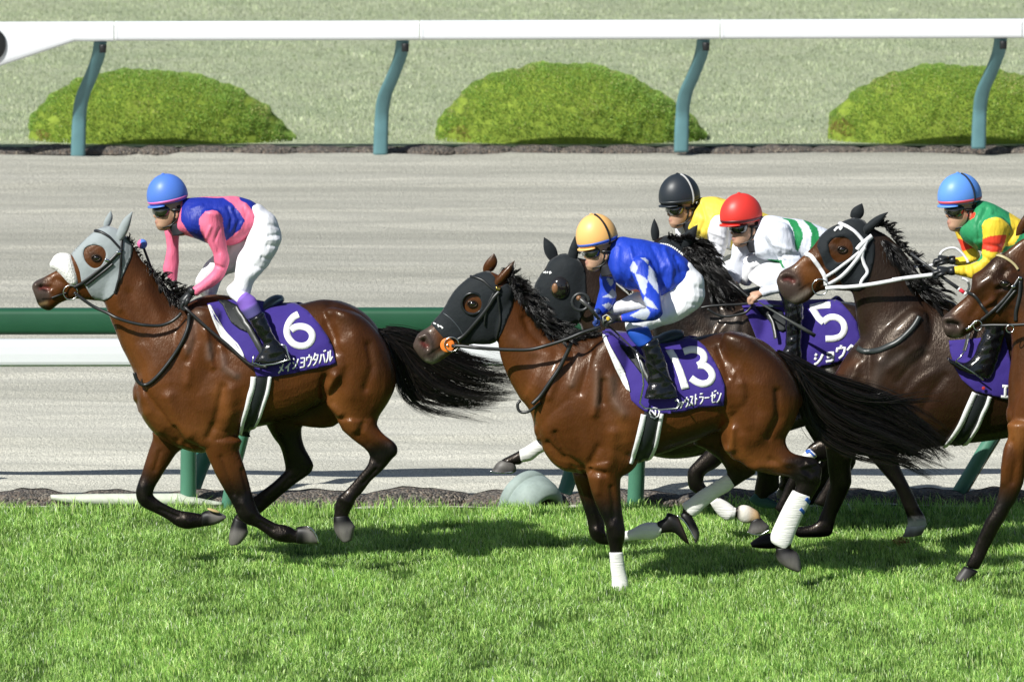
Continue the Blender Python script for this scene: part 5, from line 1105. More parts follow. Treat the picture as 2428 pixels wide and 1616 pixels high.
h.leg(.14, ('J', (820,930,1150,930,.075,None,0,'d'),(838,1000,1085,1010,.06,None,0,(.02,.014,.011)),(850,1100,1042,1100,.05,None,0,'k'),(858,1180,1047,1200,.046,None,0,'k'),(868,1262,1046,1262,.045,None,0,'k'),(850,1332,1010,1345,.036,None,0,'k'),(826,1420,968,1430,.03,None,0,'k'),(795,1500,930,1512,.03,None,0,'k'),(765,1560,912,1580,.036,None,0,'k'),(680,1590,870,1670,.036,None,0,'k'),(560,1585,640,1680,.034,None,0,'k')))
h.bump('Q', (1450,1000,1500,1150,1440,1400), 12, -.0066); h.bump('J', (1260,330,1240,450,1200,600), 14, .0088); h.bump('J', (1330,380,1450,280,1560,200), 9, .0050); h.bump('J', (1400,470,1500,350,1620,260), 8, -.0050); h.bump('J', (1180,260,1180,420,1190,560), 8, -.0077)
h.bump('J', (1480,560,1560,480,1680,400), 12, .0050); h.bump('J', (1600,680,1660,560,1760,430), 10, -.0050); h.bump('J', (1100,330,1060,430,1000,480), 9, .0060); h.bump('Q', (1700,1050,1850,900,1950,860), 14, .0055)
h.bump('P', (1250,1050,1330,1075), 7, -.018); h.bump('P', (1220,1040,1280,1010,1350,1040,1380,1100), 5, .008); h.bump('P', (1500,900,1590,860,1640,780), 8, .006); h.bump('P', (1600,960,1700,900), 9, -.006); h.bump('P', (1730,690,1800,640,1880,650), 7, .008)
h.paint('P', (1210,1060,1260,1010,1360,1060,1380,1130,1300,1200,1230,1170), 8, 'm', .9, True); h.paint('P', (1250,1060,1300,1055,1340,1085), 5, (.10,.02,.02), .9); h.paint('P', (1300,1290,1400,1230,1470,1180), 8, (.26,.22,.18), .8); h.paint('P', (1400,1160,1460,1120,1500,1100), 2.5, 'k', .9)
h.paint('P', (1420,900,1460,980,1500,1030), 22, 'B', .5); h.paint('P', (1700,770,1760,800,1830,800), 8, 'E', .7); h.paint('J', (950,420,1000,350,1080,320), 12, 'c', .8); h.paint('J', (1650,780,1750,700,1850,600,1900,800), 22, 'd', .5); h.paint('Q', (1430,500,1500,800,1560,900), 20, 'D', .3)
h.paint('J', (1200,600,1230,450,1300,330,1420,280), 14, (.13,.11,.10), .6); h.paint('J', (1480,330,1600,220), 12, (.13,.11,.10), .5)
h.paint('X', (2075,560,2110,620,2140,690,2160,740), 30, 'E', .75); h.paint('X', (2060,800,2120,780,2200,790,2280,780), 50, 'E', .9); h.paint('X', (2120,860,2200,870,2280,860), 36, 'E', .7); h.paint('X', (2040,900,2100,900,2160,880), 34, 'D', .6)
h.make(2300)
h.hoof(-.15, 'U', (865,975,1050,955,.038,None,0,(.35,.36,.38)),(842,1040,1035,1000,.048,None,0,'g'),(832,1062,1010,1045,.05,None,0,'g'))
h.hoof(.14, 'N', (1420,1060,1400,1262,.038,None,0,'k'),(1300,1092,1340,1272,.044,None,0,'k'),(1180,1130,1240,1272,.05,None,0,'k'),(1072,1208,1100,1256,.045,None,0,'k'))
for s, dx in ((-.15, 1700), (.15, 1780)): h.hoof(s, 'X', *shift(HF1, dx, 0))
h.ear(.055, 'R', (-75,600,60,650), (78,452), 1.0, col='E', m=m_hoodk, w0=.024); h.ear(-.055, 'R', (92,715,120,815), (384,552), 1.0, m=m_hoodk, w0=.03)
h.eye('P', 1790, 790, .019)
hood = h.drape('hood', 'P', (1560,760,1600,660,1700,582,1800,538,1880,495,1965,500,2020,560,2060,640,2090,760,2080,900,2040,1050,1990,1150,1900,1170,1800,1120,1760,1060,1700,1000,1640,960,1600,860), .007, .006, m_hoodk,
   holes=[(1660,740,1700,690,1780,668,1850,690,1890,760,1880,840,1820,890,1750,910,1700,870,1670,810)], grid=6)
hb = bvh_of([h.body, hood])
WB = (0.78,0.78,0.80)
h.ribbon('browband', 'P', (1760,548,1830,575,1900,620,1960,680,2000,740), 8, col=WB, extra=hb, off=.013)
h.ribbon('noseband', 'P', (1450,832,1500,850,1550,910,1590,970,1630,1040,1640,1120), 10, col=WB, extra=hb, off=.013)
h.ribbon('cheekpiece', 'P', (1640,1040,1720,990,1800,930,1880,870,1960,800,2010,740), 7, col=WB, extra=hb, off=.013)
h.ribbon('cheekpiece', 'P', (1640,1120,1700,1090,1780,1040,1860,960,1940,860,2000,770), 9, col=WB, extra=hb, off=.015)
h.ribbon('headpiece', 'R', (190,830,130,880,60,940,20,990), 12, col=WB, extra=hb, off=.014)
h.ribbon('throat_strap', 'R', (130,890,100,970,80,1060,100,1150,140,1250,80,1340,60,1410), 8, col=WB, extra=hb, off=.014)
h.ribbon('lettering', 'P', (1720,620,1750,590,1790,585,1770,610), 5, col=WB, extra=hb, off=.010)
h.rein('rein', None, L2('P', 1640,1150,1760,1140) + L2('Q', 1300,200,1470,185,1700,150,1960,100) + L2('R', 430,1340,650,1310,900,1280), [-.12,-.16,-.2,-.2,-.2], .014, col=WB)
h.rein('rein', 'R', (660,1180,760,1190,900,1165), [.1,.05,0], .010, col=WB, bv=False)
h.rein('rein_loop', 'R', (985,1050,1010,1010,1080,975,1170,975,1250,1040,1300,1110,1310,1140), [.0,.02,.0], .009, col=WB, bv=False)
h.rein('rein_loop', 'R', (1240,1320,1300,1350,1325,1410,1310,1460,1290,1485), [-.05,-.05], .009, col=WB, bv=False)
c = C2('P', 1500, 1115); q, n_, ok = hit(hb, c[0], c[1], h.Y)
make('bit_ring', tube([P(c[0] + 22 + 19 * math.cos(a), c[1] + 6 + 19 * math.sin(a), q.y - .02) for a in np.linspace(0, 2 * math.pi, 25)], .0045, 6), m_metal, h.root)
h.ribbon('yoke_strap', 'Q', (1440,905,1490,935,1560,945,1680,930,1800,880,1900,830,2010,740,2100,640,2160,540), 12, col=(.03,.036,.036), off=.012)
h.mane('R', (230,720,300,700,380,760,460,880,560,1000,680,1110,780,1260,880,1400), [(14,-8),(24,-6),(22,2),(22,6),(20,4),(26,-2),(36,10),(40,20)], 1500, 1.0, jit=.008, frizz=.02)
h.mane('R', (300,900,420,1000,500,1150,600,1300,720,1400,850,1480), [(30,44),(40,50),(46,44),(50,40),(56,36),(50,30)], 1800, 1.0, ycrest=-.05, jit=.015, frizz=.03)
h.tail([L2('X', 2620,790,2700,820,2800,880,2900,980), L2('X', 2630,830,2690,880,2760,960,2840,1040)], (0, .1), 300)
X7 = L2('T', 480,500,560,495,760,480,980,420,1020,560,1050,700,1065,800,1050,900,1030,1045,900,1010,730,970,600,860,540,760,490,600)
sc5, cl5, bv5 = tack_cloth(h, 'purple saddle cloth showing one white letter at its corner, at the right edge', None, X7, mirror=False)
glyphs(h, 'T', [('エ',958,1044,905,1032,4,6)], bv5, 7.0, sc5)
# ============================================================ horse entering at right edge
h = H6 = Horse('bay horse entering at the right edge, bridled head turned down and foreleg planted', -1.15)
l = h.loft(n=24, col='c')
l.add('V', (42,1150,56,1250,.032,None,0,'m'),(70,1098,92,1380,.05,None,0,'m'),(150,1030,172,1440,.057,None,0,'m'),(262,918,312,1440,.056,None,.1,'c'),(392,800,452,1375,.055,None,.1),(468,700,620,1265,.06,None,.1),(492,560,762,1245,.072),(505,465,900,1248,.085,None,-.1),(640,380,1050,1245,.09,None,-.15),(765,262,1180,1185,.092,None,-.1,'d'),(850,185,1300,1050,.09,None,0,'d'),(1010,110,1420,950,.08,None,.2,'d'))
l = h.loft(n=26, col='c'); l.add('X', (2385,595,2392,768,.078,None,.3),(2440,560,2398,800,.08,None,.35),(2495,575,2398,850,.10,None,.35),(2550,630,2392,900,.13,None,.35),(2600,700,2390,960,.18,None,.3),(2650,745,2392,1010,.21,None,.2))
l = h.loft(n=30, col='b'); l.add('X', *shift(TR2, 1120, -28))
for s in (-.125, .125):
    l = h.loft(s); l.add('X', (2545,775,2600,795,.07),(2480,835,2620,860,.11),(2430,900,2630,935,.125),(2405,960,2620,1005,.125),(2398,1010,2600,1040,.115),(2392,1040,2500,1060,.09))
    l = h.loft(s); l.add('X', *shift(TH2, 1120, -28)); h.leg(s * 1.2, ('X', *shift([(*t, None, 0, 'k') for t in HL1], 2030 + 70 * (s > 0), 60)))
h.leg(-.15, ('U', (1795,20,2120,20,.09,None,0,'B'),(1812,130,2040,180,.08,None,0,'B'),(1775,250,2000,320,.07,None,0,'b'),(1745,400,1975,470,.06,None,0,'b'),(1735,520,1955,570,.053,None,0,'c'),(1720,640,1925,650,.048,None,0,'d'),(1690,740,1880,750,.044,None,0,'k'),(1645,840,1835,815,.044,None,0,'k'),(1600,910,1800,890,.043,None,0,'k'),(1570,980,1745,970,.036,None,0,'k'),(1520,1090,1690,1080,.029,None,0,'k'),(1475,1190,1640,1180,.027,None,0,'k'),(1440,1270,1590,1290,.034,None,0,'k'),(1410,1330,1550,1370,.032,None,0,'k')))
h.leg(.14, ('X', (2420,1000,2500,1030,.08,None,0,'b'),(2440,1080,2490,1100,.06,None,0,'c'),(2450,1160,2490,1170,.045,None,0,'k'),(2470,1200,2500,1180,.035,None,0,'k'),(2530,1220,2545,1190,.03,None,0,'k'),(2570,1225,2580,1200,.034,None,0,'k')))
h.bump('V', (130,1210,230,1220,280,1240), 8, -.02); h.bump('V', (60,1160,180,1150,300,1200,350,1280), 6, .009); h.bump('V', (700,950,830,870), 8, .008); h.bump('V', (730,980,860,930,960,800), 7, -.007); h.bump('V', (560,700,680,600,800,520), 12, .008); h.bump('V', (500,1100,600,950,680,880), 10, -.006)
h.bump('V', (880,620,940,600,1080,620), 9, .009); h.bump('V', (900,680,1040,640), 6, -.01); h.bump('V', (980,460,1020,400), 9, -.008)
h.bump('U', (1780,200,1790,400,1760,560), 9, .007); h.bump('U', (1850,180,1890,350,1850,560), 7, -.006)
h.paint('V', (60,1240,150,1200,300,1220,340,1300,250,1400,120,1380), 9, 'm', .9, True); h.paint('V', (140,1230,230,1215,290,1245), 5, 'k', .9); h.paint('V', (220,1420,330,1410), 6, (.30,.25,.18), .6); h.paint('V', (340,1400,450,1270,520,1190), 3, 'k', .9); h.paint('V', (520,600,640,500,780,420,900,260), 16, 'd', .6)
h.paint('V', (560,760,700,650,860,500), 18, 'd', .6); h.paint('V', (1000,900,1150,800,1250,700), 22, 'd', .5)
h.make(2700)
h.hoof(-.15, 'U', (1400,1340,1535,1390,.036,None,0,'k'),(1352,1405,1470,1450,.046,None,0,'G'),(1315,1455,1425,1490,.05,None,0,'G'))
h.hoof(.14, 'X', (2575,1228,2585,1200,.036,None,0,'k'),(2600,1235,2610,1205,.048,None,0,'G'),(2620,1238,2630,1225,.05,None,0,'G'))
for s, dx in ((-.15, 2030), (.15, 2100)): h.hoof(s, 'X', *shift(HF1, dx, 60))
h.eye('V', 1010, 600, .020)
h.ear(.05, 'X', (2405,560,2435,550), (2440,495)); h.ear(-.055, 'X', (2430,585,2455,570), (2490,515), w0=.03)
h.ribbon('noseband', 'V', (430,745,500,760,570,820,640,920,700,1010,740,1070,660,1170), 7, off=.010)
h.ribbon('cheekpiece', 'V', (1230,520,1170,620,1090,740,990,860,890,960,780,1060,640,1170), 8, off=.011)
h.ribbon('cheekpiece', 'V', (1180,700,1080,820,980,940,880,1050), 6, off=.011)
h.ribbon('throat_strap', 'V', (1250,560,1240,750,1210,900,1180,1040,1180,1180), 8, off=.011)
h.ribbon('browband', 'V', (880,165,980,190,1080,245,1160,310,1215,385), 6, col=(.45,.38,.2), off=.012)
h.ribbon('buckle', 'V', (1115,655,1160,640), 7, m=m_metal, off=.018); h.ribbon('buckle', 'V', (1215,510,1270,520), 8, m=m_metal, off=.018)
h.ribbon('bit', 'V', (400,1310,470,1270,540,1200,570,1190), 6, m=m_metal, off=.016)
c = C2('V', 590, 1250); make('bit_ring', tube([P(c[0] + 10 * math.cos(a), c[1] + 12 * math.sin(a), h.Y - .09) for a in np.linspace(0, 2 * math.pi, 21)], .004, 6), m_metal, h.root)
c = C2('V', 1090, 1300); make('rein_ring', tube([P(c[0] + 9 * math.cos(a), c[1] + 9 * math.sin(a), h.Y - .2) for a in np.linspace(0, 2 * math.pi, 21)], .004, 6), m_metal, h.root)
h.rein('rein', 'V', (640,1255,800,1245,1000,1245,1200,1240,1400,1230), [-.12,-.18,-.22], .010)
h.mane('X', (2440,560,2490,572,2545,625,2600,690), [(20,-6),(26,4),(26,10),(20,10)], 400, 1)
h.tail([L2('X', 3010,860,3100,900,3200,980), L2('X', 3018,900,3090,960,3160,1040)], (0, .1), 250)
# ------------------------------------------------------------ riders
m_skin = mat('skin', vc=True, rough=0.5, spec=0.35, noise=0.06, nscale=30)
m_silk = mat('racing_silks', vc=True, rough=0.5, spec=0.35, noise=0.04, nscale=12, bump=0.012, bscale=13, bstretch=(1.6,1,.5))
m_breech = mat('white_breeches', vc=True, rough=0.6, spec=0.3, bump=0.006, bscale=18, bstretch=(1.6,1,.7))
m_boot = mat('boot_leather', vc=True, rough=0.20, spec=0.45, coat=0.6, coatr=0.06, bump=0.006, bscale=26)
m_cap = mat('cap_silk', vc=True, rough=0.42, spec=0.4)
m_lens = mat('goggle_lens', (0.015,0.017,0.010), 0.05, 0.8, coat=1.0)
m_pad = mat('saddle_leather', (0.018,0.035,0.050), 0.4, 0.5, noise=0.1, nscale=20)
SK = (0.50,0.30,0.20); SKd = (0.42,0.23,0.16)
def rot_about(part, c, ang):
    V, F, C = part; R = Matrix.Rotation(ang, 3, 'Z'); c = Vector(c)
    return [tuple(c + R @ (Vector(v) - c)) for v in V], F, C
class Rider:
    def __init__(s, label, h, yaw=-18):
        s.Y = h.Y; s.h = h; s.root = thing('person', label, 'person', tuple(h.root.location + Vector((0, 0, 1.7))), 'jockeys crouched over their horses')
        s.bodyp = []; s.yaw = math.radians(-yaw); s.topp = []; s.pantp = []
    def head(s, r, cx, cy, sc, tilt=0.0):
        """profile face pointing left built around an ear-level centre; sc = px (region units) per head height unit of 100"""
        T_ = math.radians(tilt); k = sc / 100.0
        def q(x, y): return (cx + (x * math.cos(T_) - y * math.sin(T_)) * k, cy + (x * math.sin(T_) + y * math.cos(T_)) * k)
        l = Loft(s.Y, 0, SK, 22, 4, .5)
        for f, b, w_ in (((-30,-62),(44,-62),.052),((-46,-42),(54,-40),.068),((-52,-20),(56,-15),.075),((-50,-4),(54,8),.074),((-46,10),(48,24),.069),((-47,26),(40,38),.061),((-45,40),(30,48),.053),((-45,52),(20,56),.045),((-38,62),(8,62),.032)):
            a = q(*f); c = q(*b); l.add(r, (*a, *c, w_, 0.0, -0.15))
        parts = [l.build()]
        n = Loft(s.Y, 0, SK, 12, 3, .5)   # nose
        for f, b, w_ in (((-50,-6),(-38,-4),.006),((-55,6),(-38,6),.008),((-61,17),(-38,16),.012),((-57,23),(-38,24),.011)):
            a = q(*f); c = q(*b); n.add(r, (*a, *c, w_))
        parts.append(n.build())
        m_ = Loft(s.Y, 0, (.40,.20,.15), 12, 3, .3)  # lips
        for f, b, w_ in (((-48,34),(-36,34),.012),((-51,37),(-36,38),.018),((-48.5,39.5),(-36,41),.018),((-50.5,42),(-36,44),.018),((-46,46),(-36,47),.010)):
            a = q(*f); c = q(*b); m_.add(r, (*a, *c, w_))
        parts.append(m_.build())
        nk = Loft(s.Y, 0, SKd, 16, 3, .3); cl = Loft(s.Y, 0, (.02,.02,.025), 18, 3, .1)
        for f, b, w_ in (((0,36),(48,20),.050),((16,58),(70,40),.054),((32,80),(92,60),.060)):
            a = q(*f); c = q(*b); nk.add(r, (*a, *c, w_))
        for f, b, w_ in (((2,48),(58,22),.058),((16,66),(76,38),.068),((26,84),(90,56),.078)):
            a = q(*f); c = q(*b); cl.add(r, (*a, *c, w_))
        make('collar', cl.build(), m_color, s.root)
        hc = P(*C2(r, *q(0, 0)), s.Y); s.hc = hc
        yawed = [rot_about(p, hc, s.yaw) for p in parts]
        e = C2(r, *q(20, 6)); ep = P(*e, s.Y - .072)
        yawed.append(rot_about(ellipsoid(ep, (.017, .012, .028), SK, None, 14, 10), hc, s.yaw))
        s.bodyp += yawed + [nk.build()]; s.hq = (r, q)
        # goggles
        g = Loft(s.Y, 0, (.01,.01,.01), 26, 4, .4)
        for f, b, w_ in (((-56,-26),(8,-28),.070),((-62,-16),(12,-20),.084),((-66,-4),(10,-8),.087),((-63,9),(2,6),.083),((-55,17),(-8,14),.070)):
            a = q(*f); c = q(*b); g.add(r, (*a, *c, w_))
        make('goggles', rot_about(g.build(), hc, s.yaw), m_lens, s.root)
        st = [P(*C2(r, *q(-2, -10)), s.Y - .083), P(*C2(r, *q(25, -14)), s.Y - .084), P(*C2(r, *q(52, -16)), s.Y - .05), P(*C2(r, *q(60, -16)), s.Y)]
        make('goggle_strap', rot_about(tube(st, .010, 8, BK), hc, s.yaw), m_lthr, s.root)
        for pts, rad in (([(30,-18),(28,10),(22,30),(6,48),(-22,60)], .006), ([(8,-16),(12,8),(14,24),(10,44)], .006)):
            make('chin_strap', rot_about(tube([P(*C2(r, *q(*p)), s.Y - (.080 if i < 2 else .074 - .011 * (i - 1))) for i, p in enumerate(pts)], rad, 6, BK), hc, s.yaw), m_lthr, s.root)
        hr = Loft(s.Y, 0, (.01,.01,.01), 16, 3, .4)
        for f, b, w_ in (((2,-30),(60,-30),.078),((20,-12),(60,-8),.074),((30,6),(54,10),.066),((36,20),(50,24),.05)):
            a = q(*f); c = q(*b); hr.add(r, (*a, *c, w_))
        make('hair', rot_about(hr.build(), hc, s.yaw), m_hair2, s.root)
    def helmet(s, r, cx, cy, rx, ry, tilt, col, band, peakx, rz=None, bandw=.040, dep=.118, strapcol=None):
        """dome centred at region pixel, tilt in degrees (rim slope), rx/ry in region px"""
        sc = s.Yscale(r); c = P(*C2(r, cx, cy), s.Y); a = rx * sc; b = ry * sc; T_ = math.radians(tilt)
        X = Vector((math.cos(T_), 0, math.sin(T_))); Z = Vector((-math.sin(T_), 0, math.cos(T_))); Yv = Vector((0, 1, 0))
        def pt(th, ph, g=1.0):
            return c + X * (a * g * math.sin(ph) * math.cos(th)) + Yv * (dep * g * math.sin(ph) * math.sin(th)) + Z * (b * g * (math.cos(ph) if ph < 1.57 else 0.55 * math.cos(ph)))
        V = []; F = []; C = []; nu, nv = 48, 22; phm = 2.02
        for j in range(nv + 1):
            for i in range(nu):
                th = 2 * math.pi * i / nu; ph = phm * j / nv; g = 1.0 + 0.006 * abs(math.cos(2.0 * th)) ** 0.5 * math.sin(ph)
                V.append(tuple(pt(th, ph, g))); C.append(col)
        for j in range(nv):
            for i in range(nu): F.append((j * nu + i, (j + 1) * nu + i, (j + 1) * nu + (i + 1) % nu, j * nu + (i + 1) % nu))
        F.append(tuple(nv * nu + i for i in range(nu)))
        hel = rot_about((V, F, C), s.hc, s.yaw); hob = make('helmet', hel, m_cap, s.root)
        V = []; F = []; C = []
        w0 = bandw
        for i in range(nu):
            th = 2 * math.pi * i / nu
            for ph, g in ((1.93 - w0 * 6, 1.012), (1.93 - w0 * 3, 1.020), (1.93, 1.014)): V.append(tuple(pt(th, ph, g)))
            for ph, g in ((1.93, .96), (1.93 - w0 * 6, .96)): V.append(tuple(pt(th, ph, g)))
            C += [band] * 5
        for i in range(nu):
            for k in range(5): F.append((i * 5 + k, i * 5 + (k + 1) % 5, ((i + 1) % nu) * 5 + (k + 1) % 5, ((i + 1) % nu) * 5 + k))
        make('cap_band', rot_about((V, F, C), s.hc, s.yaw), m_cap, s.root)
        # peak
        V = []; F = []; C = []; n = 20; ext = (peakx * sc)
        for i in range(n + 1):
            th = math.pi + (i / n - .5) * 2.3; e = ext * math.cos((i / n - .5) * math.pi) ** 0.7 if 0 < i < n else 0
            for g, dz in ((0.97, 0.0), (1.0, 0.0), (1.0, -.006), (.97, -.006)):
                p = pt(th, 1.98, 1.0); d = (X * math.cos(th) + Yv * math.sin(th))
                V.append(tuple(p + d * (e * (1 if g == 1.0 else 0) - (.02 if g < 1 else 0)) + Z * (dz - (.010 if g == 1.0 else 0) * 1))); C.append(col)
        for i in range(n):
            for k in range(4): F.append((i * 4 + k, i * 4 + (k + 1) % 4, (i + 1) * 4 + (k + 1) % 4, (i + 1) * 4 + k))
        F.append((0, 1, 2, 3)); F.append((n * 4 + 3, n * 4 + 2, n * 4 + 1, n * 4))
        make('cap_peak', rot_about((V, F, C), s.hc, s.yaw), m_cap, s.root)
        make('cap_button', rot_about(ellipsoid(pt(0, 0, 1.01), (.012,.012,.006), col, None, 12, 8), s.hc, s.yaw), m_cap, s.root)
        if strapcol is not None:
            L = [pt(0.55 * math.pi * 0 - 1.15 + .0 * k, ph, 1.02) for k, ph in enumerate(np.linspace(0.25, 2.1, 12))]
            make('goggle_band', rot_about(tube(L, .007, 6, strapcol), s.hc, s.yaw), m_color, s.root)
    def Yscale(s, r):
        a = P(*C2(r, 0, 0), s.Y); b = P(*C2(r, 100, 0), s.Y); return (b - a).length / 100
    def hand(s, r, wx, wy, kx, ky, y, glove=None, size=1.0):
        """fist from wrist to knuckles with four curled fingers and a thumb"""
        w_ = P(*C2(r, wx, wy), s.Y + y); kn = P(*C2(r, kx, ky), s.Y + y); f = (kn - w_); L = max(f.length, .05); f.normalize()
        f = f; side = Vector((0, 1, 0)); side = (side - f * side.dot(f)).normalized(); dn = f.cross(side)
        if dn.z > 0: dn = -dn
        col = glove or SK; S = size
        pl = []; V = []; nseg = 5
        palm = tube([w_, w_ + f * L * .35, w_ + f * L * .7, kn], [.027*S, .034*S, .040*S, .037*S], 14, col, (dn, .72))
        parts = [palm]
        for i, (o, ln) in enumerate(((-.030, .95), (-.010, 1.05), (.011, 1.0), (.030, .82))):
            b0 = kn + side * o * S - f * .008
            a1 = b0 + f * .026 * ln * S + dn * .006; a2 = a1 + dn * .026 * ln * S + f * .004; a3 = a2 - f * .022 * ln * S + dn * .003
            parts.append(tube([b0 - f * .02, b0, a1, (a1 + a2) / 2 + f * .002, a2, a3, a3 - f * .006 - dn * .010], [.010*S, .0108*S, .0104*S, .0098*S, .0095*S, .009*S, .006*S], 10, col))
        tb = w_ + f * L * .35 - side * .032 * S + dn * .004
        parts.append(tube([tb, tb + f * .028 * S - side * .008 + dn * .012, tb + f * .050 * S + side * .006 + dn * .022, tb + f * .056 * S + side * .024 + dn * .026], [.013*S, .012*S, .0105*S, .007*S], 10, col))
        if glove is None: s.bodyp += parts
        else:
            parts.append(tube([w_ - f * .03, w_ - f * .015, w_ + f * .01], [.031*S, .033*S, .030*S], 14, glove, (dn, .8)))
            make('glove', join(parts), m_lthr, s.root)
    def limb(s, arr, r, st, y0, y1, col=(.8,.8,.8), n=18, inner=None, cap=.4):
        l = Loft(s.Y, 0, col, n, 4, cap); m = len(st)
        for i, t in enumerate(st):
            yy = y0[i] if isinstance(y0, list) else y0 + (y1 - y0) * i / (m - 1) if not (len(t) > 5 and t[5] is not None) else t[5]
            l.add(r, (t[0], t[1], t[2], t[3], t[4], yy, 0.0, *( [t[7]] if len(t) > 7 else [])))
        arr.append(l.build())
        if inner is not False:   # the body inside the clothing
            k = Loft(s.Y, 0, SK, 12, 3, cap)
            for q in l.rows:
                c = ((q[0] + q[2]) / 2, (q[1] + q[3]) / 2); g = .60
                k.rows.append([c[0] + (q[0] - c[0]) * g, c[1] + (q[1] - c[1]) * g, c[0] + (q[2] - c[0]) * g, c[1] + (q[3] - c[1]) * g, max(q[4] * .6, .012), q[5], q[6], *SK])
            s.bodyp.append(k.build())
    def cloth(s, name, parts, fn, m, wr=0.0015, voxel=.0068, it=3, folds=()):
        me, CC = fuse(name, parts, voxel, it); V = vnp(me); N = nnp(me); px = unproj_np(V)
        r = np.random.default_rng(4)
        for k in range(14):
            a = r.normal(0, 22, 3); V += N * (wr * np.sin(V @ a + r.uniform(0, 6) + 2.0 * np.sin(V[:, 2] * 9 + k)))[:, None] * .6
        side = np.clip(-N[:, 1] * 1.4 + .3, 0, 1)
        for pts, rad, amp in folds: V += N * (np.exp(-(polydist(px, pts) / rad) ** 2) * side * amp * (1.2 if name == 'breeches' else 1.9))[:, None]
        if fn is not None: CC = fn(px, V[:, 1] - s.Y, CC)
        me.vertices.foreach_set('co', V.astype(np.float32).ravel()); me.update(); setcol(me, np.clip(CC, 0, 1))
        return link(name, me, m, s.root)
    def finish(s, fn, folds=(), pfolds=(), jn='jacket', pants=True):
        s.top = s.cloth(jn, s.topp, fn, m_silk, folds=folds)
        if pants: s.pants = s.cloth('breeches', s.pantp, None, m_breech, folds=pfolds)
        me, CC = fuse('body', s.bodyp, .0058, 2); setcol(me, CC); s.body = link('body', me, m_skin, s.root)
    def boot(s, r, st, y0, y1, cuff=None, name='boot', m=None, fold=True):
        arr = []; l = Loft(s.Y, 0, (.0045,.0048,.006), 20, 4, .3); k = len(st)
        for i, t in enumerate(st): l.add(r, (*t[:5], y0 + (y1 - y0) * i / (k - 1), 0.0, t[5] if len(t) > 5 else (.0045,.0048,.006)))
        me, CC = fuse(name, [l.build()], .006, 2); V = vnp(me); N = nnp(me)
        if fold:
            for q in range(6): V += N * (0.0012 * np.sin(V[:, 2] * (40 + 14 * q) * (1 if q % 2 else .3) + V[:, 0] * 50 * math.sin(q * 2.1) + q))[:, None]
        me.vertices.foreach_set('co', V.astype(np.float32).ravel()); setcol(me, CC); return link(name, me, m or m_boot, s.root)
m_hair2 = mat('dark_hair', (0.012,0.010,0.009), 0.6, 0.3, bump=.004, bscale=120)
def stripes(poly_list, base):
    """colour function: polygons in source px paint the near and far side alike"""
    def fn(px, y, CC):
        C = np.repeat(np.array(base, float)[None], len(px), 0)
        for pl, c, cond in poly_list:
            mk = inpoly(px, pl)
            if cond is not None: mk &= cond(px, y)
            C[mk] = c
        return C
    return fn
def saddle(h, label, r, seat, flap, leather, irony, blk, wf, wr, iron=None, foot=None, wb=34, stw=(13, 9), bvh=None):
    t = thing('saddle', label, 'saddle', tuple(h.root.location + Vector((0, 0, 1.5))), 'black race saddles with girths')
    bv = bvh or h.bvh
    if seat:
        l = Loft(h.Y, 0, (.02,.04,.06), 20, 4, .4); l.add(r, *seat); make('seat', l.build(), m_pad, t)
    if flap: drape('flap', L2(r, flap), bv, h.Y, .012, .008, mat('flap_leather', (0.010,0.013,0.015), .55, .25), t, 5)
    if leather: make('stirrup_leather', ribbon(L2(*leather[0:2]), leather[2], bv, h.Y, .06, .005, (.035,.038,.036)), m_lthr, t)
    if blk:
        g = ribbon(L2(*blk), wb, h.bvh, h.Y, .012, .008, (.014,.016,.020), wlist=[wb, wb, wb * .9, wb * .8]); make('girth', g, m_lthr, t)
        for w_, sw in ((wf, stw[0]), (wr, stw[1])):
            if w_: make('girth_edge', ribbon(L2(*w_), sw, h.bvh, h.Y, .017, .008, WH, wlist=[sw, sw, sw * .8, sw * .5]), m_white, t)
    if iron:
        pts = [P(*C2(iron[0], a, b), h.Y + iron[3]) for a, b in zip(iron[1][::2], iron[1][1::2])]
        make('stirrup_iron', tube([pts[0]] + pts[1:], iron[2], 6), m_metal, t)
    return t
# ============================================================ rider of horse 6
R = R1 = Rider('jockey in pink and royal blue silks with blue cap, on the leading horse', H1, -14)
R.head('B', 395, 488, 245, 8)
R.helmet('B', 380, 334, 192, 212, 11, (0.085,0.20,0.66), (0.72,0.17,0.48), 26, dep=.122)
PK = (0.82,0.17,0.29); RB = (0.012,0.028,0.30)
l = Loft(R.Y, 0, RB, 28, 4, .35)
l.add('B', (535,350,455,600,.07),(590,345,470,650,.12),(680,345,560,700,.17),(800,340,680,745,.19),(920,335,800,782,.185),(1040,340,930,788,.17),(1140,365,1050,772,.155),(1210,420,1130,720,.145),(1235,470,1180,660,.135))
R.topp.append(l.build())
k = Loft(R.Y, 0, SK, 20, 4, .35); k.add('B', (600,370,500,630,.10),(800,365,690,715,.16),(1040,365,930,760,.145),(1200,440,1140,700,.12),(1330,560,1130,800,.12)); R.bodyp.append(k.build())
R.limb(R.topp, 'B', [(700,470,880,500,.075),(672,580,898,570,.072),(720,700,912,690,.062),(765,800,930,780,.056),(800,880,945,880,.052),(812,950,952,960,.05),(805,1010,925,1040,.047),(760,1070,880,1115,.043),(700,1120,780,1190,.038),(630,1172,690,1240,.034),(612,1190,662,1262,.032)], -.16, -.13, PK)
R.limb(R.topp, 'B', [(400,560,560,640,.06),(350,640,500,690,.055),(362,740,488,745,.05),(368,830,486,830,.047),(352,920,492,930,.046),(342,990,486,1000,.044),(352,1050,482,1070,.042),(385,1100,470,1140,.038),(400,1130,460,1165,.032)], .17, .16, PK)
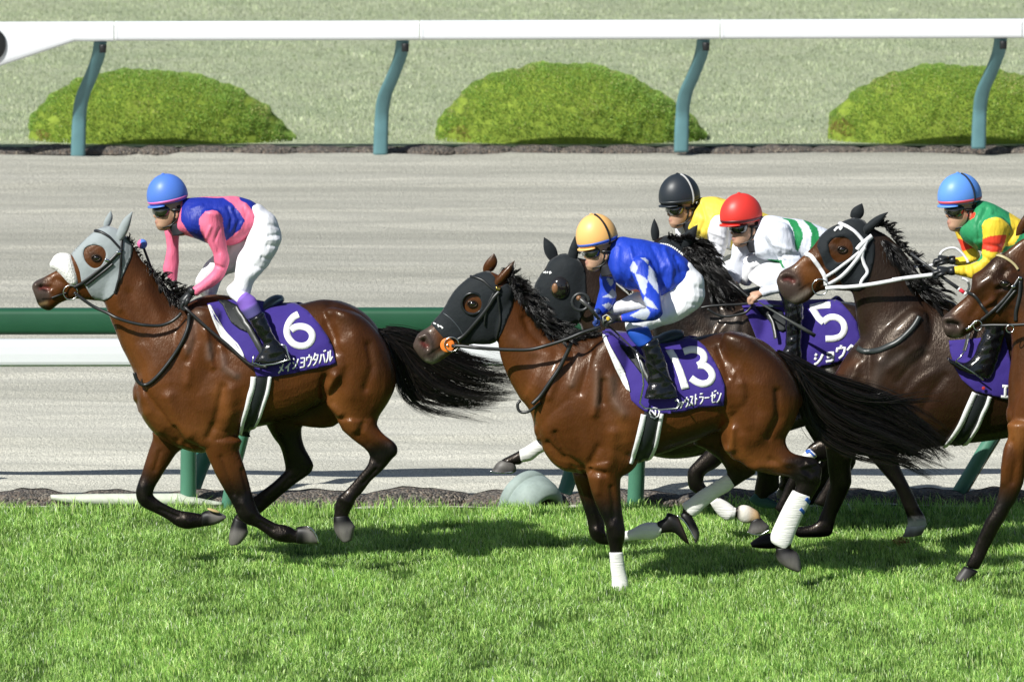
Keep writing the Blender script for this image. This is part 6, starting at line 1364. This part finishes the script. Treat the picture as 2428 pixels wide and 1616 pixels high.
R.hand('B', 600, 1225, 520, 1330, -.13, glove=(.022,.024,.026), size=1.15); R.hand('B', 440, 1165, 470, 1260, .12, glove=(.022,.024,.026), size=1.1)
W = (.80,.80,.84)
R.limb(R.pantp, 'B', [(1150,430,1270,440,.10),(1130,560,1370,520,.115),(1120,680,1430,640,.12),(1090,790,1438,740,.12),(1045,880,1400,850,.115),(1015,960,1340,950,.105),(1008,1040,1265,1040,.11),(1000,1120,1195,1140,.09),(930,1190,1165,1215,.078),(955,1265,1140,1280,.07),(1010,1305,1120,1320,.062)], -.02, -.24, W)
R.limb(R.pantp, 'B', [(1100,560,1370,560,.12),(1000,700,1330,700,.12),(900,790,1180,860,.11),(790,900,1060,1000,.095),(700,1000,950,1060,.085),(640,1110,890,1110,.078),(650,1190,850,1210,.07),(700,1260,820,1280,.06)], .05, .26, W)
tuckw = [(L2('B', 900,780,1030,770,1130,700), 8, .004)]
fb = [(L2('B', 560,470,640,600,700,740,860,900,1240,640,1260,420,1180,350,1040,340), PK, None)]
blue = L2('B', 520,340,700,348,900,350,980,400,1050,480,1100,560,1060,640,980,710,925,745,880,600,860,520,800,478,730,470,690,520,675,590,690,660,740,770,640,740,560,650,500,560)
blue2 = L2('B', 1040,330,1150,360,1240,430,1225,510,1180,470,1110,400,1060,365)
slv1 = smooth_line(L2('B', 672,575,685,520,730,480,800,464,860,488,892,540,898,600,908,680,928,780,950,880,958,980,900,1100,700,1270,590,1260,590,1180,780,1040,800,930,765,800,738,700,695,650,672,575), 3)
def fn1(px, y, CC):
    C = CC.copy(); slv = inpoly(px, slv1) & (y < -.06); far = (y > .10) & (px[:, 0] < 428)
    tors = ~slv & ~far; C[:] = PK
    m_ = tors & (inpoly(px, blue) | inpoly(px, blue2)); C[m_] = RB
    return C
R.finish(fn1, folds=[(L2('B', 1000,460,1050,560,1000,680), 5, -.005), (L2('B', 940,440,980,540,960,640), 4, -.005), (L2('B', 860,640,820,760,860,860), 4, -.004), (L2('B', 800,970,900,1000), 4, -.005), (L2('B', 600,450,700,420), 5, .004), (L2('B', 780,620,740,720), 4, .004), (L2('B', 1100,420,1180,520), 5, .005)],
  pfolds=[(L2('B', 1330,700,1420,690), 4, -.006), (L2('B', 1300,740,1430,740), 4, .005), (L2('B', 1310,790,1420,800), 4, -.006), (L2('B', 1260,900,1350,930), 4, -.006), (L2('B', 1200,980,1290,1020), 4, -.006), (L2('B', 1020,1200,1120,1230), 4, -.005), (L2('B', 1330,600,1420,620), 4, -.005)])
LV = (.22,.12,.52); LV2 = (.10,.085,.26)
R.boot('B', [(1020,1320,1120,1225,.058,LV),(1040,1350,1190,1270,.060,LV),(1060,1395,1215,1310,.060,LV),(1068,1405,1220,1320,.060,LV2),(1120,1480,1260,1405,.058,LV2)], -.26, -.275, name='sock', m=m_color, fold=False)
R.boot('C', [(1530,632,1668,552,.062),(1570,700,1710,640,.060),(1620,775,1750,730,.055),(1655,830,1770,780,.050),(1640,890,1800,820,.048),(1600,950,1860,870,.050),(1575,1000,1905,930,.046),(1570,1020,1925,985,.042)], -.28, -.33)
R.boot('X', [(505,745,540,735,.055),(520,790,552,778,.05),(530,830,560,815,.045),(512,862,580,835,.045)], .28, .31)
s1 = saddle(H1, 'black saddle with blue padded seat and white edged girth on the leading horse', 'D', [(60,285,120,330,.07),(180,300,230,400,.10),(330,330,400,430,.12),(450,322,515,392,.12),(530,262,575,362,.11),(600,232,635,322,.10),(650,235,680,290,.09)],
  (60,280,150,285,240,330,300,420,335,530,345,582,260,545,190,490,150,420,110,330), ('D', (225,365,300,470,360,560,430,680,490,790), 13), None,
  ('D', (480,960,460,1100,425,1240,380,1380,330,1500,320,1540)), ('D', (397,990,388,1080,358,1180,332,1280,295,1400,268,1520)), ('D', (550,985,528,1120,490,1240,450,1360,405,1450)), iron=('D', (400,790,385,860,470,885,600,870,735,830,690,700,640,690), .006, -.36), wb=33, bvh=bv1)
wh = thing('riding_whip', 'black whip slanting down the shoulder of the leading horse', 'whip', tuple(P(450, 735, H1.Y - .25)))
make('shaft', cord(L2('C', 930,500,980,545,1150,700,1330,850,1450,960,1560,1040,1700,1055), .010, bv1, [H1.Y - .22, H1.Y - .3, H1.Y - .36], .02), m_lthr, wh)
wb_ = P(*C2('A', 1322, 700), H1.Y + .11)
V_, F_, C_ = ellipsoid(wb_, (.034, .034, .034), (0.10,0.22,0.66)); C_ = [((.75,.15,.35) if v[0] < wb_.x - .010 else c) for v, c in zip(V_, C_)]
make('knob', (V_, F_, C_), m_color, wh)
make('handle', tube([wb_, P(360, 640, H1.Y + .13), P(400, 690, H1.Y + .12), P(430, 712, H1.Y + .05)], .009, 8, BK), m_lthr, wh)
# ============================================================ rider of horse 13
R = R2 = Rider('jockey in royal blue silks with grey diamond sleeves and orange cap on number 13', H2, -14)
R.head('G', 470, 480, 235, 10)
R.helmet('G', 452, 326, 196, 226, 14, (0.90,0.50,0.17), (0.05,0.12,0.55), 26, dep=.122, strapcol=(.01,.01,.015))
BL = (0.014,0.050,0.46); GY = (0.42,0.46,0.56)
l = Loft(R.Y, 0, BL, 28, 4, .35)
l.add('G', (640,330,540,560,.07),(700,318,560,640,.12),(800,335,620,730,.18),(930,355,740,805,.195),(1060,385,880,835,.19),(1180,440,1000,852,.18),(1280,520,1050,865,.165),(1345,600,1080,850,.15),(1362,640,1120,800,.14))
R.topp.append(l.build())
k = Loft(R.Y, 0, SK, 20, 4, .35); k.add('G', (700,350,600,640,.10),(930,385,760,770,.165),(1180,480,1020,810,.15),(1340,640,1120,860,.13)); R.bodyp.append(k.build())
R.limb(R.topp, 'G', [(800,520,960,540,.075),(765,620,985,610,.070),(800,720,1010,710,.062),(835,800,1035,800,.056),(870,880,1050,890,.052),(900,950,1058,980,.050),(905,980,1060,1040,.05),(860,985,1000,1095,.047),(790,1010,880,1112,.042),(720,1030,770,1112,.037),(672,1040,690,1110,.033)], [-.17,-.20,-.25,-.32,-.38,-.42,-.43,-.42,-.40,-.37,-.35], -.15, (.1,.2,.9))
R.limb(R.topp, 'G', [(500,580,700,640,.065),(480,680,640,720,.058),(475,780,630,800,.052),(455,860,640,880,.05),(445,930,600,960,.046),(430,990,560,1010,.04),(420,1030,500,1050,.034)], .17, .15, (.1,.2,.9))
R.hand('G', 660, 1072, 545, 1085, -.34, glove=(.016,.017,.018), size=1.15); R.hand('G', 450, 1030, 470, 1100, .10, glove=(.02,.05,.2), size=1.0)
W = (.80,.81,.84)
R.limb(R.pantp, 'G', [(1100,720,1330,560,.10),(1080,850,1430,680,.12),(1040,930,1455,790,.135),(985,985,1450,890,.135),(930,1010,1390,990,.125),(860,1015,1230,1085,.115),(800,1010,1080,1140,.115),(740,1040,960,1185,.10),(712,1100,900,1205,.08),(712,1160,920,1190,.065),(725,1200,900,1220,.058)], -.02, -.25, W)
R.limb(R.pantp, 'G', [(1150,700,1300,900,.12),(900,800,1100,1000,.12),(720,880,900,1030,.10),(600,920,720,1040,.085),(540,960,640,1060,.07)], .05, .24, W)
DG = [L2('G', 800,545,830,600,815,660,770,640,760,600), L2('G', 850,518,900,515,935,540,935,575,890,535), L2('G', 805,655,870,680,925,720,900,870,850,800), L2('G', 940,575,990,640,1010,720,1030,850,925,720), L2('G', 895,870,960,910,1020,1000,985,985,880,950), L2('G', 765,1050,840,1000,900,960,950,1020,905,1100,830,1080),
      L2('G', 540,700,600,710,605,750,580,780), L2('G', 595,800,650,850,620,890,500,880,560,850), L2('G', 500,950,560,930,600,960,560,1000)]
def fn2(px, y, CC):
    C = CC.copy(); C[:] = BL; arm = (y < -.05) | ((y > .06) & (px[:, 0] < 1465))
    for pl in DG: C[arm & inpoly(px, pl)] = GY
    tors = (y > -.14) & inpoly(px, L2('G', 640,850,820,800,960,860,1000,900,640,890)); C[tors] = (.60,.12,.04)
    C[inpoly(px, L2('G', 640,1025,672,1020,690,1130,650,1120))] = (.75,.22,.10)
    return C
R.finish(fn2, folds=[(L2('G', 760,420,790,560,760,700), 5, .005), (L2('G', 960,400,1040,560,1060,760), 6, -.006), (L2('G', 1080,440,1150,620,1140,780), 6, .006), (L2('G', 1180,500,1240,640), 5, -.005), (L2('G', 1090,620,1060,800), 5, -.005), (L2('G', 650,420,640,600,700,760), 6, -.006), (L2('G', 1220,560,1300,620), 5, .005)],
  pfolds=[(L2('G', 1380,780,1450,800), 5, -.005), (L2('G', 1350,860,1430,880), 5, .004), (L2('G', 1300,940,1400,960), 5, -.005), (L2('G', 1060,860,1080,980,1110,1090), 5, -.007)])
R.boot('G', [(722,1200,935,1165,.062,(.012,.075,.42)),(745,1240,950,1195,.064,(.012,.075,.42)),(790,1300,965,1240,.062,(.012,.075,.42)),(830,1340,975,1275,.060,(.012,.075,.42))], -.27, -.285, name='sock', m=m_color, fold=False)
R.boot('H', [(652,482,815,398,.062),(690,560,860,490,.062),(705,640,890,590,.058),(720,720,920,690,.054),(735,790,945,760,.05),(720,850,970,830,.048),(700,910,995,890,.046),(690,950,1012,940,.042)], -.29, -.34)
R.boot('X', [(1465,850,1500,840,.055),(1475,890,1510,880,.05),(1480,930,1530,915,.045)], .28, .31)
s2 = saddle(H2, 'black saddle with curled cantle and white edged girth on number 13', 'H', [(330,330,400,380,.06),(480,360,540,460,.09),(640,380,700,480,.11),(790,385,840,470,.11),(880,345,930,445,.11),(980,318,1010,420,.10),(1050,325,1060,380,.08)],
  (470,460,560,480,640,560,680,650,690,720,660,720,600,640,530,560), ('H', (600,510,660,620,700,720,760,820,790,870), 12), None,
  ('H', (775,1085,765,1200,735,1340,690,1460,640,1560)), ('H', (692,1105,672,1200,632,1350,592,1480,566,1560)), ('H', (860,1095,835,1220,805,1370,765,1470,715,1545)), iron=('H', (620,510,680,720,690,830,655,1000,700,1045,850,1060,1000,1050,1030,1010,1000,960), .006, -.37), wb=40, bvh=bv2)
make('emblem', join([ribbon(L2('H', 760,1050,785,1040,820,1050,836,1075,825,1115,790,1138,760,1120,742,1085,760,1050), 3, H2.bvh, H2.Y, .020, .003, WH, straight=True), ribbon(L2('H', 765,1065,800,1110,800,1060), 3, H2.bvh, H2.Y, .020, .003, WH, straight=True)]), m_white, s2)
wh = thing('riding_whip', 'long black whip across the boot of the number 13 rider', 'whip', tuple(P(1430, 760, H2.Y - .3)))
make('handle', tube([P(*C2('G', 290, 890), H2.Y - .25), P(*C2('G', 380, 970), H2.Y - .25), P(*C2('G', 470, 1080), H2.Y - .24)], [.016, .013, .011], 8, (.05,.05,.05)), m_lthr, wh)
make('pommel', ellipsoid(P(*C2('G', 285, 888), H2.Y - .25), (.018,.018,.018)), m_lthr, wh)
make('shaft', tube([P(*C2('G', 470, 1080), H2.Y - .24), P(*C2('H', 420, 330), H2.Y - .30), P(*C2('H', 640, 540), H2.Y - .38), P(*C2('H', 970, 815), H2.Y - .44)], .006, 6, BK), m_lthr, wh)
# ============================================================ rider in yellow (black cap)
R = R3 = Rider('jockey in yellow silks with white sleeves and black cap, furthest from the camera', H3, -20)
R.head('P', 300, 432, 238, 8)
R.helmet('P', 277, 300, 198, 218, 6, (0.022,0.028,0.036), (0.03,0.035,0.04), 26, dep=.122, strapcol=(.45,.45,.45))
YL = (0.80,0.62,0.08)
l = Loft(R.Y, 0, YL, 26, 4, .35)
l.add('P', (470,300,400,520,.07),(560,300,340,600,.12),(700,320,440,680,.18),(860,360,600,740,.19),(1020,420,760,800,.18),(1150,490,900,840,.16),(1230,560,980,860,.14)); R.topp.append(l.build())
R.limb(R.topp, 'P', [(590,480,760,540,.075),(555,590,740,640,.07),(545,700,720,760,.062),(540,800,690,850,.055),(540,900,660,940,.05),(500,960,600,1020,.045),(440,1020,520,1080,.036)], -.17, -.14, (.80,.81,.86))
R.limb(R.topp, 'P', [(230,540,420,620,.06),(240,640,400,700,.055),(270,720,400,780,.05),(280,800,400,850,.045),(330,900,400,940,.036)], .17, .14, (.80,.81,.86))
R.hand('P', 470, 1060, 400, 1120, -.13); R.hand('P', 350, 930, 330, 1010, .12)
R.limb(R.pantp, 'P', [(1080,560,1300,640,.13),(1000,720,1320,800,.15),(860,820,1200,1000,.14),(740,880,1000,1080,.115),(640,940,840,1100,.09),(640,1060,780,1140,.07)], -.02, -.24, W)
R.limb(R.pantp, 'P', [(1080,600,1300,700,.12),(800,800,1100,980,.11),(640,900,860,1040,.09)], .05, .24, W)
slv3 = smooth_line(L2('P', 545,600,570,520,620,475,700,480,765,540,775,640,750,750,740,900,640,1000,480,1120,420,1080,540,900,540,700,545,600), 3)
def fn3(px, y, CC):
    C = np.repeat(np.array(YL)[None], len(px), 0); C[(inpoly(px, slv3) & (y < -.05)) | ((y > .10) & (px[:, 0] < 1640) & (px[:, 1] > 520))] = (.80,.81,.86); return C
R.finish(fn3, folds=[(L2('P', 480,360,520,500,470,640), 5, -.006), (L2('P', 600,700,640,820), 4, -.005), (L2('P', 560,620,700,680), 4, .005), (L2('P', 570,740,700,780), 4, -.005), (L2('P', 440,440,420,560,520,660), 6, .006)])
R.boot('P', [(660,1100,800,1120,.06),(700,1250,840,1240,.055),(740,1400,860,1380,.05),(700,1480,900,1440,.045)], -.27, -.31)
saddle(H3, 'black saddle mostly hidden under the yellow clad rider', 'P', [(720,1180,760,1240,.09),(900,1160,940,1240,.11),(1050,1120,1060,1200,.09)], None, None, None, None, None, None)
# ============================================================ rider in white with green hoops (red cap)
R = R4 = Rider('jockey in white silks with green hoops and red cap, bare hand on the reins', H4, -22)
R.head('P', 890, 602, 245, 8)
R.helmet('P', 848, 476, 204, 214, 6, (0.72,0.045,0.035), (0.10,0.018,0.022), 30, dep=.122)
WS = (.74,.77,.86); GN = (.025,.26,.085)
l = Loft(R.Y, 0, WS, 28, 4, .35)
l.add('P', (1050,480,960,700,.07),(1120,475,960,780,.12),(1240,490,1000,860,.18),(1380,510,1120,900,.19),(1500,540,1260,930,.185),(1620,590,1400,950,.175),(1740,650,1520,960,.16),(1840,730,1600,970,.145)); R.topp.append(l.build())
k = Loft(R.Y, 0, SK, 20, 4, .35); k.add('P', (1100,500,1000,760,.10),(1380,540,1140,870,.165),(1620,620,1400,920,.15),(1820,760,1600,980,.13)); R.bodyp.append(k.build())
R.limb(R.topp, 'P', [(1110,560,1310,580,.078),(1075,660,1340,670,.074),(1120,760,1375,770,.066),(1180,850,1410,870,.06),(1230,950,1440,970,.055),(1260,1040,1440,1080,.053),(1200,1090,1330,1180,.048),(1120,1120,1210,1200,.042),(1030,1150,1065,1230,.035)], [-.16,-.17,-.18,-.18,-.19,-.20,-.21,-.22,-.22], -.19, WS)
R.limb(R.topp, 'P', [(800,680,1010,760,.062),(775,760,960,840,.058),(770,840,880,880,.052),(740,920,880,960,.048),(720,1000,860,1060,.042),(740,1070,830,1110,.036)], .17, .15, WS)
R.hand('P', 1050, 1195, 945, 1232, -.22, size=1.15); R.hand('P', 790, 1090, 800, 1150, .12)
R.limb(R.pantp, 'P', [(1500,850,1820,760,.13),(1350,920,1700,980,.14),(1200,910,1540,1080,.125),(1080,910,1360,1120,.105),(960,970,1200,1140,.085),(910,1050,1110,1170,.07),(1000,1120,1190,1190,.062)], -.0, -.19, W)
R.limb(R.pantp, 'P', [(1400,850,1700,900,.12),(1100,830,1400,1000,.11),(920,840,1150,1000,.10),(860,960,1010,1040,.085),(830,1080,940,1120,.07)], .05, .20, W)
def fn4(px, y, CC):
    C = CC.copy()
    for pl in (L2('P', 1230,490,1300,500,1370,530,1420,610,1425,690,1385,810,1360,790,1350,700,1335,600,1290,530), L2('P', 1420,515,1500,540,1560,590,1580,680,1550,780,1480,830,1500,740,1505,640,1480,570), L2('P', 1080,880,1220,890,1260,970,1200,935)):
        C[inpoly(px, pl) & (y > -.235)] = GN
    return C
R.finish(fn4, folds=[(L2('P', 1060,700,1130,830,1250,900), 5, -.007), (L2('P', 1100,640,1200,800), 5, .006), (L2('P', 1220,850,1380,840), 5, -.006), (L2('P', 1160,740,1300,790), 5, .005), (L2('P', 990,740,1010,820), 5, .005)],
  pfolds=[(L2('P', 960,980,1100,960,1200,1010), 6, -.006)])
R.boot('Q', [(500,200,640,170,.06),(540,300,700,270,.06),(570,400,800,390,.062),(590,520,806,510,.06),(600,640,800,640,.055),(600,760,795,760,.052),(590,860,790,860,.05),(560,960,790,950,.048),(520,1020,800,1020,.042)], -.26, -.33)
s4 = saddle(H4, 'black saddle and stirrup leathers on the number 5 horse', 'Q', [(240,380,330,450,.08),(400,370,470,450,.10),(560,380,640,440,.10)], (250,430,400,430,560,480,620,600,600,700,560,720,470,680,400,580,320,520), ('Q', (390,520,450,620,480,720,490,810), 8), None, None, None, None, bvh=bv4)
wh = thing('riding_whip', 'grey tipped whip pointing at the number 5', 'whip', tuple(P(1820, 740, H4.Y - .3)))
make('shaft', tube([P(*C2('Q', 300, 380), H4.Y - .26), P(*C2('Q', 600, 560), H4.Y - .40), P(*C2('Q', 780, 665), H4.Y - .42), P(*C2('Q', 945, 765), H4.Y - .42)], [.006,.007,.012,.014], 8, (.06,.065,.06)), m_lthr, wh)
H4.rein('rein', 'P', (480,1330,560,1315,700,1305,820,1300,930,1290), [-.2,-.22,-.22], .009)
H4.rein('rein', 'P', (540,1340,620,1390,700,1410,800,1400,900,1370,960,1300), [-.22,-.24,-.24], .009)
H4.rein('rein', 'P', (730,1080,800,1130,860,1180,920,1230), [-.1,-.15,-.18], .009, bv=False)
# ============================================================ rider in green and yellow
R = R5 = Rider('jockey in green and yellow silks with red armbands and blue cap, at the right edge', H5, -18)
R.head('R', 1240, 560, 330, 10)
R.helmet('R', 1212, 372, 264, 277, 6, (0.12,0.30,0.80), (0.70,0.10,0.14), 36, dep=.124, strapcol=(.02,.03,.05))
GR = (.03,.27,.11); YE = (.84,.60,.045); RD = (.78,.06,.03)
l = Loft(R.Y, 0, GR, 28, 4, .35)
l.add('R', (1420,420,1290,700,.07),(1500,430,1200,760,.12),(1640,470,1260,890,.18),(1800,555,1420,990,.195),(1940,650,1600,1010,.19),(2080,740,1760,1040,.18),(2230,830,1900,1080,.165),(2380,960,2000,1180,.15)); R.topp.append(l.build())
k = Loft(R.Y, 0, SK, 20, 4, .35); k.add('R', (1500,470,1350,760,.10),(1800,600,1450,940,.165),(2080,790,1780,1000,.15),(2350,960,2040,1180,.13)); R.bodyp.append(k.build())
R.limb(R.topp, 'R', [(1540,610,1740,640,.078),(1480,720,1800,700,.076),(1485,830,1775,800,.068),(1475,930,1740,920,.062),(1465,1010,1690,1020,.058),(1450,1080,1650,1100,.056),(1400,1130,1560,1220,.052),(1300,1160,1400,1320,.048),(1200,1175,1230,1300,.043),(1105,1185,1125,1280,.036)], -.17, -.17, YE)
R.limb(R.topp, 'R', [(1140,720,1300,840,.06),(1190,850,1360,930,.056),(1230,960,1440,1010,.052),(1260,1060,1450,1100,.048),(1200,1080,1300,1170,.044),(1110,1085,1160,1170,.036)], .18, .14, YE)
R.hand('R', 1100, 1235, 950, 1240, -.17, glove=(.016,.018,.02), size=1.2); R.hand('R', 1110, 1110, 960, 1110, .08, glove=(.016,.018,.02), size=1.15)
R.limb(R.pantp, 'R', [(2100,1000,2500,1000,.14),(1950,1100,2450,1250,.15),(1800,1200,2250,1400,.135),(1680,1330,2000,1560,.11),(1620,1480,1850,1640,.085),(1640,1620,1800,1720,.07)], -.02, -.25, W)
R.limb(R.pantp, 'R', [(2100,1050,2500,1100,.12),(1750,1250,2050,1450,.11),(1600,1430,1800,1600,.085)], .05, .22, W)
slv5 = smooth_line(L2('R', 1472,730,1495,670,1560,628,1640,614,1720,640,1785,700,1802,770,1775,830,1745,940,1700,1020,1660,1110,1560,1240,1400,1340,1090,1320,1080,1160,1440,1130,1462,1000,1480,860,1472,730), 3)
def fn5(px, y, CC):
    C = CC.copy(); arm = (inpoly(px, slv5) & (y < -.05)) | ((y > .08) & inpoly(px, L2('R', 1100,700,1200,700,1260,860,1400,940,1460,1000,1470,1180,1080,1200,1150,1000))); C[~arm] = GR
    C[~arm & inpoly(px, L2('R', 1790,540,1880,580,1950,640,1955,740,1900,840,1840,930,1760,950,1790,820,1810,700))] = YE
    C[~arm & inpoly(px, L2('R', 1750,800,1860,860,1760,940,1700,960))] = YE
    C[arm] = YE
    C[arm & inpoly(px, L2('R', 1470,870,1560,835,1660,820,1760,820,1720,960,1690,1020,1600,1020,1465,985)) & (y < 0)] = RD
    C[arm & inpoly(px, L2('R', 1180,850,1260,880,1380,960,1260,1005,1210,960)) & (y > 0)] = RD
    C[inpoly(px, L2('R', 1240,560,1280,540,1400,560,1390,610,1340,640,1260,620)) & (y > -.5)] = RD
    return C
R.finish(fn5, folds=[(L2('R', 1520,520,1420,700,1440,860), 6, -.007), (L2('R', 1580,560,1480,700), 6, .006), (L2('R', 1480,930,1700,960), 5, -.004), (L2('R', 1280,1180,1290,1300), 5, -.006), (L2('R', 1340,1180,1360,1300), 4, .005), (L2('R', 1450,1060,1600,1130), 5, -.006), (L2('R', 1800,880,1860,760), 5, -.005), (L2('R', 1400,900,1440,960), 5, .005)])
sc = R.hq[1]
make('ear_guard', rot_about(ellipsoid(P(*C2('R', 1320, 590), R.Y - .066), (.036,.016,.026), (.75,.05,.03)), R.hc, R.yaw), m_color, R.root)
R.boot('T', [(800,330,1010,330,.062),(800,420,1000,420,.062),(760,500,985,500,.06),(730,580,960,600,.056),(700,650,930,700,.052),(640,690,900,790,.05),(560,690,860,850,.048),(500,670,780,850,.044),(462,650,620,790,.04),(456,655,500,720,.032)], -.28, -.33)
s5 = saddle(H5, 'black saddle with white edged girth at the right edge', 'T', None, None, ('T', (690,380,660,460,640,540,620,600), 8), None, ('T', (785,1000,740,1140,650,1320,560,1440,530,1480)), ('T', (718,980,655,1120,582,1280,502,1400,430,1480)), ('T', (858,1015,830,1100,790,1180,740,1300,660,1420,605,1470)), iron=('T', (620,600,585,650,540,690,600,730,700,790,800,865), .006, -.37), wb=38, stw=(13, 10), bvh=bv5)
make('buckle_plate', drape('plate', L2('T', 760,930,850,960,840,1060,745,1035), bvh_of([H5.body, s5.children[1]]), H5.Y, .012, .006, mat('grey_webbing', (.16,.17,.18), .6), s5, 5, mirror=None).data and ([], [], []) if False else ellipsoid(P(*C2('T', 800, 940), H5.Y - .33), (.012, .003, .012), (.4,.03,.03)), m_color, s5)
wh = thing('riding_whip', 'dark whip with red and white tip held by the green and yellow clad jockey', 'whip', tuple(P(2230, 640, H5.Y - .2)))
make('shaft', tube([P(*C2('R', 640, 1030), H5.Y - .12), P(*C2('R', 880, 1205), H5.Y - .15), P(*C2('R', 1000, 1300), H5.Y - .18), P(*C2('R', 1200, 1440), H5.Y - .24)], [.009,.009,.011,.013], 8, (.035,.037,.04)), m_lthr, wh)
make('tip', tube([P(*C2('R', 1200, 1440), H5.Y - .24), P(*C2('R', 1215, 1452), H5.Y - .243)], .014, 8, WH), m_color, wh)
make('tip', tube([P(*C2('R', 1215, 1452), H5.Y - .243), P(*C2('R', 1270, 1492), H5.Y - .255)], .013, 8, (.6,.03,.05)), m_color, wh)
make('tip', tube([P(*C2('R', 1270, 1492), H5.Y - .255), P(*C2('R', 1290, 1508), H5.Y - .26)], .013, 8, WH), m_color, wh)

h = H1
make('hoof_sole', ellipsoid(P(*C2('E', 838, 1012), H1.Y + .10), (.046,.030,.010), (.55,.42,.20), Matrix.Rotation(.32, 3, 'Y')), m_hoof, H1.root)
make('glove_badge', join([ellipsoid(P(*C2('G', 556, 1078), H2.Y - .385), (.012,.004,.014), (.70,.50,.05)), tube([P(*C2('G', x, y), H2.Y - .385) for x, y in ((515,1115),(508,1060),(540,1042),(570,1060),(600,1100))], .003, 6, (.6,.6,.55))]), m_color, R2.root)
